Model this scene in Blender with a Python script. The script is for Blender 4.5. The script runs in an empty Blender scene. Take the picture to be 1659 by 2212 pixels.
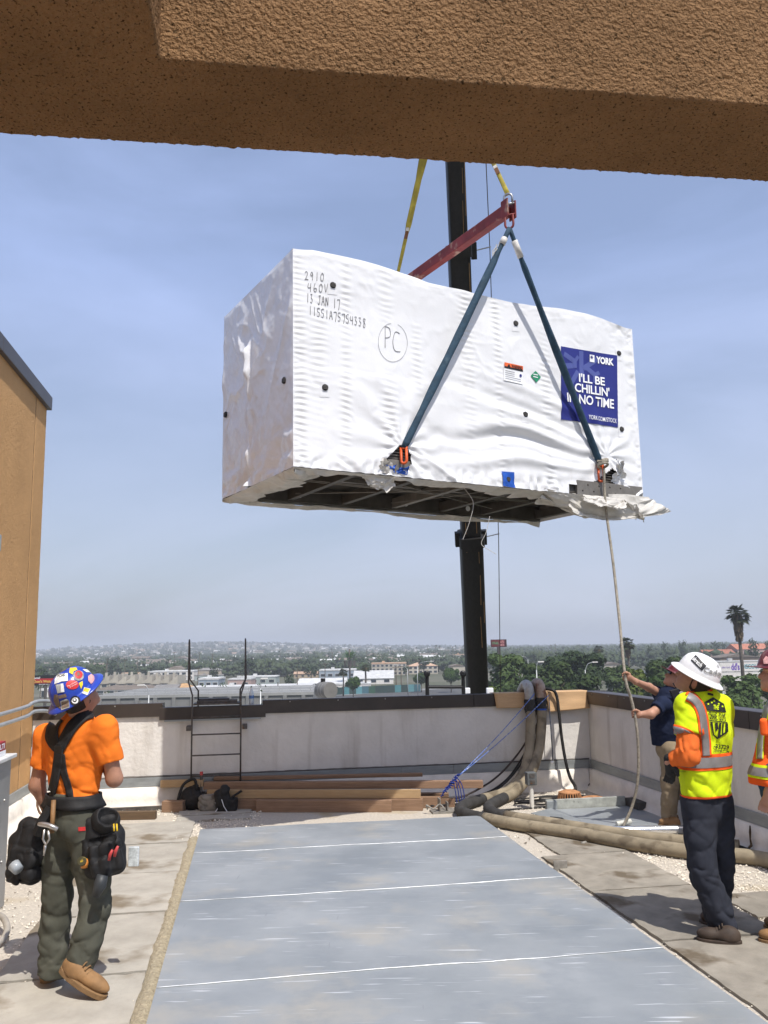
import bpy, bmesh, math, random
import numpy as np
from mathutils import Vector, Matrix
from mathutils.bvhtree import BVHTree

random.seed(7); np.random.seed(7)
S = bpy.context.scene
COL = S.collection
R_ = math.radians

# ------------------------------------------------------------------ camera
PITCH, ROLL, FPX, IW, IH = R_(9.08), R_(1.1), 1839.0, 1659.0, 2212.0
CAM = Vector((0, 0, 1.9))
_f = Vector((0, math.cos(PITCH), math.sin(PITCH)))
_u0 = Vector((0, -math.sin(PITCH), math.cos(PITCH)))
_r0 = Vector((1, 0, 0))
_r = _r0 * math.cos(ROLL) - _u0 * math.sin(ROLL)
_u = _u0 * math.cos(ROLL) + _r0 * math.sin(ROLL)
cam = bpy.data.cameras.new('camera'); camo = bpy.data.objects.new('camera', cam); COL.objects.link(camo)
cam.sensor_fit = 'HORIZONTAL'; cam.sensor_width = 36.0; cam.lens = 36.0 * FPX / IW
cam.clip_start = 0.05; cam.clip_end = 40000
_mw = Matrix((( _r.x, _u.x, -_f.x, CAM.x), (_r.y, _u.y, -_f.y, CAM.y), (_r.z, _u.z, -_f.z, CAM.z), (0, 0, 0, 1)))
camo.matrix_world = _mw
S.camera = camo

# ------------------------------------------------------------------ light
SUN = Vector((0.30, -0.50, 1.0)).normalized()          # towards the sun
w = bpy.data.worlds.new('World'); S.world = w; w.use_nodes = True
nt = w.node_tree; nt.nodes.clear()
wo = nt.nodes.new('ShaderNodeOutputWorld'); bg = nt.nodes.new('ShaderNodeBackground')
sky = nt.nodes.new('ShaderNodeTexSky'); sky.sky_type = 'NISHITA'; sky.sun_disc = False
sky.sun_elevation = math.asin(SUN.z); sky.sun_rotation = math.atan2(SUN.x, SUN.y)
sky.altitude = 30; sky.air_density = 1.0; sky.dust_density = 3.0; sky.ozone_density = 1.6
tc = nt.nodes.new('ShaderNodeTexCoord'); mp = nt.nodes.new('ShaderNodeMapping'); mp.inputs['Scale'].default_value = (1.2, 1.2, 3.2)
mp.inputs['Rotation'].default_value = (0.25, 0.12, 0.3)
nz = nt.nodes.new('ShaderNodeTexNoise'); nz.inputs['Scale'].default_value = 1.4; nz.inputs['Detail'].default_value = 7; nz.inputs['Roughness'].default_value = 0.52
nz.inputs['Distortion'].default_value = 0.5
rp = nt.nodes.new('ShaderNodeValToRGB'); rp.color_ramp.elements[0].position = 0.40; rp.color_ramp.elements[1].position = 0.78
rp.color_ramp.elements[0].color = (0.40, 0.40, 0.40, 1); rp.color_ramp.elements[1].color = (0.90, 0.90, 0.90, 1)
mx = nt.nodes.new('ShaderNodeMix'); mx.data_type = 'RGBA'; mx.inputs[7].default_value = (4.75, 5.6, 8.3, 1)
nt.links.new(tc.outputs['Generated'], mp.inputs[0]); nt.links.new(mp.outputs[0], nz.inputs['Vector'])
nt.links.new(nz.outputs['Fac'], rp.inputs[0]); nt.links.new(rp.outputs[0], mx.inputs[0])
sx_ = nt.nodes.new('ShaderNodeSeparateXYZ'); nt.links.new(tc.outputs['Generated'], sx_.inputs[0])
mr_ = nt.nodes.new('ShaderNodeMapRange'); mr_.inputs[1].default_value = 0.0; mr_.inputs[2].default_value = 0.42; nt.links.new(sx_.outputs[2], mr_.inputs[0])
mv_ = nt.nodes.new('ShaderNodeMix'); mv_.data_type = 'RGBA'; mv_.inputs[6].default_value = (5.5, 5.95, 7.0, 1); mv_.inputs[7].default_value = (4.1, 5.2, 8.4, 1)   # veil: whiter low, bluer high
nt.links.new(mr_.outputs[0], mv_.inputs[0]); nt.links.new(mv_.outputs[2], mx.inputs[7]); nt.links.new(sky.outputs[0], mx.inputs[6]); nt.links.new(mx.outputs[2], bg.inputs[0])
bg.inputs[1].default_value = 0.127
nt.links.new(bg.outputs[0], wo.inputs[0])
sl = bpy.data.lights.new('sun', 'SUN'); slo = bpy.data.objects.new('sun', sl); COL.objects.link(slo)
sl.energy = 4.9; sl.angle = R_(0.55); sl.color = (1.0, 0.955, 0.88)
slo.rotation_euler = SUN.to_track_quat('Z', 'Y').to_euler(); slo.location = (0, 0, 40)
S.view_settings.view_transform = 'Standard'; S.view_settings.look = 'None'
S.view_settings.exposure = 0.0; S.view_settings.gamma = 1.0
S.cycles.max_bounces = 5; S.cycles.diffuse_bounces = 3; S.cycles.glossy_bounces = 3; S.cycles.transparent_max_bounces = 6
S.cycles.volume_bounces = 0
S.cycles.use_denoising = True; S.cycles.use_adaptive_sampling = True; S.cycles.adaptive_threshold = 0.02

# ------------------------------------------------------------------ pixel helpers (photo measured on a 1659 x 2212 grid)
def ray(x, y): return _f + _r * ((x - IW / 2) / FPX) - _u * ((y - IH / 2) / FPX)
def G(x, y, z=0.0):
    d = ray(x, y); return CAM + d * ((z - CAM.z) / d.z)
def at(x, y, Y):
    d = ray(x, y); return CAM + d * (Y / d.y)
def onplane(x, y, p0, n):
    d = ray(x, y); return CAM + d * ((Vector(p0) - CAM).dot(n) / d.dot(n))

# building frame: origin at the inner corner of the two parapet walls
TH = R_(9.0)
FR = Matrix.Translation((2.72, 11.85, 0)) @ Matrix.Rotation(TH, 4, 'Z')
E1 = Vector((math.cos(TH), math.sin(TH), 0)); E2 = Vector((-math.sin(TH), math.cos(TH), 0))
def RP(a, b, z=0.0): return FR @ Vector((a, b, z))

# ------------------------------------------------------------------ noise (numpy)
def _hash(ix, iy, iz, seed):
    h = (ix * 374761393 + iy * 668265263 + iz * 2147483647 + seed * 1274126177) & 0xffffffff
    h = ((h ^ (h >> 13)) * 1274126177) & 0xffffffff
    return ((h ^ (h >> 16)) & 0xffff) / 65535.0
def vn(x, y, z=0.0, seed=0):
    x = np.asarray(x, float); y = np.asarray(y, float); z = np.asarray(z, float) + 0 * x
    ix = np.floor(x).astype(np.int64); iy = np.floor(y).astype(np.int64); iz = np.floor(z).astype(np.int64)
    fx, fy, fz = x - ix, y - iy, z - iz
    fx = fx * fx * (3 - 2 * fx); fy = fy * fy * (3 - 2 * fy); fz = fz * fz * (3 - 2 * fz)
    r = 0
    for dx in (0, 1):
        for dy in (0, 1):
            for dz in (0, 1):
                wgt = (fx if dx else 1 - fx) * (fy if dy else 1 - fy) * (fz if dz else 1 - fz)
                r = r + wgt * _hash(ix + dx, iy + dy, iz + dz, seed)
    return r * 2 - 1
def fbm(x, y, z=0.0, seed=0, o=4):
    r = 0; a = 1.0; t = 0
    for i in range(o):
        r = r + a * vn(np.asarray(x) * 2 ** i, np.asarray(y) * 2 ** i, np.asarray(z) * 2 ** i, seed + i * 17); t += a; a *= 0.5
    return r / t

# ------------------------------------------------------------------ materials
MATS = {}
def mat(name, col, rough=0.7, metal=0.0, var=0.12, scale=6.0, bump=0.0, bscale=40.0, col2=None, spec=0.4, inst=0.0,
        stretch=None, contrast=0.5, dist=0.01, coat=0.0, trans=0.0, spots=None, bump2=None):
    if name in MATS: return MATS[name]
    m = bpy.data.materials.new(name); m.use_nodes = True; n = m.node_tree; b = n.nodes['Principled BSDF']
    b.inputs['Roughness'].default_value = rough; b.inputs['Metallic'].default_value = metal
    b.inputs['Specular IOR Level'].default_value = spec
    if coat: b.inputs['Coat Weight'].default_value = coat; b.inputs['Coat Roughness'].default_value = 0.15
    tc = n.nodes.new('ShaderNodeTexCoord'); src = tc.outputs['Object']
    if stretch:
        mp = n.nodes.new('ShaderNodeMapping'); mp.inputs['Scale'].default_value = stretch; n.links.new(src, mp.inputs[0]); src = mp.outputs[0]
    nz = n.nodes.new('ShaderNodeTexNoise'); nz.inputs['Scale'].default_value = scale; nz.inputs['Detail'].default_value = 8; nz.inputs['Roughness'].default_value = 0.65
    n.links.new(src, nz.inputs['Vector'])
    rp = n.nodes.new('ShaderNodeValToRGB'); e = rp.color_ramp.elements
    c2 = col2 if col2 else [min(1, c * (1 + var)) for c in col]; c1 = col if col2 else [c * (1 - var) for c in col]
    e[0].position = 0.5 - 0.5 * contrast * 0.6; e[1].position = 0.5 + 0.5 * contrast * 0.6
    e[0].color = (*c1, 1); e[1].color = (*c2, 1)
    n.links.new(nz.outputs['Fac'], rp.inputs[0]); out = rp.outputs[0]
    if spots:                                                   # (colour, scale, amount)
        n2 = n.nodes.new('ShaderNodeTexNoise'); n2.inputs['Scale'].default_value = spots[1]; n2.inputs['Detail'].default_value = 6
        if len(spots) > 3:
            ms_ = n.nodes.new('ShaderNodeMapping'); ms_.inputs['Scale'].default_value = spots[3]; n.links.new(tc.outputs['Object'], ms_.inputs[0]); n.links.new(ms_.outputs[0], n2.inputs['Vector'])
        else: n.links.new(tc.outputs['Object'], n2.inputs['Vector'])
        r2 = n.nodes.new('ShaderNodeValToRGB'); r2.color_ramp.elements[0].position = 1 - spots[2]; r2.color_ramp.elements[1].position = min(1, 1 - spots[2] + (0.22 if len(spots) > 3 else 0.09))
        n.links.new(n2.outputs['Fac'], r2.inputs[0])
        mm = n.nodes.new('ShaderNodeMix'); mm.data_type = 'RGBA'; n.links.new(r2.outputs[0], mm.inputs[0]); n.links.new(out, mm.inputs[6]); mm.inputs[7].default_value = (*spots[0], 1); out = mm.outputs[2]
    if inst:
        oi = n.nodes.new('ShaderNodeObjectInfo'); hv = n.nodes.new('ShaderNodeHueSaturation'); mr = n.nodes.new('ShaderNodeMapRange')
        mr.inputs[3].default_value = 1 - inst; mr.inputs[4].default_value = 1 + inst
        n.links.new(oi.outputs['Random'], mr.inputs[0]); n.links.new(mr.outputs[0], hv.inputs['Value']); n.links.new(out, hv.inputs['Color']); out = hv.outputs[0]
    n.links.new(out, b.inputs['Base Color'])
    if bump:
        nb = n.nodes.new('ShaderNodeTexNoise'); nb.inputs['Scale'].default_value = bscale; nb.inputs['Detail'].default_value = 5
        n.links.new(src, nb.inputs['Vector'])
        bp = n.nodes.new('ShaderNodeBump'); bp.inputs['Strength'].default_value = bump; bp.inputs['Distance'].default_value = dist
        n.links.new(nb.outputs['Fac'], bp.inputs['Height']); n.links.new(bp.outputs[0], b.inputs['Normal'])
        if bump2:                                                # (scale, strength, distance): ridged creases
            nc = n.nodes.new('ShaderNodeTexNoise'); nc.noise_type = 'RIDGED_MULTIFRACTAL'; nc.inputs['Scale'].default_value = bump2[0]; nc.inputs['Detail'].default_value = 3; nc.inputs['Distortion'].default_value = 0.6
            n.links.new(src, nc.inputs['Vector']); b2 = n.nodes.new('ShaderNodeBump'); b2.inputs['Strength'].default_value = bump2[1]; b2.inputs['Distance'].default_value = bump2[2]
            n.links.new(nc.outputs[0], b2.inputs['Height']); n.links.new(b2.outputs[0], bp.inputs['Normal'])
    if trans:
        o = n.nodes['Material Output']; tl = n.nodes.new('ShaderNodeBsdfTranslucent'); ms = n.nodes.new('ShaderNodeMixShader'); ms.inputs[0].default_value = trans
        n.links.new(out, tl.inputs[0]); n.links.new(b.outputs[0], ms.inputs[1]); n.links.new(tl.outputs[0], ms.inputs[2]); n.links.new(ms.outputs[0], o.inputs[0])
    MATS[name] = m
    return m

# ------------------------------------------------------------------ mesh builder
class MB:
    def __init__(s, M=None):
        s.v = []; s.f = []; s.m = []; s.M = M
    def add(s, vs, fs, mi=0):
        o = len(s.v)
        s.v.extend([s.M @ Vector(v) for v in vs] if s.M else [Vector(v) for v in vs])
        for f in fs: s.f.append(tuple(i + o for i in f)); s.m.append(mi)
        return s
    def box(s, x0, x1, y0, y1, z0, z1, mi=0):
        vs = [(x0, y0, z0), (x1, y0, z0), (x1, y1, z0), (x0, y1, z0), (x0, y0, z1), (x1, y0, z1), (x1, y1, z1), (x0, y1, z1)]
        return s.add(vs, [(0, 3, 2, 1), (4, 5, 6, 7), (0, 1, 5, 4), (1, 2, 6, 5), (2, 3, 7, 6), (3, 0, 4, 7)], mi)
    def obox(s, c, ax, ay, az, mi=0):                            # centre + three half-vectors
        c, ax, ay, az = map(Vector, (c, ax, ay, az))
        vs = [c + ax * i + ay * j + az * k for k in (-1, 1) for i, j in ((-1, -1), (1, -1), (1, 1), (-1, 1))]
        return s.add(vs, [(0, 3, 2, 1), (4, 5, 6, 7), (0, 1, 5, 4), (1, 2, 6, 5), (2, 3, 7, 6), (3, 0, 4, 7)], mi)
    def bar(s, a, b, wd, ht, mi=0, up=(0, 0, 1)):
        a, b = Vector(a), Vector(b); d = (b - a); L = d.length; d.normalize(); up = Vector(up)
        x = d.cross(up)
        if x.length < 1e-4: x = d.cross(Vector((1, 0, 0)))
        x.normalize(); z = x.cross(d)
        return s.obox((a + b) / 2, d * L / 2, x * wd / 2, z * ht / 2, mi)
    def tube(s, pts, r, n=8, mi=0, cap=True, flat=None):
        pts = [Vector(p) for p in pts]; k = len(pts)
        rs = r if isinstance(r, (list, tuple)) else [r] * k
        T = []
        for i in range(k):
            d = pts[min(i + 1, k - 1)] - pts[max(i - 1, 0)]; T.append(d.normalized() if d.length > 1e-9 else Vector((0, 0, 1)))
        nrm = T[0].orthogonal().normalized(); vs = []
        for i in range(k):
            nrm = (nrm - T[i] * nrm.dot(T[i]))
            nrm = nrm.normalized() if nrm.length > 1e-6 else T[i].orthogonal().normalized()
            bn = T[i].cross(nrm)
            for j in range(n):
                a = 2 * math.pi * j / n
                vs.append(pts[i] + (nrm * math.cos(a) + bn * math.sin(a)) * rs[i])
        fs = [(i * n + j, i * n + (j + 1) % n, (i + 1) * n + (j + 1) % n, (i + 1) * n + j) for i in range(k - 1) for j in range(n)]
        if cap: fs += [tuple(range(n - 1, -1, -1)), tuple((k - 1) * n + j for j in range(n))]
        return s.add(vs, fs, mi)
    def lathe(s, prof, n=24, M=None, mi=0, sx=1.0, sy=1.0):
        M = M or Matrix.Identity(4); vs = []
        for (r, z) in prof:
            for j in range(n):
                a = 2 * math.pi * j / n; vs.append(M @ Vector((r * math.cos(a) * sx, r * math.sin(a) * sy, z)))
        k = len(prof)
        fs = [(i * n + j, i * n + (j + 1) % n, (i + 1) * n + (j + 1) % n, (i + 1) * n + j) for i in range(k - 1) for j in range(n)]
        if prof[0][0] > 1e-5: fs.append(tuple(range(n - 1, -1, -1)))
        if prof[-1][0] > 1e-5: fs.append(tuple((k - 1) * n + j for j in range(n)))
        return s.add(vs, fs, mi)
    def prism(s, poly, z0, z1, mi=0, M=None):
        M = M or Matrix.Identity(4); n = len(poly)
        vs = [M @ Vector((x, y, z0)) for x, y in poly] + [M @ Vector((x, y, z1)) for x, y in poly]
        fs = [tuple(range(n - 1, -1, -1)), tuple(range(n, 2 * n))] + [(i, (i + 1) % n, (i + 1) % n + n, i + n) for i in range(n)]
        return s.add(vs, fs, mi)
    def grid(s, P, mi=0, keep=None):                             # P: array nu x nv x 3
        nu, nv = P.shape[:2]; vs = [Vector(p) for p in P.reshape(-1, 3)]
        fs = [(i * nv + j, (i + 1) * nv + j, (i + 1) * nv + j + 1, i * nv + j + 1) for i in range(nu - 1) for j in range(nv - 1) if keep is None or keep[i, j]]
        return s.add(vs, fs, mi)
    def build(s, name, mats, parent=None, origin=None, smooth=False, label=None, cat=None, group=None, kind=None, bevel=0):
        me = bpy.data.meshes.new(name); og = Vector(origin) if origin is not None else Vector((0, 0, 0))
        me.from_pydata([tuple(v - og) for v in s.v], [], s.f)
        mats = mats if isinstance(mats, (list, tuple)) else [mats]
        for m in mats: me.materials.append(m)
        if len(mats) > 1: me.polygons.foreach_set('material_index', s.m)
        return link(name, me, parent, og, smooth, label, cat, group, kind, bevel)

def link(name, me, parent=None, og=None, smooth=False, label=None, cat=None, group=None, kind=None, bevel=0):
    if smooth:
        me.polygons.foreach_set('use_smooth', [True] * len(me.polygons))
        if smooth is not True: me.set_sharp_from_angle(angle=R_(smooth))
    me.update()
    o = bpy.data.objects.new(name, me); COL.objects.link(o)
    if og is not None: o.location = og
    if parent is not None:
        o.parent = parent; o.matrix_parent_inverse = wmat(parent).inverted()
    if bevel:
        b = o.modifiers.new('bevel', 'BEVEL'); b.width = bevel; b.segments = 2; b.limit_method = 'ANGLE'
    tag(o, label, cat, group, kind); return o
def wmat(o):
    m = o.matrix_basis.copy()
    if o.parent: m = wmat(o.parent) @ o.matrix_parent_inverse @ m
    return m
def tag(o, label=None, cat=None, group=None, kind=None):
    if label: o['label'] = label
    if cat: o['category'] = cat
    if group: o['group'] = group
    if kind: o['kind'] = kind
    return o
def thing(name, label, cat, loc=(0, 0, 0), group=None, rz=0.0):
    o = bpy.data.objects.new(name, None); COL.objects.link(o); o.location = loc; o.rotation_euler = (0, 0, rz); o.empty_display_size = 0.1
    return tag(o, label, cat, group)
def copy_tree(o, parent=None):
    c = o.copy(); COL.objects.link(c)
    if parent is not None: c.parent = parent
    for ch in o.children: copy_tree(ch, c)
    return c
def instance(root, loc, rz=0.0, sc=1.0, label=None, group=None):
    c = copy_tree(root); c.location = loc; c.rotation_euler = (0, 0, rz); c.scale = (sc, sc, sc) if not isinstance(sc, tuple) else sc
    if label: c['label'] = label
    if group: c['group'] = group
    return c
def bvh(o):
    m = wmat(o); me = o.data
    return BVHTree.FromPolygons([m @ v.co for v in me.vertices], [tuple(p.vertices) for p in me.polygons])
def smoothpath(pts, sub=6):                                    # Catmull-Rom
    pts = [Vector(p) for p in pts]; out = []
    for i in range(len(pts) - 1):
        p0 = pts[max(i - 1, 0)]; p1 = pts[i]; p2 = pts[i + 1]; p3 = pts[min(i + 2, len(pts) - 1)]
        for k in range(sub):
            t = k / sub
            out.append(0.5 * ((2 * p1) + (p2 - p0) * t + (2 * p0 - 5 * p1 + 4 * p2 - p3) * t * t + (3 * p1 - p0 - 3 * p2 + p3) * t ** 3))
    out.append(pts[-1]); return out
def text_mesh(txt, bold=0.0, shear=0.0, align='LEFT', spacing=1.0, res=3):
    cu = bpy.data.curves.new('lettering', 'FONT'); cu.body = txt; cu.size = 1.0; cu.align_x = align; cu.offset = bold; cu.shear = shear
    cu.space_character = spacing; cu.resolution_u = res
    ob = bpy.data.objects.new('lettering', cu); COL.objects.link(ob)
    dg = bpy.context.evaluated_depsgraph_get(); me = bpy.data.meshes.new_from_object(ob.evaluated_get(dg))
    vs = [(v.co.x, v.co.y) for v in me.vertices]; fs = [tuple(p.vertices) for p in me.polygons]
    bpy.data.objects.remove(ob); bpy.data.curves.remove(cu); bpy.data.meshes.remove(me)
    return vs, fs
def fit_text(txt, x0, y0, x1, y1, **k):                        # text scaled into a box, y0 = baseline side
    vs, fs = text_mesh(txt, **k)
    ax = min(v[0] for v in vs); bx = max(v[0] for v in vs); ay = min(v[1] for v in vs); by = max(v[1] for v in vs)
    return [(x0 + (v[0] - ax) / (bx - ax) * (x1 - x0), y0 + (v[1] - ay) / (by - ay) * (y1 - y0)) for v in vs], fs
def subdiv2d(vs, fs, maxlen, rounds=3):                        # split long edges so that print can follow a curved surface
    bm = bmesh.new(); bv = [bm.verts.new((v[0], v[1], 0)) for v in vs]
    for f in fs:
        try: bm.faces.new([bv[i] for i in f])
        except ValueError: pass
    bmesh.ops.triangulate(bm, faces=bm.faces[:])
    for _ in range(rounds):
        es = [e for e in bm.edges if e.calc_length() > maxlen]
        if not es: break
        bmesh.ops.subdivide_edges(bm, edges=es, cuts=1)
        bmesh.ops.triangulate(bm, faces=bm.faces[:])
    bm.verts.index_update()
    out = [(v.co.x, v.co.y) for v in bm.verts], [tuple(v.index for v in f.verts) for f in bm.faces]
    bm.free(); return out
# ================================================================== rooftop setting
STUC = mat('stucco_tan', (0.375, 0.220, 0.112), rough=0.95, var=0.16, scale=2.5, bump=1.0, bscale=115, dist=0.06, spec=0.06, spots=((0.085, 0.052, 0.026), 140, 0.42))  # dark specks colour in the shade of the stucco pits
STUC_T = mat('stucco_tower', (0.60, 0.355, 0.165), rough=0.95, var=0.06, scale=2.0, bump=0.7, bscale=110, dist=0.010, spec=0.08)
WHITE = mat('wall_white', (0.69, 0.66, 0.62), rough=0.9, var=0.06, scale=3, bump=0.5, bscale=26, dist=0.012, spec=0.2, spots=((0.47, 0.43, 0.385), 1.5, 0.46, (3.2, 3.2, 0.30)))
BASEW = mat('base_coating', (0.78, 0.73, 0.66), rough=0.85, var=0.1, scale=4, bump=0.4, bscale=18, dist=0.015, spec=0.2, spots=((0.42, 0.38, 0.33), 3.1, 0.34))
BROWN = mat('coping_brown', (0.040, 0.030, 0.025), rough=0.42, var=0.22, scale=3, bump=0.06, bscale=6, spec=0.5)
FLASH = mat('flashing_grey', (0.30, 0.32, 0.325), rough=0.5, metal=0.35, var=0.14, scale=4, stretch=(1, 1, 4), bump=0.1, bscale=12)
PADM = mat('pad_concrete', (0.375, 0.350, 0.305), rough=0.95, var=0.16, scale=2.6, bump=0.35, bscale=90, dist=0.004, spec=0.15, inst=0.06, spots=((0.20, 0.165, 0.12), 1.7, 0.45))
FLOORM = mat('roof_gravel', (0.50, 0.45, 0.38), rough=0.95, var=0.28, scale=34, bump=0.9, bscale=70, dist=0.012, spec=0.1, contrast=0.9, spots=((0.42, 0.34, 0.22), 0.9, 0.40))
JOINT = mat('bitumen_joint', (0.06, 0.052, 0.045), rough=0.9, var=0.3, scale=20)
DIRT = mat('aggregate_edge', (0.36, 0.31, 0.22), rough=0.95, var=0.45, scale=45, bump=1.0, bscale=60, dist=0.015, contrast=0.9)

mb = MB(FR); mb.box(-7.3, 0.2, -14, 0.1, -0.25, 0.0)
roof_floor = mb.build('roof_floor', FLOORM, kind='structure')
mb = MB(FR); mb.box(-13, 0.24, -16, 0.24, -13, -0.26)
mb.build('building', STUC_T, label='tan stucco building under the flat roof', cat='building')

# walkway pads, one object each
PADD = mat('pad_dirty', (0.265, 0.240, 0.200), rough=0.95, var=0.22, scale=3.2, bump=0.4, bscale=90, dist=0.004, spec=0.15, inst=0.08, spots=((0.13, 0.105, 0.075), 2.3, 0.45))
def pad(a0, a1, b0, b1, z=0.016):
    rz = random.uniform(-0.008, 0.008); m = MB(FR @ Matrix.Translation(((a0 + a1) / 2, (b0 + b1) / 2, 0)) @ Matrix.Rotation(rz, 4, 'Z'))
    w_, h_ = (a1 - a0) / 2, (b1 - b0) / 2; k = 14; pts = []
    for (sx, sy, tx, ty) in ((-w_, -h_, w_, -h_), (w_, -h_, w_, h_), (w_, h_, -w_, h_), (-w_, h_, -w_, -h_)):
        for i in range(k):
            t = i / k; j = random.uniform(-0.008, 0.008)
            pts.append((sx + (tx - sx) * t + j, sy + (ty - sy) * t + random.uniform(-0.008, 0.008)))
    m.prism(pts, 0.0, z + random.uniform(0, 0.006))
    return m.build('roof_pad', PADM if a0 < -3 else PADD, roof_floor, origin=RP((a0 + a1) / 2, (b0 + b1) / 2, 0))
lb = [-1.0, -2.11, -3.27, -4.45, -5.66, -6.86, -8.0]
for i in range(len(lb) - 1): pad(-6.02, -5.14, lb[i + 1] + 0.018, lb[i] - 0.018)
for b0, b1 in ((-1.02, -0.72), (-0.70, -0.4)): pad(-5.36, -4.52, b0, b1)
rb = [-2.32, -3.5, -4.66, -5.82, -6.98, -8.1]
for i in range(len(rb) - 1): pad(-1.93 if i else -1.75, -1.1, rb[i + 1] + 0.012, rb[i] - 0.012)
pad(-1.06, -0.28, -5.5, -4.95); pad(-1.06, -0.28, -6.98, -5.84)
for bb in lb[1:-1]:
    MB(FR).box(-6.02, -5.14, bb - 0.022, bb + 0.022, 0.0, 0.006).build('pad_joint', JOINT, roof_floor)
for bb in rb[1:-1]:
    MB(FR).box(-1.93, -1.1, bb - 0.013, bb + 0.013, 0.0, 0.006).build('pad_joint', JOINT, roof_floor)

# aggregate edge beside the deck, lumpy
na, nb_ = 10, 260
aa = np.linspace(-5.15, -5.045, na); bb = np.linspace(-8.2, -2.0, nb_); A, Bb = np.meshgrid(aa, bb, indexing='ij')
Z = 0.012 + 0.028 * np.clip(1 - np.abs((A + 5.09) / 0.055) ** 2, 0, 1) + 0.02 * np.clip(fbm(A * 40, Bb * 40, 0, 3), 0, 1) * (np.abs(A + 5.095) < 0.05)
A2 = A + 0.018 * fbm(A * 0 + 1, Bb * 5, 0, 9) * (A < -5.1)
m = MB(FR); m.grid(np.stack([A2, Bb, Z], -1)); m.build('aggregate_edge', DIRT, roof_floor, smooth=True)

# loose gravel and chips
def stones(name, n, area, lo, hi, mt, seed, label, keep=None):
    rg = random.Random(seed); m = MB(FR)
    for _ in range(n):
        a0, a1, b0, b1 = area[rg.randrange(len(area))]
        for t in range(8):
            a, b = rg.uniform(a0, a1), rg.uniform(b0, b1)
            if keep is None or rg.random() < keep(a, b): break
        r = rg.uniform(lo, hi) * (2.0 if rg.random() < 0.04 else 1); q = [(rg.uniform(.6, 1.3) * r) for _ in range(6)]
        z = 0.008
        vs = [(a + q[0], b, z), (a, b + q[1], z), (a - q[2], b, z), (a, b - q[3], z), (a + rg.uniform(-.3, .3) * r, b, z + q[4] * 1.1), (a, b, z - r)]
        m.add(vs, [(0, 1, 4), (1, 2, 4), (2, 3, 4), (3, 0, 4)])
    return m.build(name, mt, kind='stuff', label=label, cat='gravel')
GRV = mat('gravel_light', (0.72, 0.66, 0.56), rough=0.9, var=0.25, scale=30, spec=0.2)
GRVD = mat('gravel_dark', (0.20, 0.17, 0.13), rough=0.9, var=0.4, scale=30, spec=0.2)
stones('gravel', 9000, [(-7.1, -6.0, -7, -0.3), (-6.1, -2, -0.6, -0.05), (-5.4, -4.4, -2, -0.4), (-1.2, -0.1, -5.6, -2.6), (-1.2, -0.1, -6, -2.6), (-2.1, -0.2, -2.3, -0.1)], 0.004, 0.010, GRV, 1, 'loose pale gravel over the coated roof')
stones('gravel_chips', 2600, [(-6.05, -5.1, -6.9, -1), (-2.0, -1.0, -6.9, -2.4)], 0.0025, 0.006, GRV, 2, 'pale chips strewn on the walkway pads', keep=lambda a, b: 0.25 + 0.75 * (abs(((b + 2.11) / 1.18) % 1 - 0.03) < 0.06))
stones('debris', 500, [(-2.0, -0.6, -5.2, -2.5), (-2.0, -1.1, -4.9, -4.2), (-7.1, -6.0, -6, -3)], 0.004, 0.011, GRVD, 3, 'dark crumbs of roofing on the pads')

# ------------------------------------------------------------------ parapet walls
def wall_grid(m, fn, nu, nv, mi=0):
    U, V = np.meshgrid(np.linspace(0, 1, nu), np.linspace(0, 1, nv), indexing='ij'); m.grid(fn(U, V), mi)
back = thing('parapet_wall', 'white stucco parapet wall with brown metal coping behind the lumber', 'wall', RP(-3.5, 0.1))
def stucco_skin(a0, a1, z0, z1, rot=False):
    def fn(U, V):
        a = a0 + (a1 - a0) * U; z = z0 + (z1 - z0) * V
        d = 0.004 * fbm(a * 9, z * 9, 1, 5, 4) + 0.006 * vn(a * 1.5, z * 1.5, 2, 6)
        return np.stack([a, -np.abs(d) * 0 + d, z], -1) if not rot else np.stack([d, a, z], -1)
    return fn
m = MB(FR); m.box(-7.17, 0.22, 0.012, 0.22, 0, 1.12); wall_grid(m, stucco_skin(-7.17, 0.0, 0.2, 1.13), 420, 60); m.build('stucco_face', WHITE, back, smooth=40)
def base_skin(rot, a0, a1):
    prof = [(-0.004, 0.262), (-0.05, 0.25), (-0.058, 0.12), (-0.075, 0.05), (-0.14, 0.004), (-0.15, -0.01)]
    n = 200; P = np.zeros((n, len(prof), 3)); t = np.linspace(a0, a1, n)
    for j, (d, z) in enumerate(prof):
        dd = d + t * 0 + (0.012 * fbm(t * 4, t * 0 + j, 0, 21) if 0 < j < 5 else 0)
        P[:, j] = np.stack([t, dd, t * 0 + z], -1) if not rot else np.stack([dd, t, t * 0 + z], -1)
    return P if not rot else P[::-1]
m = MB(FR); m.grid(base_skin(False, -7.17, -0.06)[::-1]); m.build('base_coating', BASEW, back, smooth=True)
segs = [(-7.17, -5.62), (-4.38, -1.6), (-1.596, 0.25)]
def coping(m, a0, a1, z0=1.105, z1=1.272, rot=False, o=0.035):
    pr = [(-o, z0), (-o, z1 - 0.004), (-o + 0.012, z1), (0.22 + o, z1 - 0.012), (0.22 + o, z0), (0.21 + o, z0), (-o + 0.012, z0)]
    n = len(pr)
    vs = [((a0, d, z) if not rot else (d, a0, z)) for d, z in pr] + [((a1, d, z) if not rot else (d, a1, z)) for d, z in pr]
    fs = [tuple(range(n)), tuple(range(2 * n - 1, n - 1, -1))] + [(i, i + n, (i + 1) % n + n, (i + 1) % n) for i in range(n)]
    m.add(vs, fs)
SCREW = mat('screw_head', (0.34, 0.33, 0.31), rough=0.5, metal=0.6)
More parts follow.
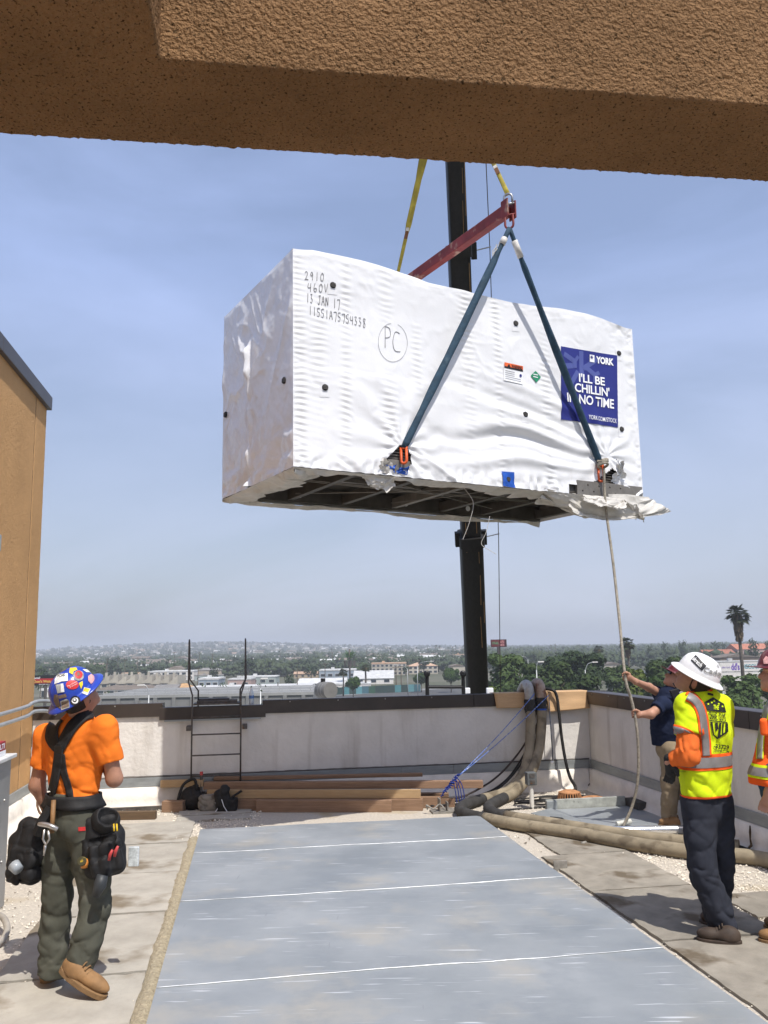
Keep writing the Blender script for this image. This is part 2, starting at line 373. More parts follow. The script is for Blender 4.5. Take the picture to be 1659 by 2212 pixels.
for a0, a1 in segs:
    m = MB(FR); coping(m, a0 + 0.002, a1 - 0.002); c = m.build('coping', BROWN, back)
    k = a0 + 0.35
    while k < a1 - 0.1:
        q = MB(FR); q.lathe([(0.009, 0), (0.008, 0.004), (0, 0.006)], 10, Matrix.Translation((k, -0.035, 1.245)) @ Matrix.Rotation(R_(90), 4, 'X')); q.build('screw', SCREW, c, smooth=True); k += 0.62
m = MB(FR); coping(m, -5.66, -4.34, 1.06, 1.215, o=0.042); m.build('coping', BROWN, back)
m = MB(FR); coping(m, -5.60, -4.40, 1.04, 1.062, o=0.05); m.build('drip_edge', FLASH, back)
for a0, a1 in ((-7.17, -5.0), (-4.997, -2.6), (-2.597, -1.9), (-1.897, -0.03)):
    m = MB(FR); m.box(a0, a1, -0.022, -0.002, 0.262, 0.372); m.build('flashing', FLASH, back, bevel=0.004)
m = MB(FR)                                                     # ragged sealant line above the flashing
t = np.linspace(-7.15, -0.03, 420); P = np.zeros((420, 3, 3))
for j in range(3): P[:, j] = np.stack([t, t * 0 - (0.012 if j != 1 else 0.024), t * 0 + 0.370 + 0.010 * j + 0.006 * fbm(t * 7, t * 0 + j * 3, 0, 31)], -1)
m.grid(P[::-1]); m.build('sealant', mat('sealant', (0.12, 0.11, 0.10), rough=0.9), back)

right = thing('parapet_wall', 'white stucco parapet wall meeting the lumber wall at the corner, behind the vest men', 'wall', RP(0.1, -5))
m = MB(FR); m.box(0.012, 0.22, -13, 0.012, 0, 1.12); wall_grid(m, lambda U, V: stucco_skin(-13, 0.0, 0.2, 1.13, True)(U[::-1], V), 420, 60); m.build('stucco_face', WHITE, right, smooth=40)
m = MB(FR); m.grid(base_skin(True, -12, -0.0)[::-1]); m.build('base_coating', BASEW, right, smooth=True)
for b0, b1 in ((-1.05, -0.037), (-3.9, -1.054), (-6.9, -3.904), (-10, -6.904)):
    m = MB(FR); coping(m, b1 - 0.002, b0 + 0.002, rot=True); c = m.build('coping', BROWN, right)
    k = b1 - 0.2
    while k > b0 + 0.1:
        q = MB(FR); q.lathe([(0.009, 0), (0.008, 0.004), (0, 0.006)], 10, Matrix.Translation((-0.035, k, 1.24)) @ Matrix.Rotation(R_(-90), 4, 'Y')); q.build('screw', SCREW, c, smooth=True); k -= 0.55
for b0, b1 in ((-1.3, -0.023), (-4.3, -1.303), (-10, -4.303)):
    m = MB(FR); m.box(-0.022, -0.002, b0, b1, 0.262, 0.372); m.build('flashing', FLASH, right, bevel=0.004)
STAIN = mat('rust_stain', (0.09, 0.06, 0.035), rough=0.95, var=0.5, scale=14)
for (a_, b_, rot) in ((-0.03, -0.085, 0), (-0.085, -3.85, 1)):            # dark weep cracks below the flashing
    pts = [RP(a_ + random.uniform(-.012, .012) * (1 - rot) - (0.0 if z > .05 else .05), b_ + random.uniform(-.012, .012), z) for z in (0.26, 0.2, 0.14, 0.09, 0.05, 0.01)]
    m = MB(); m.tube(pts, [0.006, 0.011, 0.007, 0.013, 0.009, 0.016], 6); m.build('weep_crack', STAIN, back if not rot else right)

# ------------------------------------------------------------------ stair tower
tower = thing('stair_tower', 'tan stucco tower wall with dark metal roof edge beside the parapet', 'building', RP(-9.5, -3.5))
m = MB(FR); m.box(-12.5, -7.19, -9.0, 0.02, 0, 5.06)
def tw(U, V):
    b = -2.9 + 2.92 * U; z = 5.06 * V; d = 0.0015 * fbm(b * 22, z * 22, 0, 8) + 0.0015 * vn(b * 60, z * 60, 1, 9)
    g = np.zeros_like(b)
    for bj in (-0.52,): g = np.maximum(g, np.clip(1 - np.abs(b - bj) / 0.012, 0, 1))
    return np.stack([-7.18 + d - 0.03 * g, b, z], -1)
m.box(-7.6, -7.18, -9.0, -2.9, 0, 5.06); wall_grid(m, tw, 230, 400); m.build('wall', STUC_T, tower, smooth=50)
m = MB(FR)
for bj in (-0.52,): m.box(-7.2, -7.184, bj - 0.011, bj + 0.011, 0.3, 5.05)
m.build('control_joint', mat('joint_dark', (0.07, 0.045, 0.025), rough=0.9), tower)
ROOFEDGE = mat('roof_edge_grey', (0.085, 0.08, 0.085), rough=0.45, var=0.1, scale=3, metal=0.2)
for b0, b1 in ((-9.05, -2.2), (-2.195, 0.075)):
    m = MB(FR); m.box(-12.55, -7.125, b0, b1, 5.06, 5.235); m.build('roof_edge', ROOFEDGE, tower, bevel=0.008)
m = MB(FR); m.box(-7.18, -7.15, -8, -0.03, 0.26, 0.37); m.build('flashing', FLASH, tower, bevel=0.004)
m = MB(FR)
m.grid(np.stack([np.stack([-7.18 + np.array([0.004, .05, .06, .08, .2, .22]), np.full(6, b), np.array([.262, .25, .12, .06, .008, -.01])], -1) for b in np.linspace(-9, 0, 60)], 0)); m.build('base_coating', BASEW, tower, smooth=True)
GALVC = mat('conduit_grey', (0.42, 0.43, 0.43), rough=0.5, metal=0.5, var=0.12, scale=12)
for z, bb, tail in ((1.335, -0.02, 0.10), (1.225, -0.16, 0.04)):
    pts = [RP(-7.08, -6, z - 0.06), RP(-7.08, -1.2, z - 0.03), RP(-7.08, -0.5, z), RP(-7.06, bb - 0.2, z + 0.01), RP(-6.98, bb, z - 0.005), RP(-6.86, 0.05, z + tail - 0.12)]
    m = MB(); m.tube(smoothpath(pts, 5), 0.022, 10); m.build('conduit', GALVC, tower, smooth=True)
m = MB(); m.tube([RP(-7.12, -2.22, 1.3), RP(-7.12, -2.22, 3.0)], 0.025, 10)
m.build('conduit', GALVC, tower, smooth=True)
m = MB(FR); m.box(-7.17, -7.06, -2.35, -2.13, 2.95, 3.12); m.build('junction_box', GALVC, tower, bevel=0.01)

# ------------------------------------------------------------------ overhead stucco frame
FC = Matrix.Translation((-0.4425, 1.578, 3.1)) @ Matrix.Rotation(R_(8.15), 4, 'Z') @ Matrix.Scale(0.75, 4)
canopy = thing('stucco_frame', 'rough tan stucco beam frame overhead with sunlit inner face', 'beam', FC @ Vector((0, 0, 0)))
def beam_skin(x0, x1, prof, nu, along='x', seed=0):
    # prof: polyline (d, z) resampled finely; displaced along its normal
    pr = [Vector((p[0], p[1])) for p in prof]; out = []; nrm = []
    for i in range(len(pr) - 1):
        L = (pr[i + 1] - pr[i]).length; k = max(2, int(L / 0.0062)); d = (pr[i + 1] - pr[i]).normalized(); n_ = Vector((d.y, -d.x))
        for q in range(k + (i == len(pr) - 2)): out.append(pr[i] + (pr[i + 1] - pr[i]) * (q / k)); nrm.append(n_)
    nr = []
    for i in range(len(out)):
        s_ = Vector((0, 0))
        for j in range(max(0, i - 2), min(len(out), i + 3)): s_ += nrm[j]
        nr.append(s_.normalized())
    D = np.array([[o.x, o.y] for o in out]); N = np.array([[o.x, o.y] for o in nr]); s = np.arange(len(out)) * 0.0062
    X = np.linspace(x0, x1, nu); XX, SS = np.meshgrid(X, s, indexing='ij')
    h = 0.0022 * fbm(XX * 80, SS * 80, 0.5, seed + 1, 2) - 0.0040 * np.clip(vn(XX * 85, SS * 85, 3, seed + 2) - 0.15, 0, 1) + 0.0022 * np.clip(vn(XX * 75, SS * 75, 9, seed + 4), 0, 1)
    Pd = D[None, :, 0] + N[None, :, 0] * h; Pz = D[None, :, 1] + N[None, :, 1] * h
    return np.stack([XX, Pd, Pz], -1) if along == 'x' else np.stack([Pd, XX, Pz], -1)
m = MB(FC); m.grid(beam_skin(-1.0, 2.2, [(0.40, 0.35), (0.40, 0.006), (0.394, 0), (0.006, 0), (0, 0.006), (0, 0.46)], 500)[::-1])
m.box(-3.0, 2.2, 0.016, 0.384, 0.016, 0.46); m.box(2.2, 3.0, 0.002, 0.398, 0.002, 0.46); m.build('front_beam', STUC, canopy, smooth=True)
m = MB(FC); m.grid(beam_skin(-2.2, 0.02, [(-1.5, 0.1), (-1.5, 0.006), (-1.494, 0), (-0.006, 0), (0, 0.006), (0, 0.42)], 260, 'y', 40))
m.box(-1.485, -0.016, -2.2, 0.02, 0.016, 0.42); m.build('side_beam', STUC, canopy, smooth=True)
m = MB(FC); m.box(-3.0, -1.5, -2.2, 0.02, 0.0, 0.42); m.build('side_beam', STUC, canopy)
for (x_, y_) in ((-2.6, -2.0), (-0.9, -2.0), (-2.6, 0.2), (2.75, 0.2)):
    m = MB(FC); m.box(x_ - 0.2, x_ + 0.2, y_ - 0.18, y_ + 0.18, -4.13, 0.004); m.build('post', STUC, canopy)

# ------------------------------------------------------------------ sheet metal deck
def galv():
    m = bpy.data.materials.new('galvanized_sheet'); m.use_nodes = True; n = m.node_tree; b = n.nodes['Principled BSDF']; L = n.links.new
    tc = n.nodes.new('ShaderNodeTexCoord')
    def noise(scale, det, loc=(0, 0, 0), sc=(1, 1, 1), rot=0.0, rough=.6, dist=0.0):
        mp = n.nodes.new('ShaderNodeMapping'); mp.inputs['Location'].default_value = loc; mp.inputs['Scale'].default_value = sc; mp.inputs['Rotation'].default_value = (0, 0, rot); L(tc.outputs['Object'], mp.inputs[0])
        q = n.nodes.new('ShaderNodeTexNoise'); q.inputs['Scale'].default_value = scale; q.inputs['Detail'].default_value = det; q.inputs['Roughness'].default_value = rough; q.inputs['Distortion'].default_value = dist; L(mp.outputs[0], q.inputs['Vector']); return q.outputs[0]
    def ramp(src, a, c, ca=(0, 0, 0, 1), cb=(1, 1, 1, 1)):
        r = n.nodes.new('ShaderNodeValToRGB'); r.color_ramp.elements[0].position = a; r.color_ramp.elements[1].position = c; r.color_ramp.elements[0].color = ca; r.color_ramp.elements[1].color = cb; L(src, r.inputs[0]); return r.outputs[0]
    def mix(fac, c1, c2, k=1.0):
        s = n.nodes.new('ShaderNodeMath'); s.operation = 'MULTIPLY'; s.inputs[1].default_value = k; L(fac, s.inputs[0]); q = n.nodes.new('ShaderNodeMix'); q.data_type = 'RGBA'; L(s.outputs[0], q.inputs[0]); L(c1, q.inputs[6]); q.inputs[7].default_value = (*c2, 1); return q.outputs[2]
    big = noise(1.1, 7, rough=.62); col = ramp(big, .33, .70, (.275, .30, .315, 1), (.40, .42, .43, 1))
    col = mix(ramp(noise(1.5, 7, (3, 7, 1)), .54, .70), col, (.50, .46, .38), .55)                    # tan dust
    col = mix(ramp(noise(2.2, 7, (9, 2, 1), rough=.7), .54, .72), col, (.26, .285, .31), .6)                  # dark scuffs
    col = mix(ramp(noise(1.0, 3, (1, 4, 0), (2.0, 30, 1), -TH), .645, .70), col, (.74, .76, .78), .8) # short bright scratches
    col = mix(ramp(noise(1.0, 4, (5, 1, 0), (1.2, 75, 1), -TH + .25), .66, .71), col, (.66, .68, .70), .6)
    col = mix(ramp(noise(1.0, 2, (2, 8, 0), (40, 3.0, 1), -TH - .4), .73, .77), col, (.24, .25, .27), .5)
    L(col, b.inputs['Base Color'])
    rr = n.nodes.new('ShaderNodeMapRange'); rr.inputs[3].default_value = .36; rr.inputs[4].default_value = .62; L(big, rr.inputs[0]); L(rr.outputs[0], b.inputs['Roughness']); b.inputs['Metallic'].default_value = .35
    bp = n.nodes.new('ShaderNodeBump'); bp.inputs['Strength'].default_value = .25; bp.inputs['Distance'].default_value = .02; L(noise(3.0, 4), bp.inputs['Height']); L(bp.outputs[0], b.inputs['Normal'])
    return m
GALV = galv()
DARKSIDE = mat('deck_side_dark', (0.05, 0.048, 0.045), rough=0.8, var=0.3, scale=20)
SEAM = mat('folded_seam_glint', (0.80, 0.82, 0.84), rough=0.35, metal=0.4, var=0.2, scale=20, contrast=0.9)
deck = thing('sheet_metal_deck', 'large low deck covered with lapped galvanized sheets on the roof', 'deck', RP(-3.57, -5.2))
m = MB(FR); m.box(-5.015, -2.11, -9.2, -1.93, 0.0, 0.085); m.build('curb', DARKSIDE, deck)
sb = [-1.9, -2.97, -4.48, -6.12, -7.7, -9.25]
for i in range(len(sb) - 1):
    def fn(U, V, i=i):
        a = -5.035 + (2.95) * U; b = sb[i + 1] - 0.03 + (sb[i] - sb[i + 1] + 0.03) * V
        if i == 0: b = b - 0.05 * U * (V)                        # the far edge is not square
        wv = 0.016 * fbm(a * 1.1, a * 0, 0, 50 + i) * (1 - V) + 0.014 * fbm(a * 1.1, a * 0, 0, 49 + i) * V
        z = 0.094 + 0.0055 * vn(a * 1.3, b * 1.3, 0, 60) + 0.0016 * vn(a * 5, b * 5, 0, 61) + 0.0018 * (1 - V) ** 6 - 0.0008 * V
        return np.stack([a, b + wv, z], -1)
    m = MB(FR); wall_grid(m, fn, 90, 44); m.build('sheet', GALV, deck, smooth=True)
    if 0 <= i < 4:                                               # rolled lap edge, its sun glint painted as a near-white colour
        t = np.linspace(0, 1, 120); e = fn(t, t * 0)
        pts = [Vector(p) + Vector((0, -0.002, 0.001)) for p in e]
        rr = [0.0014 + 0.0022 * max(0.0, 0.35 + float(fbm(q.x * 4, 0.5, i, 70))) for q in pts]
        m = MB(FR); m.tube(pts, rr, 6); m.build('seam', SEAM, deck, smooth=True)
m = MB(FR); m.box(-5.036, -5.030, -9.2, -1.95, 0.045, 0.093); m.box(-2.092, -2.086, -9.2, -2.0, 0.045, 0.091); m.build('drip_lip', GALV, deck)
# ================================================================== wrapped chiller, rigging, crane
UL, UW, UH = 4.546, 1.933, 2.142
FU = Matrix.Translation((-0.8305, 7.7, 3.573)) @ Matrix.Rotation(R_(30.34), 4, 'Z')
FUi = FU.inverted(); UN = (FU.to_3x3() @ Vector((0, -1, 0))); UO = FU.translation
ULF = (FU.to_3x3() @ Vector((-1, 0, 0)))
def fpx(x, y, off=0.0):                                        # pixel -> (u, v) on the front face
    p = FUi @ onplane(x, y, UO + UN * off, UN); return p.x, p.z
def lpx(x, y): p = FUi @ onplane(x, y, UO, ULF); return p.y, p.z

FILM = mat('shrink_film', (0.76, 0.765, 0.78), rough=0.27, var=0.03, scale=2.2, spec=0.5, bump=0.10, bscale=45, dist=0.006, bump2=(4.5, .35, .03), spots=((0.66, 0.655, 0.65), 1.7, 0.36))
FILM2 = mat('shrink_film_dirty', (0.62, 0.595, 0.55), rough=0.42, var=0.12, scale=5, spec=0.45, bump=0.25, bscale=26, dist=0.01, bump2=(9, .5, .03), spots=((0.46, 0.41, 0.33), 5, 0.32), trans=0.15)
STEEL = mat('base_steel', (0.085, 0.078, 0.07), rough=0.55, metal=0.35, var=0.25, scale=6)
STEELL = mat('base_steel_light', (0.20, 0.185, 0.165), rough=0.5, metal=0.4, var=0.2, scale=6)
BLACK = mat('black_plastic', (0.012, 0.012, 0.013), rough=0.45, var=0.2, scale=20)
INK = mat('marker_ink', (0.20, 0.20, 0.21), rough=0.6)
TAPEB = mat('blue_tape', (0.015, 0.085, 0.42), rough=0.45, var=0.15, scale=12, bump=0.2, bscale=40)
BANNER = mat('banner_blue', (0.020, 0.026, 0.19), rough=0.4, var=0.08, scale=3, bump=0.12, bscale=25, dist=0.006)
BANNER2 = mat('banner_pale_blue', (0.075, 0.095, 0.30), rough=0.4, var=0.06, scale=3)
PRINTW = mat('print_white', (0.83, 0.84, 0.86), rough=0.45, var=0.03, scale=5)

unit = thing('wrapped_chiller', 'large white shrink-wrapped cooling unit hoisted by slings above the roof', 'cooling unit', UO)
lugL = fpx(868, 990); lugR = fpx(1300, 1030)
bands = [fpx(x, 800)[0] for x in (652, 690, 745, 838, 905, 1012, 1078, 1180, 1330)]
def front_h(u, v):
    u = np.asarray(u, float); v = np.asarray(v, float)
    h = 0.012 * vn(u * 1.1, v * 1.3, 0, 1) + 0.006 * vn(u * 3, v * 3, 0, 2)
    for i, ub in enumerate(bands):
        env = np.exp(-((u - ub - 0.03 * vn(v * 1.5, u * 0, i, 3)) / (0.05 + 0.03 * (i % 2))) ** 2) * np.clip(0.55 + 0.9 * vn(v * 1.6, u * 0 + i * 3.7, 0, 4), 0, 1.2)
        h = h + 0.0046 * env * np.sin(v * 2 * math.pi / 0.062 + 1.6 * vn(u * 6, v * 5, i, 5) + u * 9)
    h = h + 0.005 * np.exp(-(u / 0.10) ** 2) * np.sin(v * 2 * math.pi / 0.055 + 3 * vn(v * 3, u, 1, 6))
    # long folds sweeping to the lug beside the banner
    d = v - (lugR[1] + 0.30) + 0.06 * (u - lugR[0]); m_ = np.exp(-((v - 0.62) / 0.42) ** 2) * np.exp(-((u - 2.65) / 0.95) ** 2)
    wv = d / (0.10 + 0.035 * np.abs(u - lugR[0])) + 0.7 * vn(u * 1.1, v * 2, 3, 7)
    h = h + 0.030 * m_ * np.sin(wv * 2.1) + 0.014 * m_ * np.sin(wv * 5.3 + 1)
    # folds radiating from the first lug
    for (lu, lv, amp, rad) in ((lugL[0], lugL[1] + 0.12, 0.010, 0.65), (lugR[0] + 0.1, lugR[1] + 0.25, 0.010, 0.55)):
        r = np.hypot(u - lu, v - lv) + 1e-6; an = np.arctan2(v - lv, u - lu)
        h = h + amp * np.exp(-(r / rad) ** 2) * np.clip(r / 0.12, 0, 1) * np.sin(an * 11 + 1.5 * vn(u * 4, v * 4, 5, 8))
    # one diagonal crease from the first lug
    t = (u - lugL[0]) * 0.86 - (v - lugL[1] - 0.2) * (-0.5); s_ = (u - lugL[0]) * 0.5 + (v - lugL[1] - 0.2) * 0.86
    h = h + 0.022 * np.exp(-(s_ / 0.028) ** 2) * np.exp(-((t - 0.35) / 0.3) ** 2)
    # heat-shrunk crinkles along the hem, the far edge and the top corner
    cr = fbm(u * 16, v * 10, 0, 9, 3)
    h = h + 0.020 * cr * np.exp(-(v / 0.11) ** 2) + 0.016 * fbm(u * 12, v * 14, 4, 10, 3) * np.exp(-((UL - u) / 0.13) ** 2)
    h = h + 0.024 * np.sin(u * 34 + 5 * vn(u * 4, v * 6, 1, 11)) * np.exp(-((v - 0.06) / 0.07) ** 2) * (0.4 + 0.6 * np.clip(vn(u * 2, v * 0, 0, 12) + .4, 0, 1))
    h = h + 0.018 * fbm(u * 9, v * 9, 6, 13) * np.exp(-(((UL - u) / 0.5) ** 2 + ((UH - v) / 0.22) ** 2))
    h = h + 0.010 * fbm(u * 6, v * 12, 6, 14) * np.exp(-((UH - v) / 0.12) ** 2)
    rd = lambda q: 1 - np.sqrt(np.abs(q) + 0.002)
    h = h + 0.008 * rd(vn(u * 2.2 + 0.7 * v, v * 5 - 0.5 * u, 7, 15)) * np.clip(vn(u * .9, v * .9, 2, 16) + 0.25, 0, 1) + 0.008 * rd(vn(u * 7 + v * 3, v * 8, 9, 17)) * np.clip(vn(u * 1.4, v * 1.4, 4, 18), 0, 1)
    # horizontal film lap
    vl = 1.02 + 0.02 * (u - 1); h = h + 0.006 * np.clip((vl - v) / 0.02, 0, 1) * np.exp(-((u - 0.55) / 0.8) ** 2)
    ed = np.minimum(np.minimum(u / 0.03, (UL - u) / 0.03), np.minimum((UH - v) / 0.04, 1 + v * 0))
    return h * np.clip(ed, 0, 1)
def top_z(u, w):                                               # fan cowls push the film up in low domes
    e = np.minimum(np.minimum(u, UL - u) / 0.25, np.minimum(w, UW - w) / 0.25); e = np.clip(e, 0, 1); e = e * e * (3 - 2 * e)
    z = 0.09 * np.abs(np.sin(u / UL * math.pi * 3.0 + 0.35)) ** 0.8 * np.sin(np.clip(w / UW, 0, 1) * math.pi) ** 0.6
    return (z + 0.03 * vn(u * 2, w * 2, 0, 21) + 0.02 * fbm(u * 7, w * 7, 0, 22)) * e
def edge_z(u):                                                 # the top edge over the front is not straight either
    return 0.055 * np.clip(np.sin(u / UL * math.pi * 3 + 0.25), -0.3, 1) * np.clip(u / 0.2, 0, 1) * np.clip((UL - u) / 0.2, 0, 1) + 0.008 * vn(u * 5, u * 0, 0, 23)
nu, nv = 330, 160
U, V = np.meshgrid(np.linspace(0, UL, nu), np.linspace(0, UH, nv), indexing='ij')
hF = front_h(U, V)
def poly_mask(poly, uu, vv):
    ins = np.zeros(uu.shape, bool); n = len(poly)
    for i in range(n):
        x1, y1 = poly[i]; x2, y2 = poly[(i + 1) % n]
        c = ((y1 > vv) != (y2 > vv)) & (uu < (x2 - x1) * (vv - y1) / (y2 - y1 + 1e-12) + x1); ins ^= c
    return ins
tear1 = [fpx(*p) for p in ((818, 1001), (834, 990), (850, 975), (862, 963), (878, 966), (888, 985), (886, 1004), (872, 1016), (850, 1024), (838, 1012))]
tear2 = [fpx(*p) for p in ((1228, 1047), (1262, 1048), (1285, 1040), (1300, 1028), (1322, 1012), (1330, 1022), (1318, 1040), (1345, 1050), (1372, 1058), (1370, 1090), (1228, 1100))]
Uc = (U[:-1, :-1] + U[1:, 1:]) / 2; Vc = (V[:-1, :-1] + V[1:, 1:]) / 2
jx = 0.012 * vn(Uc * 18, Vc * 18, 0, 30); keep = ~(poly_mask(tear1, Uc + jx, Vc + jx) | poly_mask(tear2, Uc + jx, Vc + jx))
front = np.stack([U, -hF, V + edge_z(U) * np.clip((V - UH + 0.35) / 0.35, 0, 1) ** 2], -1)
film = MB(FU); film.grid(front, 0, keep)
# short end, gathered into a knotted seam
Wd, V2 = np.meshgrid(np.linspace(0, UW, 120), np.linspace(0, UH, 160), indexing='ij')
sx, sv = lpx(543, 760); sx2, _ = lpx(541, 950)
seam = sx + (sx2 - sx) * np.clip((sv - V2) / 1.0, 0, 1) + 0.03 * vn(V2 * 6, V2 * 0, 0, 40)
hL = 0.010 * vn(Wd * 2, V2 * 2, 0, 41) + 0.006 * fbm(Wd * 6, V2 * 6, 0, 42)
hL = hL + 0.075 * np.exp(-((Wd - seam) / 0.03) ** 2) * np.clip((sv + 0.15 - V2) / 0.1, 0, 1) * (0.6 + 0.5 * vn(V2 * 9, V2 * 0, 0, 43))
r = np.hypot(Wd - sx, V2 - sv); an = np.arctan2(V2 - sv, Wd - sx)
rdg = lambda q: 1 - np.sqrt(np.abs(q) + 0.002)
hL = hL + 0.036 * rdg(vn(Wd * 3 + V2 * 2.2, V2 * 2.0 - Wd * 1.2, 0, 44)) * np.exp(-((V2 - sv) / 0.55) ** 2) + 0.035 * rdg(vn(Wd * 6 - V2 * 4, V2 * 3, 3, 45)) * np.exp(-(r / 0.6) ** 2) + 0.030 * np.exp(-(r / 0.10) ** 2) * (0.4 + fbm(Wd * 12, V2 * 12, 0, 43))
hL = hL + 0.030 * fbm(Wd * 3 + V2 * 4, V2 * 7 - Wd * 2, 0, 46) * np.exp(-(V2 / 0.35) ** 2) + 0.014 * fbm(Wd * 3 - V2 * 5, Wd * 4, 0, 47)
hL = hL * np.clip(np.minimum(np.minimum(Wd, UW - Wd) / 0.05, (UH - V2) / 0.05), 0, 1)
film.grid(np.stack([-hL, Wd, V2], -1)[::-1])
Ut, Wt = np.meshgrid(np.linspace(0, UL, 170), np.linspace(0, UW, 80), indexing='ij')
film.grid(np.stack([Ut, Wt, UH + top_z(Ut, Wt) + edge_z(Ut) * np.clip(1 - Wt / 0.35, 0, 1) ** 2], -1))
Ub, Vb = np.meshgrid(np.linspace(0, UL, 60), np.linspace(0, UH, 30), indexing='ij'); film.grid(np.stack([Ub, UW + 0.01 * fbm(Ub * 4, Vb * 4, 0, 48), Vb], -1)[::-1])
Wr, Vr = np.meshgrid(np.linspace(0, UW, 40), np.linspace(0, UH, 60), indexing='ij'); film.grid(np.stack([UL + 0.02 * fbm(Wr * 5, Vr * 5, 0, 49) * np.clip(np.minimum(Wr, UW - Wr) / .05, 0, 1), Wr, Vr], -1))
wrap = film.build('film_wrap', FILM, unit, smooth=True)
def surf(u, v, off=0.006):
    h = float(front_h(np.array([u]), np.array([v]))[0]); return FU @ Vector((u, -h - off, v))
def decal(name, vs, fs, mt, parent, off, maxlen=0.05):
    vs, fs = subdiv2d(vs, fs, maxlen)
    hs = front_h(np.array([q[0] for q in vs]), np.array([q[1] for q in vs]))
    m = MB(FU); m.add([(q[0], -hh - off, q[1]) for q, hh in zip(vs, hs)], fs); return m.build(name, mt, parent, smooth=True)

# hem folded under the base, ragged inside
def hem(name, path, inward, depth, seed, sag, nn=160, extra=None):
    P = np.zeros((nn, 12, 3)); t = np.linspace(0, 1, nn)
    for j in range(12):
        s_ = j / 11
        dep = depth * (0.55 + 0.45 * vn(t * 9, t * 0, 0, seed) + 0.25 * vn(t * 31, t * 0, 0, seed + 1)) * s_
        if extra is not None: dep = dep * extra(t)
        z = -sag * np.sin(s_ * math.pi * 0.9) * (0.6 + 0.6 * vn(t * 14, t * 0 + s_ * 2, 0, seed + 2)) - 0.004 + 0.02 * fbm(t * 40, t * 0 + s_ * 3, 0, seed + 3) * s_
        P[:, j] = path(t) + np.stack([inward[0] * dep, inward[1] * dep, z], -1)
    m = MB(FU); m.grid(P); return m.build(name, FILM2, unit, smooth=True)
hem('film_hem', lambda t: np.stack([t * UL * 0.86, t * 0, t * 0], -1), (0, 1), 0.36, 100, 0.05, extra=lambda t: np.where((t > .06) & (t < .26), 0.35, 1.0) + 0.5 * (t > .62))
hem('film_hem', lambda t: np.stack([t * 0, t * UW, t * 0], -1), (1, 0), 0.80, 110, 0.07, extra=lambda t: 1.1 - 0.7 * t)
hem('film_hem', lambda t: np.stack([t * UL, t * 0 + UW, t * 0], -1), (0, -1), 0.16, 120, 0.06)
# base frame seen from below
b = MB(FU); b.box(0.03, UL - 0.03, 0.03, 0.10, 0.012, 0.20); b.build('base_rail', STEEL, unit, bevel=0.006)
b = MB(FU); b.box(0.03, UL - 0.03, UW - 0.10, UW - 0.03, 0.012, 0.20); b.build('base_rail', STEEL, unit, bevel=0.006)
for x in (0.06, 0.75, 1.45, 2.15, 2.85, 3.5, UL - 0.12):
    b = MB(FU); b.box(x, x + 0.07, 0.1, UW - 0.1, 0.03, 0.15); b.build('cross_member', STEEL if x != 2.15 else STEELL, unit, bevel=0.005)
for y in (0.55, 1.15):
    b = MB(FU); b.box(0.15, UL - 0.15, y, y + 0.05, 0.155, 0.20); b.build('inner_rail', STEELL, unit)
b = MB(FU); b.box(0.04, UL - 0.04, 0.04, UW - 0.04, 0.205, 0.23); b.build('belly_panel', STEEL, unit)
for (x0, x1, y0, y1) in ((0.7, 2.6, 1.5, 0.25), (1.0, 3.4, 0.3, 1.45), (0.3, 3.9, 0.8, 0.85), (0.4, 3.6, 0.74, 0.79), (2.0, 2.7, 1.6, 0.2)):
    b = MB(FU); b.tube([(x0, y0, 0.05), ((x0 + x1) / 2, (y0 + y1) / 2, 0.035), (x1, y1, 0.05)], 0.006, 6); b.build('binding_wire', STEELL, unit, smooth=True)
for x, y in ((0.9, UW - 0.028), (2.35, UW - 0.028), (3.3, UW - 0.028)):
    b = MB(FU); b.lathe([(0.035, 0), (0.035, 0.004), (0, 0.005)], 12, Matrix.Translation((x, y - 0.075, 0.1)) @ Matrix.Rotation(R_(90), 4, 'X')); b.build('lifting_hole', FILM, unit)
# exposed corner channel and louvres behind the tears
b = MB(FU); b.box(lugR[0] - 0.40, UL - 0.02, -0.012, 0.03, -0.012, 0.165); ch = b.build('corner_channel', STEELL, unit, bevel=0.006)
for i in range(9):
    b = MB(FU); b.lathe([(0.010, 0), (0.009, 0.006), (0, 0.008)], 8, Matrix.Translation((lugR[0] - 0.32 + i * 0.085, -0.012, 0.05 + 0.07 * (i % 2))) @ Matrix.Rotation(R_(90), 4, 'X')); b.build('bolt', STEEL, ch, smooth=True)
for (c, w_, hgt) in ((lugL, 0.46, 0.34), (lugR, 0.6, 0.42)):
    b = MB(FU); b.box(c[0] - w_ / 2, c[0] + w_ / 2, 0.05, 0.06, 0.0, hgt + 0.1); bk = b.build('louvre_backing', BLACK, unit)
    for k in range(9):
        b = MB(FU); b.box(c[0] - w_ / 2, c[0] + w_ / 2, 0.03, 0.055, 0.19 + k * 0.03, 0.20 + k * 0.03); b.build('louvre', STEELL, bk)
b = MB(FU); b.box(lugL[0] - 0.17, lugL[0] + 0.2, 0.006, 0.03, 0.02, 0.17); b.build('lug_plate', STEELL, unit, bevel=0.005)

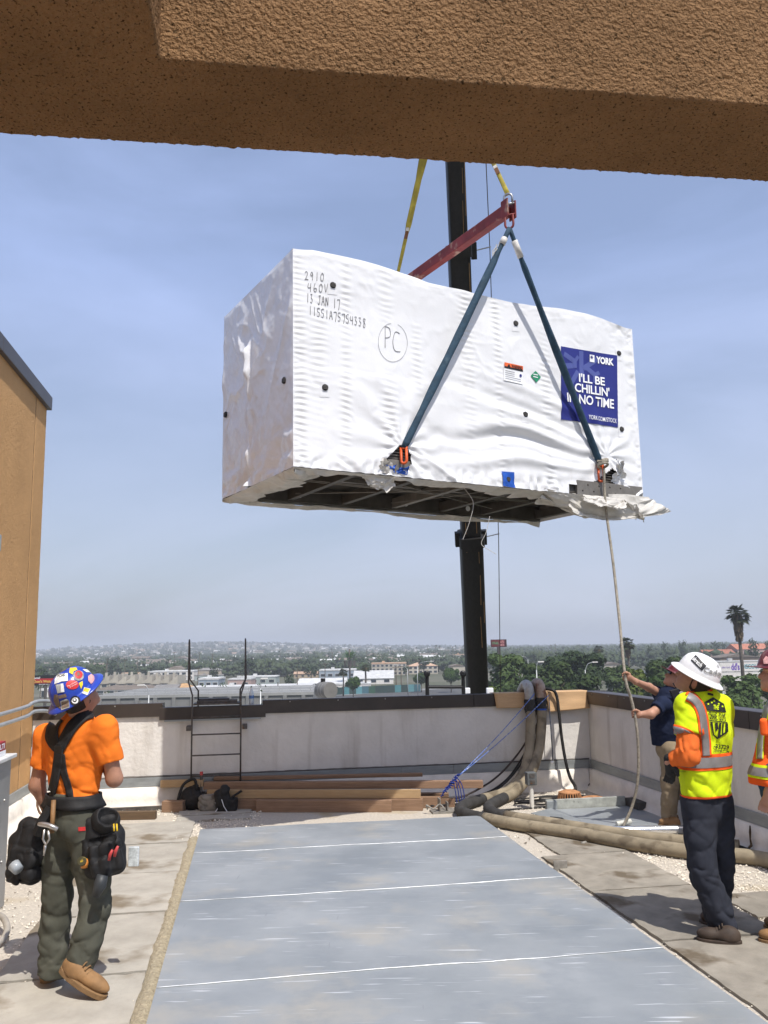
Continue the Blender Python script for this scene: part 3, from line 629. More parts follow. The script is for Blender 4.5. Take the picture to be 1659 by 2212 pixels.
def crumple(name, c00, c10, c01, c11, amp, seed, mt, n=40, f=6, bulge=0.0):
    a, b_, c, d = [np.array(q) for q in (c00, c10, c01, c11)]; s_, t_ = np.meshgrid(np.linspace(0, 1, n), np.linspace(0, 1, n), indexing='ij')
    P = ((1 - s_) * (1 - t_))[..., None] * a + (s_ * (1 - t_))[..., None] * b_ + ((1 - s_) * t_)[..., None] * c + (s_ * t_)[..., None] * d
    for k in range(3): P[..., k] += amp * fbm(s_ * f, t_ * f, 0, seed + k * 5, 4) * np.minimum(1, 0.25 + 2 * t_)
    P[..., 2] -= bulge * np.sin(t_ * math.pi * 0.8) * np.sin(np.clip(s_, 0, 1) * math.pi) ** 0.7
    m = MB(FU); m.grid(P); return m.build(name, mt, unit, smooth=True)
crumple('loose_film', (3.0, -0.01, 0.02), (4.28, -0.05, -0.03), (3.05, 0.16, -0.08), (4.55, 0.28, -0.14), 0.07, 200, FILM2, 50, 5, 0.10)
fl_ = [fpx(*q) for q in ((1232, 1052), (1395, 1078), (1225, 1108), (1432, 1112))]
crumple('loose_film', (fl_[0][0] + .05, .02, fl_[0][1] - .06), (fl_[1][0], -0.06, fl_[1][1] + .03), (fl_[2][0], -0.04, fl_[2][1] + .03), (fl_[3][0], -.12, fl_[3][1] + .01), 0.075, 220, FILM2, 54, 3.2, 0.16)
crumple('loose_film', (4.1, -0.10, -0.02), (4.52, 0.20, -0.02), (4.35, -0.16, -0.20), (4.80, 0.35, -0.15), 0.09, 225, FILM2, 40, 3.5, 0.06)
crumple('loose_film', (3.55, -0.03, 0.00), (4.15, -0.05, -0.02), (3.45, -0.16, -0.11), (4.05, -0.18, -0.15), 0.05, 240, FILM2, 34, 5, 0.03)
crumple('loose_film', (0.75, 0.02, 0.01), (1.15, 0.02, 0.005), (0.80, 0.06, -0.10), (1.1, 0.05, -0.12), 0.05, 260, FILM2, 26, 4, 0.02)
u_, v_ = fpx(1325, 1008); crumple('torn_film', (u_ - 0.05, -0.02, v_ - 0.18), (u_ + 0.16, -0.02, v_ - 0.12), (u_ - 0.03, -0.10, v_ + 0.06), (u_ + 0.06, -0.13, v_ + 0.03), 0.06, 280, FILM, 26, 4)
for (px, py, sd) in ((838, 1013, 1), (866, 1017, 2), (1288, 1080, 3), (1318, 1085, 4)):
    u_, v_ = fpx(px, py); w_ = 0.055; crumple('tape_flap', (u_ - w_, -0.02, v_ - 0.035), (u_ + w_, -0.03, v_ - 0.04), (u_ - w_ * .7, -0.04, v_ + 0.035), (u_ + w_, -0.05, v_ + 0.03), 0.03, 300 + sd, TAPEB, 14, 3)
u_, v_ = fpx(829, 1006); crumple('torn_film', (u_ - 0.07, -0.02, v_ - 0.07), (u_ + 0.05, -0.03, v_ - 0.08), (u_ - 0.05, -0.07, v_ + 0.06), (u_ + 0.05, -0.06, v_ + 0.04), 0.05, 290, FILM2, 20, 3)

# vents in the film; black discs paint in the dark of the holes
def port(c, nrm_local, rad, pats=True):
    m = MB(FU); M_ = Matrix.Translation(c) @ Vector((0, 0, 1)).rotation_difference(Vector(nrm_local)).to_matrix().to_4x4()
    m.lathe([(rad, -0.01), (rad, 0.004), (rad * 0.92, 0.007), (0, 0.007)], 22, M_, sy=1.0); p = m.build('vent_port', BLACK, unit, smooth=30)
    for k in (-0.45, 0.0, 0.45):
        q = MB(FU); q.M = FU @ M_; wv = rad * math.sqrt(1 - k * k) * 0.9; q.box(-wv, wv, k * rad - 0.005, k * rad + 0.005, 0.006, 0.013) if abs(nrm_local[1]) > .5 else q.box(k * rad - 0.005, k * rad + 0.005, -wv, wv, 0.006, 0.013); q.build('vent_slat', STEEL, p)
for x, y in ((718, 617), (702, 837), (1113, 699), (1133, 896), (1337, 763), (1343, 927)):
    u_, v_ = fpx(x, y); h = float(front_h(np.array([u_]), np.array([v_]))[0]); port((u_, -h - 0.004, v_), (0, -1, 0), 0.032)
    vs = [(u_ - 0.055, v_ - 0.10), (u_ + 0.05, v_ - 0.09), (u_ + 0.055, v_ + 0.03), (u_ - 0.05, v_ + 0.05)]; decal('film_patch', vs, [(0, 1, 2, 3)], FILM, unit, 0.003, 0.03)
for x, y in ((616, 822), (489, 896)):
    w_, v_ = lpx(x, y); port((-0.012, w_, v_), (-1, 0, 0), 0.034)
u_, v_ = fpx(1097, 1036); decal('blue_tape_patch', [(u_ - 0.085, v_ - 0.08), (u_ + 0.085, v_ - 0.085), (u_ + 0.08, v_ + 0.085), (u_ - 0.09, v_ + 0.08)], [(0, 1, 2, 3)], TAPEB, unit, 0.012, 0.03)
h = float(front_h(np.array([u_]), np.array([v_]))[0]); port((u_ - 0.005, -h - 0.014, v_), (0, -1, 0), 0.027)

# banner
bc = [fpx(*p) for p in ((1211, 748), (1333, 768), (1334, 924), (1212, 906))]
def bst(s_, t_):
    a = Vector(bc[0]) * (1 - s_) + Vector(bc[1]) * s_; b_ = Vector(bc[3]) * (1 - s_) + Vector(bc[2]) * s_; q = a * (1 - t_) + b_ * t_; return (q.x, q.y)
g = 14; vs = [bst(i / g, j / g) for i in range(g + 1) for j in range(g + 1)]; fs = [(i * (g + 1) + j, i * (g + 1) + j + 1, (i + 1) * (g + 1) + j + 1, (i + 1) * (g + 1) + j) for i in range(g) for j in range(g)]
banner = decal('advert_banner', vs, fs, BANNER, unit, 0.006, 0.06); tag(banner, 'blue advert sheet with white lettering stuck on the wrap')
def bbar(x0, y0, x1, y1, w_):
    d = Vector((x1 - x0, y1 - y0)).normalized(); n_ = Vector((-d.y, d.x)) * w_ / 2
    return [bst(*(Vector(p) + s * n_)) for p, s in (((x0, y0), 1), ((x1, y1), 1), ((x1, y1), -1), ((x0, y0), -1))]
flake = [bbar(.355, .02, .355, .40, .075), bbar(.05, .10, .24, .18, .07), bbar(.03, .275, .24, .235, .075), bbar(.17, .49, .29, .31, .07), bbar(.39, .26, .66, .08, .07), bbar(.40, .22, .60, .33, .07), bbar(.58, .33, .67, .28, .055), bbar(.58, .30, .58, .44, .05), bbar(.24, .18, .30, .10, .05), bbar(.24, .24, .20, .14, .05), bbar(.24, .17, .24, .27, .06)]
vs, fs = [], []
for q in flake: fs.append(tuple(range(len(vs), len(vs) + 4))); vs += q
fl = MB(FU)
for q in flake:
    hs = front_h(np.array([p[0] for p in q]), np.array([p[1] for p in q]))
for i, q in enumerate(flake):
    decal('snowflake_bar', q, [(0, 1, 2, 3)], BANNER2, banner, 0.0075 + 0.0003 * i, 0.06)
def btext(txt, s0, t0, s1, t1, name, bold=0.03, mt=PRINTW, sp=1.0):
    vs, fs = fit_text(txt, s0, t1, s1, t0, bold=bold, spacing=sp)
    return decal(name, [bst(*q) for q in vs], fs, mt, banner, 0.0125, 0.05)
btext('YORK', .615, .055, .93, .155, 'lettering', .05)
decal('emblem', [bst(.50, .05), bst(.585, .05), bst(.585, .15), bst(.50, .15)], [(0, 1, 2, 3)], PRINTW, banner, 0.0125, 0.06)
for i in range(3):
    c = Vector((.533, .085)); d = Vector((math.cos(i * 1.047), math.sin(i * 1.047))) * .028
    decal('emblem_flake', bbar(c.x - d.x, c.y - d.y, c.x + d.x, c.y + d.y, .010), [(0, 1, 2, 3)], BANNER, banner, 0.0145 + 0.0003 * i, 0.06)
btext("I'LL BE", .30, .335, .76, .455, 'lettering', .022, sp=.97)
btext("CHILLIN'", .225, .475, .84, .60, 'lettering', .022, sp=.97)
btext("IN NO TIME", .095, .625, .92, .755, 'lettering', .022, sp=.97)
btext("YORK.COM/STOCK", .455, .888, .965, .948, 'lettering', .006, sp=1.05)
# small labels
def flabel(name, pxs, mt, off=0.007): return decal(name, [fpx(*p) for p in pxs], [(0, 1, 2, 3)], mt, unit, off, 0.03)
WL = flabel('warning_label', ((1088, 783), (1128, 792), (1128, 831), (1087, 822)), PRINTW)
ORG = mat('label_orange', (0.75, 0.13, 0.03), rough=0.5); GRN = mat('label_green', (0.02, 0.26, 0.13), rough=0.45)
def lab2(vs, mt, off, nm): return decal(nm, vs, [(0, 1, 2, 3)], mt, WL, off, 0.03)
lab2([fpx(*p) for p in ((1088, 783), (1128, 792), (1128, 800), (1088, 791))], ORG, 0.010, 'orange_header')
lab2([fpx(*p) for p in ((1088, 791), (1128, 800), (1128, 804), (1088, 795))], BLACK, 0.010, 'black_strip')
for i in range(5):
    y = 800 + i * 4.2; lab2([fpx(*p) for p in ((1090, y), (1090 + (20 if i < 3 else 34), y + 4.5 + (0 if i < 3 else 3)), (1090 + (20 if i < 3 else 34), y + 5.6 + (0 if i < 3 else 3)), (1090, y + 1.1))], mat('print_grey', (.35, .36, .38), rough=.6), 0.010, 'text_line')
vs, fs = fit_text('WARNING', 0, 0, 1, 1, bold=.03); A0, A1, A2 = [Vector(fpx(*p)) for p in ((1103, 795), (1126, 800), (1103, 788))]
decal('lettering', [tuple(A0 + (A1 - A0) * q[0] + (A2 - A0) * q[1]) for q in vs], fs, BLACK, WL, 0.0125, 0.05)
decal('warning_triangle', [fpx(*p) for p in ((1094, 792.2), (1101, 793.8), (1097.5, 786.6))], [(0, 1, 2)], BLACK, WL, 0.0125, 0.05)
u_, v_ = fpx(1123, 812); decal('blue_dot', [(u_ + .017 * math.cos(k * .524), v_ + .017 * math.sin(k * .524)) for k in range(12)], [tuple(range(12))], BANNER, WL, 0.0125, 0.05)
GD = flabel('green_diamond_label', ((1145, 812), (1155, 802), (1167, 815), (1157, 827)), GRN, 0.008)
for k in range(2): decal('cylinder_mark', [fpx(*p) for p in ((1150, 808 + k * 5), (1160, 810 + k * 5.5), (1160, 812 + k * 5.5), (1150, 810 + k * 5))], [(0, 1, 2, 3)], PRINTW, GD, 0.011, 0.03)

# marker handwriting (single strokes)
GLY = {'2': [[(0, .8), (.25, 1), (.6, .9), (.55, .55), (0, .05), (.2, .15), (.9, .08)]], '9': [[(.7, .75), (.45, .98), (.15, .75), (.35, .5), (.7, .75), (.62, .05)]], '1': [[(.5, 1), (.45, 0)]], '0': [[(.5, .95), (.1, .6), (.2, .08), (.7, .12), (.85, .65), (.5, .95)]],
       '4': [[(.2, .95), (.05, .45), (.8, .48)], [(.75, .95), (.7, .0)]], '6': [[(.45, 1), (.15, .4), (.3, .02), (.75, .1), (.7, .42), (.2, .35)]], 'V': [[(.05, .95), (.35, .05), (.8, 1)]], '3': [[(.1, .9), (.6, .95), (.35, .55), (.7, .4), (.5, .03), (.05, .1)]],
       'J': [[(.25, .95), (.95, 1)], [(.65, .97), (.6, .2), (.3, .0), (.05, .2)]], 'A': [[(.0, .0), (.45, 1), (.85, .02)], [(.15, .4), (.75, .42)]], 'N': [[(.05, 0), (.1, .95), (.75, .08), (.8, 1)]], '7': [[(.05, .9), (.85, .92), (.5, -.15)]],
       '5': [[(.85, 1), (.2, .95), (.15, .55), (.65, .5), (.6, .08), (.05, .05)]], '8': [[(.75, .9), (.3, .95), (.25, .65), (.7, .3), (.5, -.05), (.15, .12), (.8, .9)]], 'P': [[(.15, 1), (.1, 0)], [(.15, .98), (.7, .9), (.75, .55), (.15, .45)]], 'C': [[(.9, .9), (.4, .95), (.1, .5), (.3, .08), (.95, .05)]]}
def stroke(pl, nm, r=0.0028):
    pts = smoothpath([Vector((p[0], p[1], 0)) for p in pl], 4); hs = front_h(np.array([p.x for p in pts]), np.array([p.y for p in pts]))
    m = MB(FU); m.tube([(p.x, -h_ - 0.004, p.y) for p, h_ in zip(pts, hs)], r, 5); m.build(nm, INK, unit, smooth=True)
def hand(txt, p0, p1, hpx, gap=0.28):
    n = len(txt); d = Vector((p1[0] - p0[0], p1[1] - p0[1]))
    for i, ch in enumerate(txt):
        if ch == ' ': continue
        o = Vector(p0) + d * (i / n); ex = d / n * (1 - gap)
        for st in GLY[ch]:
            stroke([fpx(o.x + ex.x * x, o.y + ex.y * x - hpx * y) for x, y in st], 'handwriting')
hand('2910', (658, 606), (702, 609), 19); hand('460V', (664, 630), (712, 633), 19); hand('13 JAN 17', (661, 653), (736, 668), 20, .2); hand('11551A75754338', (666, 680), (792, 708), 19, .2)
hand('P', (829, 752), (853, 754), 48); hand('C', (846, 760), (873, 763), 46)
stroke([fpx(848 + 32 * math.cos(a), 740 + 42 * math.sin(a)) for a in np.linspace(-1.2, 4.6, 22)], 'handwriting', 0.0016)

# ------------------------------------------------------------------ rigging
BLUESL = mat('sling_blue', (0.018, 0.048, 0.080), rough=0.8, var=0.3, scale=7, bump=0.5, bscale=30, spots=((0.065, 0.11, 0.145), 5, 0.38))
YELSL = mat('sling_yellow', (0.36, 0.29, 0.045), rough=0.85, var=0.3, scale=6, bump=0.4, bscale=30, spots=((0.09, 0.07, 0.03), 4, 0.40))
REDB = mat('spreader_red', (0.17, 0.022, 0.022), rough=0.6, var=0.3, scale=5, bump=0.15, bscale=20, spots=((0.33, 0.19, 0.14), 6, 0.42))
SHK = mat('shackle_steel', (0.34, 0.34, 0.35), rough=0.4, metal=0.8, var=0.2, scale=20)
ORNG = mat('shackle_orange', (0.62, 0.10, 0.02), rough=0.5, var=0.2, scale=20)
TAPEW = mat('sling_sleeve', (0.55, 0.53, 0.50), rough=0.8, var=0.2, scale=20)
OFFS = 0.17
sp_f = onplane(1092, 458, UO + UN * OFFS, UN)
bk = -UN
sp_b = sp_f + bk * (UW + 2 * OFFS)
hook = onplane(962, 128, (sp_f + sp_b) / 2, Vector((0, 1, 0)))
def ribbon_tube(pts, wd, th, name, mt, parent=None, side=None, nz=0.15, seed=0, **k):
    pts = smoothpath(pts, 10) if len(pts) > 2 else [Vector(pts[0]).lerp(Vector(pts[1]), i / 24) for i in range(25)]
    m = MB(); n = 10; vs = []; kk = len(pts)
    for i, p in enumerate(pts):
        d = (pts[min(i + 1, kk - 1)] - pts[max(i - 1, 0)]).normalized(); s_ = Vector(side) if side is not None else d.cross(CAM - p)
        s_ = (s_ - d * s_.dot(d)).normalized(); q = d.cross(s_)
        w_ = wd[i * (len(wd) - 1) // (kk - 1)] if isinstance(wd, list) else wd
        w_ *= 1 + nz * float(vn(i * .5, seed, 0, 3)); t_ = th * (1 + nz * float(vn(i * .4, seed, 5, 3)))
        tw_ = 0.35 * float(vn(i * .2, seed, 9, 3)); s2 = s_ * math.cos(tw_) + q * math.sin(tw_); q2 = d.cross(s2)
        for j in range(n):
            a = 2 * math.pi * j / n; vs.append(p + s2 * math.cos(a) * w_ / 2 + q2 * math.sin(a) * t_ / 2)
    fs = [(i * n + j, i * n + (j + 1) % n, (i + 1) * n + (j + 1) % n, (i + 1) * n + j) for i in range(kk - 1) for j in range(n)] + [tuple(range(n - 1, -1, -1)), tuple((kk - 1) * n + j for j in range(n))]
    m.add(vs, fs); return m.build(name, mt, parent, smooth=True, **k)
spr = thing('spreader_beam', 'scuffed red steel spreader beam above the wrapped unit', 'lifting beam', (sp_f + sp_b) / 2)
d_ = (sp_b - sp_f).normalized(); up = Vector((0, 0, 1)); sd = d_.cross(up)
m = MB(); m.bar(sp_f - d_ * 0.02, sp_b + d_ * 0.02, 0.10, 0.13); m.build('beam', REDB, spr, bevel=0.01)
for e, s_ in ((sp_f, -1), (sp_b, 1)):
    for q in (-0.055, 0.055):
        m = MB(); c = e + d_ * s_ * 0.055; m.obox(c + sd * q, d_ * 0.06, sd * 0.009, up * 0.105); m.build('end_plate', REDB, spr, bevel=0.01)
def shackle(top, bot, mt, label, cat='shackle', r=0.013, wdt=0.045, parent=None, name='shackle'):
    top, bot = Vector(top), Vector(bot); d = (bot - top).normalized(); s_ = d.cross(Vector((0.3, 1, 0.2))).normalized(); L = (bot - top).length; pts = [top + s_ * wdt]
    for a in np.linspace(0, math.pi, 9): pts.append(top + d * (L - wdt + wdt * math.sin(a)) + s_ * wdt * math.cos(a))
    pts.append(top - s_ * wdt)
    o = thing(name, label, cat, top) if parent is None else parent
    m = MB(); m.tube(pts, r, 8); m.build('bow', mt, o, smooth=True)
    m = MB(); m.tube([top + s_ * wdt * 1.5, top - s_ * wdt * 1.5], r * 0.9, 8); m.build('pin', mt, o, smooth=True)
    return o
fe = sp_f - d_ * 0.055; be = sp_b + d_ * 0.055
shackle(fe + up * 0.07, fe + up * 0.19, SHK, 'steel shackle joining yellow sling to the near end of the red beam')
shackle(be + up * 0.07, be + up * 0.19, SHK, 'steel shackle at the far end of the red beam')
ring_f = fe - up * 0.22; ring_b = be - up * 0.22
shackle(fe - up * 0.06, ring_f, REDB, 'red shackle hanging below the near end of the spreader beam')
shackle(be - up * 0.06, ring_b, REDB, 'red shackle hanging below the far end of the spreader beam')
for (e, pw, lb_, sd_) in ((fe + up * 0.18, [.05, .085, .11, .115, .115], 'yellow web sling rising from the near end of the red beam', 1), (be + up * 0.18, [.05, .085, .11, .115, .115], 'yellow web sling rising from the far end of the red beam', 2)):
    y = ribbon_tube([e, hook], pw, 0.022, 'yellow_sling', YELSL, None, seed=sd_, label=lb_, cat='sling')
    p = e.lerp(hook, 0.20 if sd_ == 2 else 0.15); dd = (hook - e).normalized(); s_ = dd.cross(CAM - p).normalized(); nn = s_.cross(dd).normalized()
    if nn.dot(CAM - p) < 0: nn = -nn
    m = MB(); m.obox(p + nn * .016, dd * .05, s_ * .022, nn * .002); m.build('leather_tag', mat('leather', (.16, .07, .03), rough=.8), y)
    m = MB(); m.obox(p + dd * .075 + nn * .016, dd * .022, s_ * .02, nn * .002); m.build('paper_tag', TAPEW, y)
lugLp = surf(*lugL, 0.02); lugRp = surf(lugR[0], lugR[1], 0.02)
endL = onplane(872, 968, UO + UN * 0.03, UN); endR = onplane(1297, 1003, UO + UN * 0.035, UN)
ribbon_tube([ring_f, ring_f.lerp(endL, .5) - up * .01, endL], [.05, .075, .082, .082, .075, .06], 0.045, 'blue_sling', BLUESL, None, seed=5, label='blue round sling slanting to the torn vent at mid front', cat='sling')
bs = ribbon_tube([ring_f, ring_f.lerp(endR, .5) - up * .01, endR], [.05, .075, .082, .082, .078, .06], 0.05, 'blue_sling', BLUESL, None, seed=6, label='blue round sling slanting across the blue advert sheet', cat='sling')
ebL = FU @ Vector((lugL[0], UW + 0.03, 0.12)); ebR = FU @ Vector((lugR[0], UW + 0.03, 0.12))
ribbon_tube([ring_b, ebL], .06, 0.045, 'blue_sling', BLUESL, None, seed=7, label='blue round sling down the hidden rear of the unit', cat='sling', group='rear slings')
ribbon_tube([ring_b, ebR], .06, 0.045, 'blue_sling', BLUESL, None, seed=8, label='blue round sling down the hidden rear of the unit', cat='sling', group='rear slings')
for tgt, f0, f1, nm in ((endR, .05, .12, 'a'), (endL, .05, .08, 'b')):
    dd = (tgt - ring_f); m = MB(); m.tube([ring_f + dd * f0, ring_f + dd * f1], 0.036, 10); m.build('white_sleeve', TAPEW, bs if nm == 'a' else None, smooth=True, **({} if nm == 'a' else dict(label='white sleeve wrapped round the blue sling top', cat='sleeve')))
# tattered tag strips at the sling head
m = MB(); rg = random.Random(4)
for k in range(5):
    p = ring_f + (endL - ring_f) * .09 + Vector((rg.uniform(-.06, -.02), rg.uniform(-.03, .0), rg.uniform(-.05, .04))); m.tube([p, p + Vector((rg.uniform(-.05, 0), 0, -.05)), p + Vector((rg.uniform(-.05, .02), 0, -.11))], 0.006, 5)
m.build('tag_strips', TAPEW, bs)
shackle(endL + up * 0.0, endL - up * 0.0 + (lugLp - endL).normalized() * 0.16, ORNG, 'orange shackle at the torn vent in the wrap', r=0.014, wdt=0.028)
shackle(endR - up * 0.02, endR - up * 0.20 + UN * 0.0, ORNG, 'orange shackle at the exposed corner channel', r=0.014, wdt=0.028)

# tag line held by the man in navy
ROPE = mat('rope_grey', (0.30, 0.27, 0.22), rough=0.95, var=0.35, scale=40, bump=0.6, bscale=90, dist=0.006)
RY = 9.25
hand_hi = at(1350.5, 1462, RY - 0.22); hand_lo = at(1371, 1543, RY - 0.2)
rp_ = [endR - up * 0.06 + UN * .05, onplane(1308, 1090, UO + UN * 0.06, UN), at(1325, 1220, 9.45), at(1338, 1340, 9.25), hand_hi, at(1362, 1505, RY - 0.21), hand_lo, at(1378, 1600, RY - 0.18), at(1378, 1680, RY - 0.12), at(1366, 1740, RY - 0.05), G(1346, 1785, 0.03)]
rope = thing('tag_line', 'grey rope hanging from the unit to the roof, held by the navy-shirted worker', 'rope', G(1346, 1785, 0))
m = MB(); m.tube(smoothpath(rp_, 10), 0.0155, 8); m.build('line', ROPE, rope, smooth=True)
m = MB()
for k in range(3):
    c = endR + UN * 0.03 + up * (-0.02 + 0.03 * k); pts = [c + (FU.to_3x3() @ Vector((0.06 * math.cos(a), -0.05 * math.sin(a) - 0.01, 0.02 * math.sin(a + k)))) for a in np.linspace(0, 2 * math.pi, 14)]; m.tube(pts, 0.015, 7)
m.build('knot', ROPE, rope, smooth=True)

# ------------------------------------------------------------------ crane boom behind the unit
BOOM = mat('boom_black', (0.012, 0.011, 0.010), rough=0.55, var=0.35, scale=3, stretch=(6, 6, 0.7), spec=0.35)
BOOMS = mat('boom_scratch', (0.26, 0.15, 0.06), rough=0.6, var=0.5, scale=5, contrast=.9)
p1 = at(1031, 1497, 20.0); p2 = at(983, 352, 14.6)
bd = (p2 - p1).normalized(); base_p = p1 - bd * 15.5; tip = p1 + bd * 34
boom = thing('crane_boom', 'tall black telescopic crane boom rising behind the wrapped unit', 'crane', base_p)
bx_ = bd.cross(Vector((0, -1, 0))).normalized(); by_ = bx_.cross(bd)
def bsec(t0, t1, wd, nm='boom_section'):
    m = MB(); pr = []
    for k in range(16):
        a = 2 * math.pi * k / 16; c, s_ = math.cos(a), math.sin(a); e = 0.22
        pr.append((math.copysign(abs(c) ** e, c) * wd / 2, math.copysign(abs(s_) ** e, s_) * wd * 0.62))
    vs = [p1 + bd * t + bx_ * x + by_ * y for t in (t0, t1) for x, y in pr]; n = 16
    m.add(vs, [tuple(range(n - 1, -1, -1)), tuple(range(n, 2 * n))] + [(i, (i + 1) % n, (i + 1) % n + n, i + n) for i in range(n)]); return m.build(nm, BOOM, boom, smooth=40)
def tpx(y):
    best = min(np.linspace(0, 20, 800), key=lambda t: abs(proj_y(p1 + bd * t) - y)); return best
def proj(p):
    v = Vector(p) - CAM; w_ = v.dot(_f); return (IW / 2 + FPX * v.dot(_r) / w_, IH / 2 - FPX * v.dot(_u) / w_)
def proj_y(p): return proj(p)[1]
t1_, t2_ = tpx(1162), tpx(545)
bsec(-15.5, t1_, 0.47); bsec(t1_, t2_, 0.405); bsec(t2_, 24, 0.335); bsec(24, 34, 0.27)
bsec(t1_ - 0.12, t1_ + 0.1, 0.53, 'collar'); bsec(t2_ - 0.1, t2_ + 0.12, 0.46, 'collar')
rg = random.Random(17)
for (ta, tb, wd) in ((0.3, t1_ - .2, .47), (t1_ + .2, t2_ - .2, .405), (t2_ + .2, 16, .335)):      # rub marks worn through the paint
    for xo, dens in ((-.30, .5), (.26, .9), (.40, .35)):
        t = ta
        while t < tb:
            L_ = rg.uniform(.25, 1.2); w_ = rg.uniform(.006, .014)
            if rg.random() < dens:
                x_ = wd * xo + rg.uniform(-.01, .01); m = MB(); q0 = p1 + bd * t + bx_ * x_ - by_ * (wd * .62 + .003); q1 = p1 + bd * min(tb, t + L_) + bx_ * (x_ + rg.uniform(-.012, .012)) - by_ * (wd * .62 + .003)
                if (q0 - CAM).length > ((p1 + bd * t + bx_ * x_ + by_ * (wd * .62 + .003)) - CAM).length: q0 = q0 + by_ * (wd * 1.24 + .006); q1 = q1 + by_ * (wd * 1.24 + .006)
                m.bar(q0, q1, w_, .004, up=by_); m.build('rub_mark', BOOMS, boom)
            t += L_ + rg.uniform(.05, .3)
for t, s_ in ((t1_, 1), (t1_, -1), (t2_, 1)):
    m = MB(); m.obox(p1 + bd * t + bx_ * s_ * 0.29, bx_ * 0.05, by_ * 0.06, bd * 0.16); m.build('wear_pad_bracket', BOOM, boom)
    if s_ == 1: m = MB(); m.tube([p1 + bd * t + bx_ * 0.3, p1 + bd * (t + .05) + bx_ * 0.62], 0.012, 6); m.build('cable_guide', SHK, boom)
m = MB(); q0 = p1 + bx_ * 0.52 - bd * 1; m.tube([q0, p1 + bd * t1_ + bx_ * 0.60, p1 + bd * t2_ + bx_ * 0.60, p1 + bd * 30 + bx_ * 0.3], 0.009, 5); m.build('boom_cable', STEEL, boom)
m = MB(); m.lathe([(0.12, 0), (0.16, 0.1), (0.16, 0.35), (0.08, 0.45)], 16, Matrix.Translation(hook + up * 0.08)); m.build('hook_block', YELSL, boom, smooth=40)
m = MB(); m.tube([hook + up * 0.4, tip], 0.012, 6); m.build('hoist_rope', STEEL, boom)
# thin wires dangling from the base of the unit
for i, pts in enumerate(([(1003, 1055), (1022, 1085), (1015, 1125), (1000, 1165)], [(1058, 1115), (1050, 1150), (1040, 1175), (1060, 1190), (1072, 1197)])):
    m = MB(); m.tube(smoothpath([at(x, y, 8.9) for x, y in pts], 8), 0.003, 5); m.build('loose_wire', TAPEW, unit)
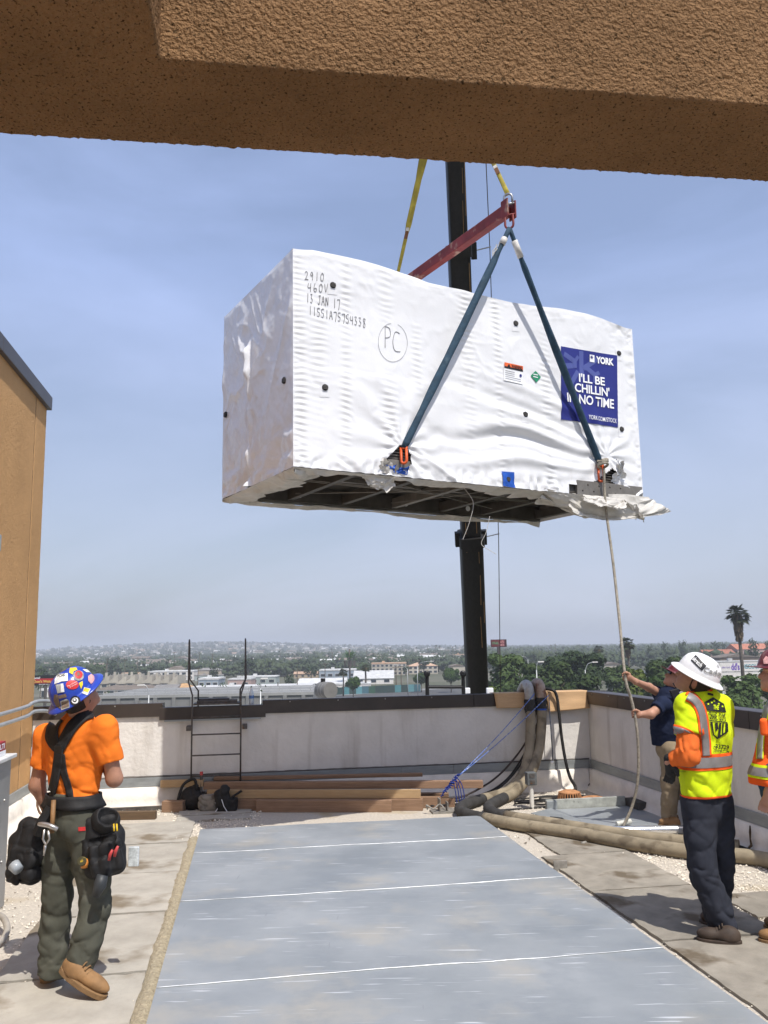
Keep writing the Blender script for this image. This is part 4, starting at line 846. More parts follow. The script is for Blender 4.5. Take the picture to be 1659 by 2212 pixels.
# ================================================================== people (distance fields polygonised with surface nets)
def nrm(v): return Vector(v).normalized()
class SDF:
    def __init__(s, res): s.res = res; s.p = []; s.folds = []; s.cuts = []; s.namp = 0.0; s.nf = 14.0; s.seed = 0; s.ridge = None
    def cap(s, a, b, ra, rb, k=0.03, flat=None, capb=False, sub=False): s.p.append(('c', Vector(a), Vector(b), ra, rb, k, flat, capb, sub)); return s
    def chain(s, pts, rs, k=0.03, flat=None):
        for i in range(len(pts) - 1): s.cap(pts[i], pts[i + 1], rs[i], rs[i + 1], k, flat)
        return s
    def ell(s, c, axes, r, k=0.02, sub=False): s.p.append(('e', Vector(c), [Vector(x) for x in axes], r, k, sub)); return s
    def box(s, c, axes, h, r, k=0.02, sub=False): s.p.append(('b', Vector(c), [nrm(x) for x in axes], h, r, k, sub)); return s
    def fold(s, c, R, axis, lam, amp): s.folds.append((Vector(c), R, nrm(axis), lam, amp)); return s
    def cut(s, p, n): s.cuts.append((Vector(p), nrm(n))); return s      # removes the side the normal points to
    def mesh(s):
        res = s.res; lo = np.full(3, 1e9); hi = -lo; ex = 0.05
        bbs = []
        for q in s.p:
            if q[0] == 'c':
                r = max(q[3], q[4]) + ex; l = np.minimum(q[1], q[2]) - r; h = np.maximum(q[1], q[2]) + r
            else:
                r = (max(q[3]) if q[0] == 'e' else Vector(q[3]).length) + ex; l = np.array(q[1]) - r; h = np.array(q[1]) + r
            bbs.append((l, h))
            if not q[-1]: lo = np.minimum(lo, l); hi = np.maximum(hi, h)
        n = np.ceil((hi - lo) / res).astype(int) + 2; F = np.full(n, 1.0, np.float32)
        ax = [lo[i] + res * np.arange(n[i]) for i in range(3)]
        for q, (l, h) in zip(s.p, bbs):
            i0 = np.clip(((l - lo) / res).astype(int), 0, n); i1 = np.clip(((h - lo) / res).astype(int) + 2, 0, n)
            if (i1 <= i0).any(): continue
            sl = tuple(slice(a, b) for a, b in zip(i0, i1))
            X, Y, Z = np.meshgrid(ax[0][sl[0]], ax[1][sl[1]], ax[2][sl[2]], indexing='ij')
            if q[0] == 'c':
                _, a, b, ra, rb, k, flat, capb, sub = q
                px, py, pz = X - a.x, Y - a.y, Z - a.z; ba = b - a; bb = ba.copy(); f = 1.0
                if flat:
                    fd, f = flat; fd = nrm(fd); c = px * fd.x + py * fd.y + pz * fd.z; g = 1 / f - 1
                    px = px + fd.x * c * g; py = py + fd.y * c * g; pz = pz + fd.z * c * g; bb = ba + fd * ba.dot(fd) * g
                t0 = (px * bb.x + py * bb.y + pz * bb.z) / max(bb.length_squared, 1e-9); t = np.clip(t0, 0, 1)
                d = np.sqrt((px - bb.x * t) ** 2 + (py - bb.y * t) ** 2 + (pz - bb.z * t) ** 2) - (ra + (rb - ra) * t)
                if flat: d = d * (f + 1) / 2
                if capb: d = np.maximum(d, (t0 - 1) * bb.length)
            elif q[0] == 'b':
                _, c, axes, hf, rr, k, sub = q
                v = [np.abs((X - c.x) * a.x + (Y - c.y) * a.y + (Z - c.z) * a.z) - (hf[i] - rr) for i, a in enumerate(axes)]
                d = np.sqrt(sum(np.maximum(w_, 0) ** 2 for w_ in v)) + np.minimum(np.maximum(np.maximum(v[0], v[1]), v[2]), 0) - rr
            else:
                _, c, axes, r, k, sub = q
                v = [(X - c.x) * a.x + (Y - c.y) * a.y + (Z - c.z) * a.z for a in axes]
                e = np.sqrt(sum((v[i] / r[i]) ** 2 for i in range(3))); d = (e - 1) * min(r) * 0.5 + (e - 1) * np.sqrt(sum(v[i] ** 2 for i in range(3))) / (e + 1e-6) * 0.5
            f0 = F[sl]
            if sub:
                hh = np.clip(0.5 - 0.5 * (f0 + d) / k, 0, 1); F[sl] = f0 * (1 - hh) + (-d) * hh + k * hh * (1 - hh)
            else:
                hh = np.clip(0.5 + 0.5 * (f0 - d) / k, 0, 1); F[sl] = f0 * (1 - hh) + d * hh - k * hh * (1 - hh)
        if s.folds or s.namp or s.ridge:
            I = np.nonzero(np.abs(F) < 0.045); P = [ax[i][I[i]] for i in range(3)]; D = np.zeros(len(I[0]))
            nn = vn(P[0] * 9, P[1] * 9, P[2] * 9, s.seed)
            if s.namp: D += s.namp * (fbm(P[0] * s.nf, P[1] * s.nf, P[2] * s.nf * 0.6, s.seed + 1, 3))
            if s.ridge:
                ra_, rf0 = s.ridge; w1 = vn(P[0] * rf0 + P[2] * rf0 * .7, P[1] * rf0 - P[0] * rf0 * .4, P[2] * rf0 * .55, s.seed + 3); w2 = vn(P[0] * rf0 * 1.9 - P[2] * rf0 * 1.2, P[1] * rf0 * 1.9, P[2] * rf0 * 1.3, s.seed + 7)
                D += ra_ * (0.7 - 1.5 * np.sqrt(np.abs(w1) + .002) + 0.4 - .8 * np.sqrt(np.abs(w2) + .002))
            for (c, R, a, lam, amp) in s.folds:
                dx, dy, dz = P[0] - c.x, P[1] - c.y, P[2] - c.z; g = np.exp(-(dx * dx + dy * dy + dz * dz) / (R * R))
                o1 = a.orthogonal().normalized(); o2 = a.cross(o1); sd_ = int((abs(c.x) + abs(c.z)) * 1000) % 997
                u0 = (dx * a.x + dy * a.y + dz * a.z) / lam; u1 = (dx * o1.x + dy * o1.y + dz * o1.z) / (lam * 2.6); u2 = (dx * o2.x + dy * o2.y + dz * o2.z) / (lam * 2.6)
                w_ = vn(u0 + 0.5 * nn, u1, u2, sd_) ; w2 = vn(u0 * 2 + 0.4 * nn, u1 * 1.6, u2 * 1.6, sd_ + 5)
                D += amp * g * (1.1 - 3.2 * np.sqrt(np.abs(w_) + 0.003) * 0.9 + 0.45 * w2)
            F[I] += D.astype(np.float32)
        if s.cuts:
            X, Y, Z = np.meshgrid(*ax, indexing='ij')
            for p, nn_ in s.cuts: F = np.maximum(F, ((X - p.x) * nn_.x + (Y - p.y) * nn_.y + (Z - p.z) * nn_.z).astype(np.float32))
        S_ = F < 0; c8 = np.zeros(np.array(n) - 1, np.int8)
        offs = [(i, j, k) for i in (0, 1) for j in (0, 1) for k in (0, 1)]
        for o in offs: c8 += S_[o[0]:n[0] - 1 + o[0], o[1]:n[1] - 1 + o[1], o[2]:n[2] - 1 + o[2]]
        I = np.argwhere((c8 > 0) & (c8 < 8)); m = len(I); idx = np.full(np.array(n) - 1, -1, np.int64); idx[I[:, 0], I[:, 1], I[:, 2]] = np.arange(m)
        cv = np.stack([F[I[:, 0] + o[0], I[:, 1] + o[1], I[:, 2] + o[2]] for o in offs], 1); acc = np.zeros((m, 3)); cnt = np.zeros(m)
        for a in range(8):
            for b in range(a + 1, 8):
                oa, ob = np.array(offs[a]), np.array(offs[b])
                if np.abs(oa - ob).sum() != 1: continue
                ms = (cv[:, a] < 0) != (cv[:, b] < 0); t = cv[ms, a] / (cv[ms, a] - cv[ms, b]); acc[ms] += oa + t[:, None] * (ob - oa); cnt[ms] += 1
        V = lo + res * (I + acc / cnt[:, None]); faces = []
        for axis in range(3):
            A = np.moveaxis(S_, axis, 0); fl = A[:-1] != A[1:]; fl = np.moveaxis(fl, 0, axis); E = np.argwhere(fl)
            u_, v_ = (axis + 1) % 3, (axis + 2) % 3; E = E[(E[:, u_] > 0) & (E[:, v_] > 0) & (E[:, u_] < n[u_] - 1) & (E[:, v_] < n[v_] - 1)]
            def cell(du, dv):
                q = E.copy(); q[:, u_] -= du; q[:, v_] -= dv; return idx[q[:, 0], q[:, 1], q[:, 2]]
            quad = np.stack([cell(1, 1), cell(0, 1), cell(0, 0), cell(1, 0)], 1); flip = ~S_[E[:, 0], E[:, 1], E[:, 2]]; quad[flip] = quad[flip][:, ::-1]; faces.append(quad)
        Fc = np.concatenate(faces); Fc = Fc[(Fc >= 0).all(1)]
        return V, Fc
    def build(s, name, mt, parent=None, origin=None, **k):
        V, Fc = s.mesh(); og = Vector(origin) if origin is not None else Vector((0, 0, 0)); V = V - np.array(og)
        me = bpy.data.meshes.new(name); me.vertices.add(len(V)); me.vertices.foreach_set('co', V.astype(np.float32).ravel())
        me.loops.add(Fc.size); me.loops.foreach_set('vertex_index', Fc.astype(np.int32).ravel())
        me.polygons.add(len(Fc)); me.polygons.foreach_set('loop_start', np.arange(0, Fc.size, 4, dtype=np.int32)); me.polygons.foreach_set('loop_total', np.full(len(Fc), 4, np.int32))
        me.update(calc_edges=True); me.validate(); me.materials.append(mt)
        return link(name, me, parent, og, True, **k)

def cast_px(tree, x, y, off):
    d = ray(x, y).normalized(); h = tree.ray_cast(CAM, d)
    if h[0] is None: return None
    n_ = h[1] if h[1].dot(d) < 0 else -h[1]
    return h[0] + (n_ * 0.4 - d * 0.6).normalized() * off
def px_patch(tree, name, vs, fs, mt, parent, off=0.006, maxlen=2.5, z0=None):
    vs, fs = subdiv2d(vs, fs, maxlen, 5); hit = [cast_px(tree, x, y, off) for x, y in vs]
    m = MB(); ok = [f for f in fs if all(hit[i] is not None for i in f)]
    if not ok: return None
    m.add([h if h is not None else Vector((0, 0, -50)) for h in hit], ok)
    used = sorted({i for f in ok for i in f}); rem = {o: i for i, o in enumerate(used)}
    m2 = MB(); m2.add([m.v[i] for i in used], [tuple(rem[i] for i in f) for f in ok]); return m2.build(name, mt, parent, smooth=True)
def px_strip(tree, name, path, wd, mt, parent, off=0.007, step=3.0):
    P = smoothpath([Vector((p[0], p[1], 0)) for p in path], 8); L = []; ws = [p[2] if len(p) > 2 else wd for p in path]
    n = len(P); cols = 5; grid = []
    for i, p in enumerate(P):
        d = (P[min(i + 1, n - 1)] - P[max(i - 1, 0)]).normalized(); s_ = Vector((-d.y, d.x, 0)); f = i / (n - 1) * (len(ws) - 1); a = int(min(f, len(ws) - 2)) if len(ws) > 1 else 0
        w_ = ws[a] + (ws[min(a + 1, len(ws) - 1)] - ws[a]) * (f - a)
        grid.append([cast_px(tree, p.x + s_.x * w_ * (j / (cols - 1) - .5), p.y + s_.y * w_ * (j / (cols - 1) - .5), off) for j in range(cols)])
    m = MB(); vs = []; ids = {}
    for i in range(n):
        for j in range(cols):
            if grid[i][j] is not None: ids[(i, j)] = len(vs); vs.append(grid[i][j])
    fs = []
    for i in range(n - 1):
        for j in range(cols - 1):
            q = [(i, j), (i + 1, j), (i + 1, j + 1), (i, j + 1)]
            if all(k in ids for k in q):
                pts = [vs[ids[k]] for k in q]
                if max((pts[a] - pts[b]).length for a in range(4) for b in range(a)) < 0.12: fs.append(tuple(ids[k] for k in q))
    if not fs: return None
    m.add(vs, fs); o = m.build(name, mt, parent, smooth=True)
    so = o.modifiers.new('thickness', 'SOLIDIFY'); so.thickness = 0.004; so.offset = -1; return o
def wrap_band(tree, name, cen, z0, z1, mt, parent, off=0.005, tilt=(0, 0), a0=0, a1=360, n=90, rows=4):
    grid = []
    for i in range(n + 1):
        a = R_(a0 + (a1 - a0) * i / n); dr = Vector((math.cos(a), math.sin(a), 0)); row = []
        for j in range(rows + 1):
            z = z0 + (z1 - z0) * j / rows + tilt[0] * dr.x + tilt[1] * dr.y; o = Vector((cen[0], cen[1], z)) + dr * 0.6; h = tree.ray_cast(o, -dr)
            row.append(h[0] + dr * off if h[0] is not None else None)
        grid.append(row)
    vs = []; ids = {}
    for i in range(n + 1):
        for j in range(rows + 1):
            if grid[i][j] is not None: ids[(i, j)] = len(vs); vs.append(grid[i][j])
    fs = []
    for i in range(n):
        for j in range(rows):
            q = [(i, j), (i + 1, j), (i + 1, j + 1), (i, j + 1)]
            if all(k in ids for k in q) and max((vs[ids[q[a]]] - vs[ids[q[b]]]).length for a in range(4) for b in range(a)) < 0.07: fs.append(tuple(ids[k] for k in q))
    m = MB(); m.add(vs, fs); return m.build(name, mt, parent, smooth=True)

SKIN = mat('skin', (0.36, 0.185, 0.12), rough=0.55, var=0.1, scale=18, spec=0.4, bump=0.06, bscale=120, dist=0.002)
SKIN2 = mat('skin_tan', (0.42, 0.22, 0.145), rough=0.55, var=0.1, scale=18, spec=0.4, bump=0.06, bscale=120, dist=0.002)
HAIR = mat('hair_dark', (0.018, 0.013, 0.010), rough=0.7, var=0.4, scale=60)
def cloth(n, c, **k): return mat(n, c, rough=0.9, var=k.get('var', 0.08), scale=5, bump=0.25, bscale=260, dist=0.0015, spec=0.15, spots=k.get('spots'), bump2=k.get('b2', (9.0, .9, .016)))

def head_prims(s, c, F, U, neck, nr=0.058):
    F = nrm(F); U = nrm(Vector(U) - F * Vector(U).dot(F)); Rr = F.cross(U); A = (Rr, F, U)
    s.ell(c, A, (0.076, 0.096, 0.105), 0.02).ell(c + F * 0.028 - U * 0.062, A, (0.060, 0.074, 0.062), 0.03)
    s.ell(c + F * 0.080 - U * 0.100, A, (0.024, 0.022, 0.020), 0.025)
    s.cap(c + F * 0.092 + U * 0.008, c + F * 0.117 - U * 0.034, 0.009, 0.0145, 0.015)
    s.ell(c + F * 0.085 + U * 0.022, A, (0.052, 0.016, 0.012), 0.02)
    s.ell(c + F * 0.098 - U * 0.064, A, (0.024, 0.010, 0.009), 0.012)
    for q in (-1, 1):
        s.ell(c + F * 0.094 + Rr * q * 0.030 + U * 0.004, A, (0.015, 0.012, 0.009), 0.01, sub=True)
        s.ell(c + Rr * q * 0.078 - F * 0.010 - U * 0.022, [Rr * 0.9 - F * 0.4 * q, F, U], (0.010, 0.022, 0.034), 0.008)
    s.chain([neck, c - U * 0.055 - F * 0.03], [nr + 0.006, nr], 0.04)
    return A
def hand_fist(s, w, axis, palm_dir, up, rad, curl=250, sc=1.0, spread=0.0205):
    """fingers closed round a bar: w = bar centre, axis = bar direction (index finger side), palm_dir = from bar to the palm"""
    ax = nrm(axis); p = nrm(Vector(palm_dir) - ax * Vector(palm_dir).dot(ax)); q = ax.cross(p); R0 = rad + 0.011
    pc = w + p * (R0 + 0.012)
    s.ell(pc, (ax, p, q), (0.043, 0.020, 0.036), 0.02)
    for i in range(4):
        o = ax * (0.031 - i * spread); ln = (1.0, 1.08, 1.0, 0.82)[i]; pts = []
        for t in (0.0, 0.33, 0.66, 1.0):
            a = R_(-20 + curl * t * ln); pts.append(w + o + (p * math.cos(a) + q * math.sin(a)) * R0)
        s.chain(pts, [0.0098, 0.0095, 0.009, 0.008], 0.006)
    pts = [pc + ax * 0.030 - q * 0.02, w + ax * 0.045 - q * R0 * 1.05, w + ax * 0.040 - p * R0 * 0.9 - q * 0.012]
    s.chain(pts, [0.014, 0.0115, 0.0095], 0.008); return pc
def hardhat(name, c, F, U, mt, parent, kind='brim', sc=1.0):
    F = nrm(F); U = nrm(Vector(U) - F * Vector(U).dot(F)); Rr = F.cross(U)
    M_ = Matrix(((Rr.x, F.x, U.x, c.x), (Rr.y, F.y, U.y, c.y), (Rr.z, F.z, U.z, c.z), (0, 0, 0, 1)))
    m = MB(M_); n = 64; prof = []
    for i in range(15):
        a = i / 14 * math.pi / 2; prof.append((math.cos(a) ** 0.82, math.sin(a) ** 0.95))
    vs = []; rx, ry, rz = 0.118 * sc, 0.142 * sc, 0.135 * sc
    rings = []
    if kind == 'brim': rings = [(1.30, -0.15), (1.315, -0.12), (1.28, -0.085), (1.16, -0.02), (1.05, 0.03)]
    else: rings = [(1.06, -0.05), (1.075, -0.02), (1.03, 0.02)]
    for (k, z) in rings:
        for j in range(n):
            a = 2 * math.pi * j / n; x, y = math.cos(a), math.sin(a); kk, zz = k, z
            if kind == 'brim': kk = 1 + (k - 1) * (1.0 if y > 0 else 0.92); kx = kk * 1.06
            else:
                pk = max(0, y) ** 3; kk = k + 0.42 * pk * (1.0 if k > 1.04 else 0.3); zz = z - 0.10 * pk; kx = k + 0.1 * pk
            vs.append((x * rx * kx, y * ry * kk, zz * rz))
    for (k, z) in prof:
        for j in range(n):
            a = 2 * math.pi * j / n; x = math.cos(a) * k; y = math.sin(a) * k; rid = 0
            for x0 in (-0.34, 0.0, 0.34): rid = max(rid, math.exp(-((x - x0) / 0.09) ** 2))
            rid *= max(0, min(1, (z - 0.35) * 3)) * (0.6 + 0.4 * abs(y)); h = 1 + 0.045 * rid
            vs.append((x * rx * (1 + 0.0 * rid), y * ry * h, z * rz * h))
    k = len(rings) + len(prof); fs = [(i * n + j, i * n + (j + 1) % n, (i + 1) * n + (j + 1) % n, (i + 1) * n + j) for i in range(k - 1) for j in range(n)]
    m.add(vs, fs); o = m.build(name, mt, parent, smooth=True); so = o.modifiers.new('thickness', 'SOLIDIFY'); so.thickness = 0.004; so.offset = -1
    return o, M_
def boot(name, heel, toe, ank, mt, smt, parent, ht=0.13, wd=0.043):
    heel, toe = Vector(heel), Vector(toe); d = (toe - heel).normalized(); up = Vector((0, 0, 1)); s_ = d.cross(up).normalized(); u2 = s_.cross(d); A = (s_, d, u2); L = (toe - heel).length
    b = SDF(0.008); b.seed = 3; b.namp = 0.004
    b.ell(heel + d * L * .66 + u2 * .055, A, (wd + .004, L * .36, .040), .03).ell(heel + d * L * .25 + u2 * .055, A, (wd, L * .27, .055), .03)
    b.chain([heel + d * L * .27 + u2 * .05, ank], [.048, .052], .04); b.cut(heel + u2 * 0.026, -u2)
    o = b.build(name, mt, parent)
    so = MB(); n = 22; pr = []
    for i in range(n):
        a = 2 * math.pi * i / n; t = (1 - math.cos(a)) / 2; w_ = (wd + .008) * abs(math.sin(a)) ** .75 * (0.9 + .22 * math.sin(t * 2.6)); pr.append((t * (L + .02) - .01, math.copysign(w_, math.sin(a))))
    vs = [heel + d * x + s_ * y + u2 * z for z in (0.0, 0.032) for x, y in pr]
    so.add(vs, [tuple(range(n - 1, -1, -1)), tuple(range(n, 2 * n))] + [(i, (i + 1) % n, (i + 1) % n + n, i + n) for i in range(n)]); so.build('boot_sole', smt, o, bevel=0.004)
    for k in range(4):
        c = heel + d * L * (.40 + .07 * k) + u2 * (.122 - .014 * k); lc = MB(); lc.tube([c - s_ * .030 - u2 * .012, c - s_ * .012, c + s_ * .012, c + s_ * .030 - u2 * .012], .0045, 6); lc.build('lace', smt, o, smooth=True)
    return o

# ------------------------------------------------------------------ worker in the orange shirt
OR = cloth('tshirt_orange', (0.78, 0.185, 0.022)); OLIVE = cloth('work_pants_olive', (0.075, 0.076, 0.060), var=0.15, spots=((0.11, 0.11, 0.09), 4, .4))
BOOTM = mat('boot_leather', (0.26, 0.145, 0.062), rough=0.75, var=0.2, scale=12, bump=0.2, bscale=40); SOLE = mat('boot_sole', (0.22, 0.13, 0.06), rough=0.85, var=0.2, scale=20)
NYL = mat('nylon_black', (0.008, 0.008, 0.009), rough=0.7, var=0.35, scale=25, bump=0.35, bscale=120, dist=0.003)
p = thing('person', 'worker in orange t-shirt, stickered blue hard hat and loaded tool belt', 'person', G(140, 2140, 0))
P1 = p
hd = nrm((0.42, 0.9, 0)); rt = Vector((hd.y, -hd.x, 0))
pel = at(158, 1752, 5.25); chest = at(163, 1625, 5.29); neckb = at(172, 1552, 5.26); hc = at(168, 1503, 5.235)
Lsh, Rsh = at(101, 1590, 5.36), at(226, 1574, 5.17)
Lel, Rel = at(80, 1697, 5.36), at(247, 1682, 5.20); Lwr, Rwr = at(103, 1752, 5.40), at(222, 1640, 5.42)
Lhip, Rhip = pel - rt * 0.09 - Vector((0, 0, .03)), pel + rt * 0.09 - Vector((0, 0, .03))
Lkn, Rkn = at(124, 1950, 5.30), at(208, 1955, 5.22); Lan, Ran = at(110, 2098, 5.27), at(172, 2092, 5.13)
F1 = nrm((0.50, 0.62, 0.60)); U1 = nrm((-0.40, -0.42, 0.82))
b = SDF(0.008)
b.chain([pel, chest, neckb - Vector((0, 0, .06))], [.11, .12, .09], .06, (hd, .66)); A1 = head_prims(b, hc, F1, U1, neckb - Vector((0, 0, .02)), 0.056)
b.chain([Lsh, Lel], [.047, .044], .03).chain([Lel, Lwr], [.042, .030], .03).chain([Rsh, Rel], [.047, .045], .03).chain([Rel, Rwr], [.044, .030], .03)
for (w_, tw_) in ((Lwr, hd * .4 - Vector((0, 0, 1))), (Rwr, Vector((-.5, .7, .45)))):
    d = nrm(tw_); s_ = d.cross(hd).normalized(); b.cap(w_, w_ + d * .05, .026, .03, .02, (s_, .7))
    for i in range(4):
        o = w_ + d * .08 + d.cross(s_) * (.027 - .018 * i); b.chain([w_ + d * .05 + d.cross(s_) * (.022 - .015 * i), o, o + d * .032 + s_ * .008, o + d * .05 + s_ * .02], [.011, .0095, .009, .008], .008)
    b.chain([w_ + d * .02 + d.cross(s_) * .02, w_ + d * .05 + d.cross(s_) * .05, w_ + d * .08 + d.cross(s_) * .055], [.013, .011, .009], .01)
for h_, k_, a_ in ((Lhip, Lkn, Lan), (Rhip, Rkn, Ran)): b.chain([h_, k_, a_], [.075, .052, .036], .03)
body = b.build('body', SKIN, p)
h = SDF(0.008); h.ell(hc - F1 * 0.012 - U1 * 0.01, A1, (.082, .098, .105), .02); h.cut(hc + F1 * 0.02, F1); h.cut(hc - U1 * 0.085, -U1); h.build('hair', HAIR, p)
s = SDF(0.008); s.namp = .0035; s.seed = 11; s.ridge = (0.006, 8.0)
waist = pel + Vector((0, 0, .10))
s.chain([waist - Vector((0, 0, .03)), at(163, 1660, 5.28), chest, at(166, 1585, 5.27)], [.150, .155, .168, .142], .06, (hd, .68))
s.chain([at(166, 1585, 5.27), neckb + Vector((0, 0, -.012))], [.13, .068], .05, (hd, .7)); s.cap(Lsh, chest, .072, .10, .05).cap(Rsh, chest, .076, .10, .05)
s.cap(Lsh, Lsh.lerp(Lel, .62), .066, .064, .04, None, True); s.cap(Rsh, Rsh.lerp(Rel, .66), .068, .072, .04, None, True)
s.fold(waist + rt * .12, .18, (0.4, 0, 1), .075, .010).fold(waist - rt * .08, .16, (-.3, 0, 1), .06, .009).fold(chest + rt * .16 - Vector((0, 0, .06)), .14, (1, 0, .7), .07, .009).fold(chest - rt * .16, .13, (-1, 0, .6), .07, .008).fold(waist + Vector((0, 0, .04)), .22, (0, 0, 1), .05, .006).fold(Rsh.lerp(Rel, .4), .1, (0.2, 0, 1), .05, .005)
s.cut(waist - Vector((0, 0, .055)), (0, 0, -1)); shirt = s.build('tshirt', OR, p); sb_ = bvh(shirt)
t = SDF(0.008); t.namp = .004; t.seed = 17; t.ridge = (0.013, 6.0)
t.chain([waist, pel - Vector((0, 0, .02))], [.148, .155], .05, (hd, .74)); t.cut(waist + Vector((0, 0, .012)), (0, 0, 1))
t.ell(pel - hd * .06 - rt * .07 - Vector((0, 0, .06)), (rt, hd, Vector((0, 0, 1))), (.085, .08, .10), .04).ell(pel - hd * .06 + rt * .07 - Vector((0, 0, .06)), (rt, hd, Vector((0, 0, 1))), (.085, .08, .10), .04)
t.chain([Lhip, Lhip.lerp(Lkn, .5), Lkn], [.108, .095, .080], .035); t.cap(Lkn, Lan - Vector((0, 0, .02)), .080, .075, .03, None, True)
t.chain([Rhip, Rhip.lerp(Rkn, .5), Rkn], [.108, .095, .082], .035); t.cap(Rkn, Ran + (Ran - Rkn) * .02, .082, .074, .03, None, True)
for kn, an, sg in ((Lkn, Lan, 1), (Rkn, Ran, -1)):
    t.fold(kn, .13, (sg * .5, 0, 1), .06, .010).fold(an + Vector((0, 0, .08)), .12, (.4 * sg, 0, 1), .045, .011).fold(kn + Vector((0, 0, .22)), .14, (.7 * sg, 0, .8), .09, .009).fold(kn.lerp(an, .5), .14, (-.5 * sg, 0, 1), .07, .008)
t.fold(pel - Vector((0, 0, .17)), .13, (0, 0, 1), .06, .009); pants = t.build('work_pants', OLIVE, p); pb_ = bvh(pants)
boot('boot', at(96, 2128, 5.30).xy.to_3d() + Vector((0, 0, .004)), G(128, 2104, 0.004), Lan + Vector((0, 0, .03)), BOOTM, SOLE, p)
boot('boot', at(131, 2098, 5.12), at(224, 2160, 5.06), Ran + Vector((-.01, 0, .02)), BOOTM, SOLE, p)
HATB = mat('hat_blue', (0.018, 0.055, 0.40), rough=0.3, var=0.08, scale=8, coat=0.3)
hat, HM = hardhat('hard_hat', hc + U1 * 0.035 - F1 * 0.005, F1, U1, HATB, p, 'brim', 1.02); hb_ = bvh(hat)
def c8(x, y): return (98.75 + x * .07937, 1426.4 + y * .07937)              # close-up of the blue hat
def blob(cx, cy, rx, ry, n=14, rot=0): return [c8(cx + rx * math.cos(2 * math.pi * i / n + rot), cy + ry * math.sin(2 * math.pi * i / n)) for i in range(n)]
SW = mat('sticker_white', (.72, .72, .71), rough=.5, var=.2, scale=60); SR = mat('sticker_red', (.55, .03, .03), rough=.45, var=.15, scale=40); SK = mat('sticker_black', (.02, .02, .022), rough=.45); SY = mat('sticker_yellow', (.75, .55, .03), rough=.45)
SB = mat('sticker_brown', (.16, .11, .08), rough=.55, var=.6, scale=45, contrast=.9); SP = mat('sticker_pink', (.72, .38, .36), rough=.5, var=.25, scale=50); SG = mat('sticker_grey', (.30, .30, .29), rough=.6, var=.4, scale=50)
def stk(vs, mt, off=0.004, nm='sticker', ln=1.4):
    vs = [q if q[0] < 400 and q[1] > 1400 else q for q in vs]; return px_patch(hb_, nm, vs, [tuple(range(len(vs)))], mt, hat, off, ln)
def poly(*pts): return [c8(*q) for q in pts]
stk(poly((290, 440), (340, 380), (600, 350), (605, 560), (440, 575), (240, 655), (250, 520)), SW); stk(poly((270, 665), (480, 625), (515, 860), (320, 900)), SG); stk(poly((410, 640), (480, 630), (512, 860), (420, 870)), SW, .006)
stk(poly((340, 960), (545, 905), (580, 1000), (370, 1050)), SB); stk(poly((400, 1110), (560, 1045), (640, 1090), (655, 1280), (430, 1360)), SG); stk(poly((430, 1130), (620, 1080), (640, 1250), (450, 1320)), SB, .006)
stk(poly((230, 930), (330, 930), (420, 1330), (290, 1250), (215, 1100)), SB); stk(poly((360, 270), (600, 165), (560, 260), (400, 330)), SB)
stk(blob(725, 665, 175, 128), SR); stk(blob(895, 420, 145, 140), SG); stk(blob(895, 395, 105, 108), SR, .006); stk(poly((850, 340), (900, 330), (930, 400), (860, 440)), SB, .008)
stk(poly((660, 210), (830, 200), (860, 260), (760, 300), (740, 390), (640, 340)), SY); stk(blob(805, 1100, 145, 138), SK); stk(blob(800, 1095, 92, 88), SW, .006); stk(blob(795, 1090, 58, 56), SK, .008); stk(blob(795, 1088, 28, 27), SW, .010)
stk(poly((1045, 730), (1225, 780), (1130, 950), (990, 895)), SW); stk(poly((1060, 745), (1205, 785), (1150, 880), (1015, 830)), SY, .006); stk(poly((1150, 430), (1230, 375), (1310, 420), (1325, 560), (1230, 645), (1155, 560)), SP)
stk(poly((1000, 250), (1220, 255), (1250, 335), (1100, 325)), SW); stk(poly((900, 620), (1000, 560), (1010, 660), (960, 780)), SY)
vs, fs = fit_text('PCAK', 0, 0, 1, 1, bold=.02); px_patch(hb_, 'lettering', [c8(330 + 205 * q[0], 478 - 85 * q[1] - 40 * q[0]) for q in vs], fs, SK, hat, .006, 1.5)
for k, (tx, x0, y0, x1, y1) in enumerate((('The Union', 580, 735, 850, 590), ('Local', 660, 745, 850, 650))):
    vs, fs = fit_text(tx, 0, 0, 1, 1); px_patch(hb_, 'lettering', [c8(x0 + (x1 - x0) * q[0], y0 + (y1 - y0) * q[0] - 38 * q[1]) for q in vs], fs, SW, hat, .0055, 1.5)
# suspenders and belt
sus = thing('tool_belt', '', '', pel); sus.parent = p; sus.matrix_parent_inverse = wmat(p).inverted()
for k_ in ('label', 'category'):
    if k_ in sus: del sus[k_]
def c1(x, y): return (x * .23148, 1481.2 + y * .23148)                     # close-up of the orange back
allb = BVHTree.FromPolygons([wmat(o) @ v.co for o in (shirt,) for v in o.data.vertices], [tuple(q.vertices) for q in shirt.data.polygons])
def strap(pts, w_, off=.010): return px_strip(allb, 'strap', [(*c1(q[0], q[1]), q[2] * .23148) for q in pts], 0, NYL, sus, off)
strap([(880, 265, 90), (790, 285, 95), (690, 370, 105), (620, 480, 100), (565, 590, 85)], 0, .012); strap([(560, 300, 90), (505, 370, 110), (490, 470, 120), (515, 540, 110), (560, 600, 85)], 0, .012)
strap([(560, 590, 80), (545, 720, 78), (515, 900, 75), (470, 1080, 70)], 0, .013); strap([(585, 640, 50), (600, 800, 62), (635, 920, 66), (665, 1060, 60)], 0, .012)
m = MB(); c = cast_px(allb, *c1(556, 598), .016); m.obox(c, rt * .03, hd * .008, Vector((0, 0, .022))); m.build('buckle', BLACK, sus, bevel=.004)
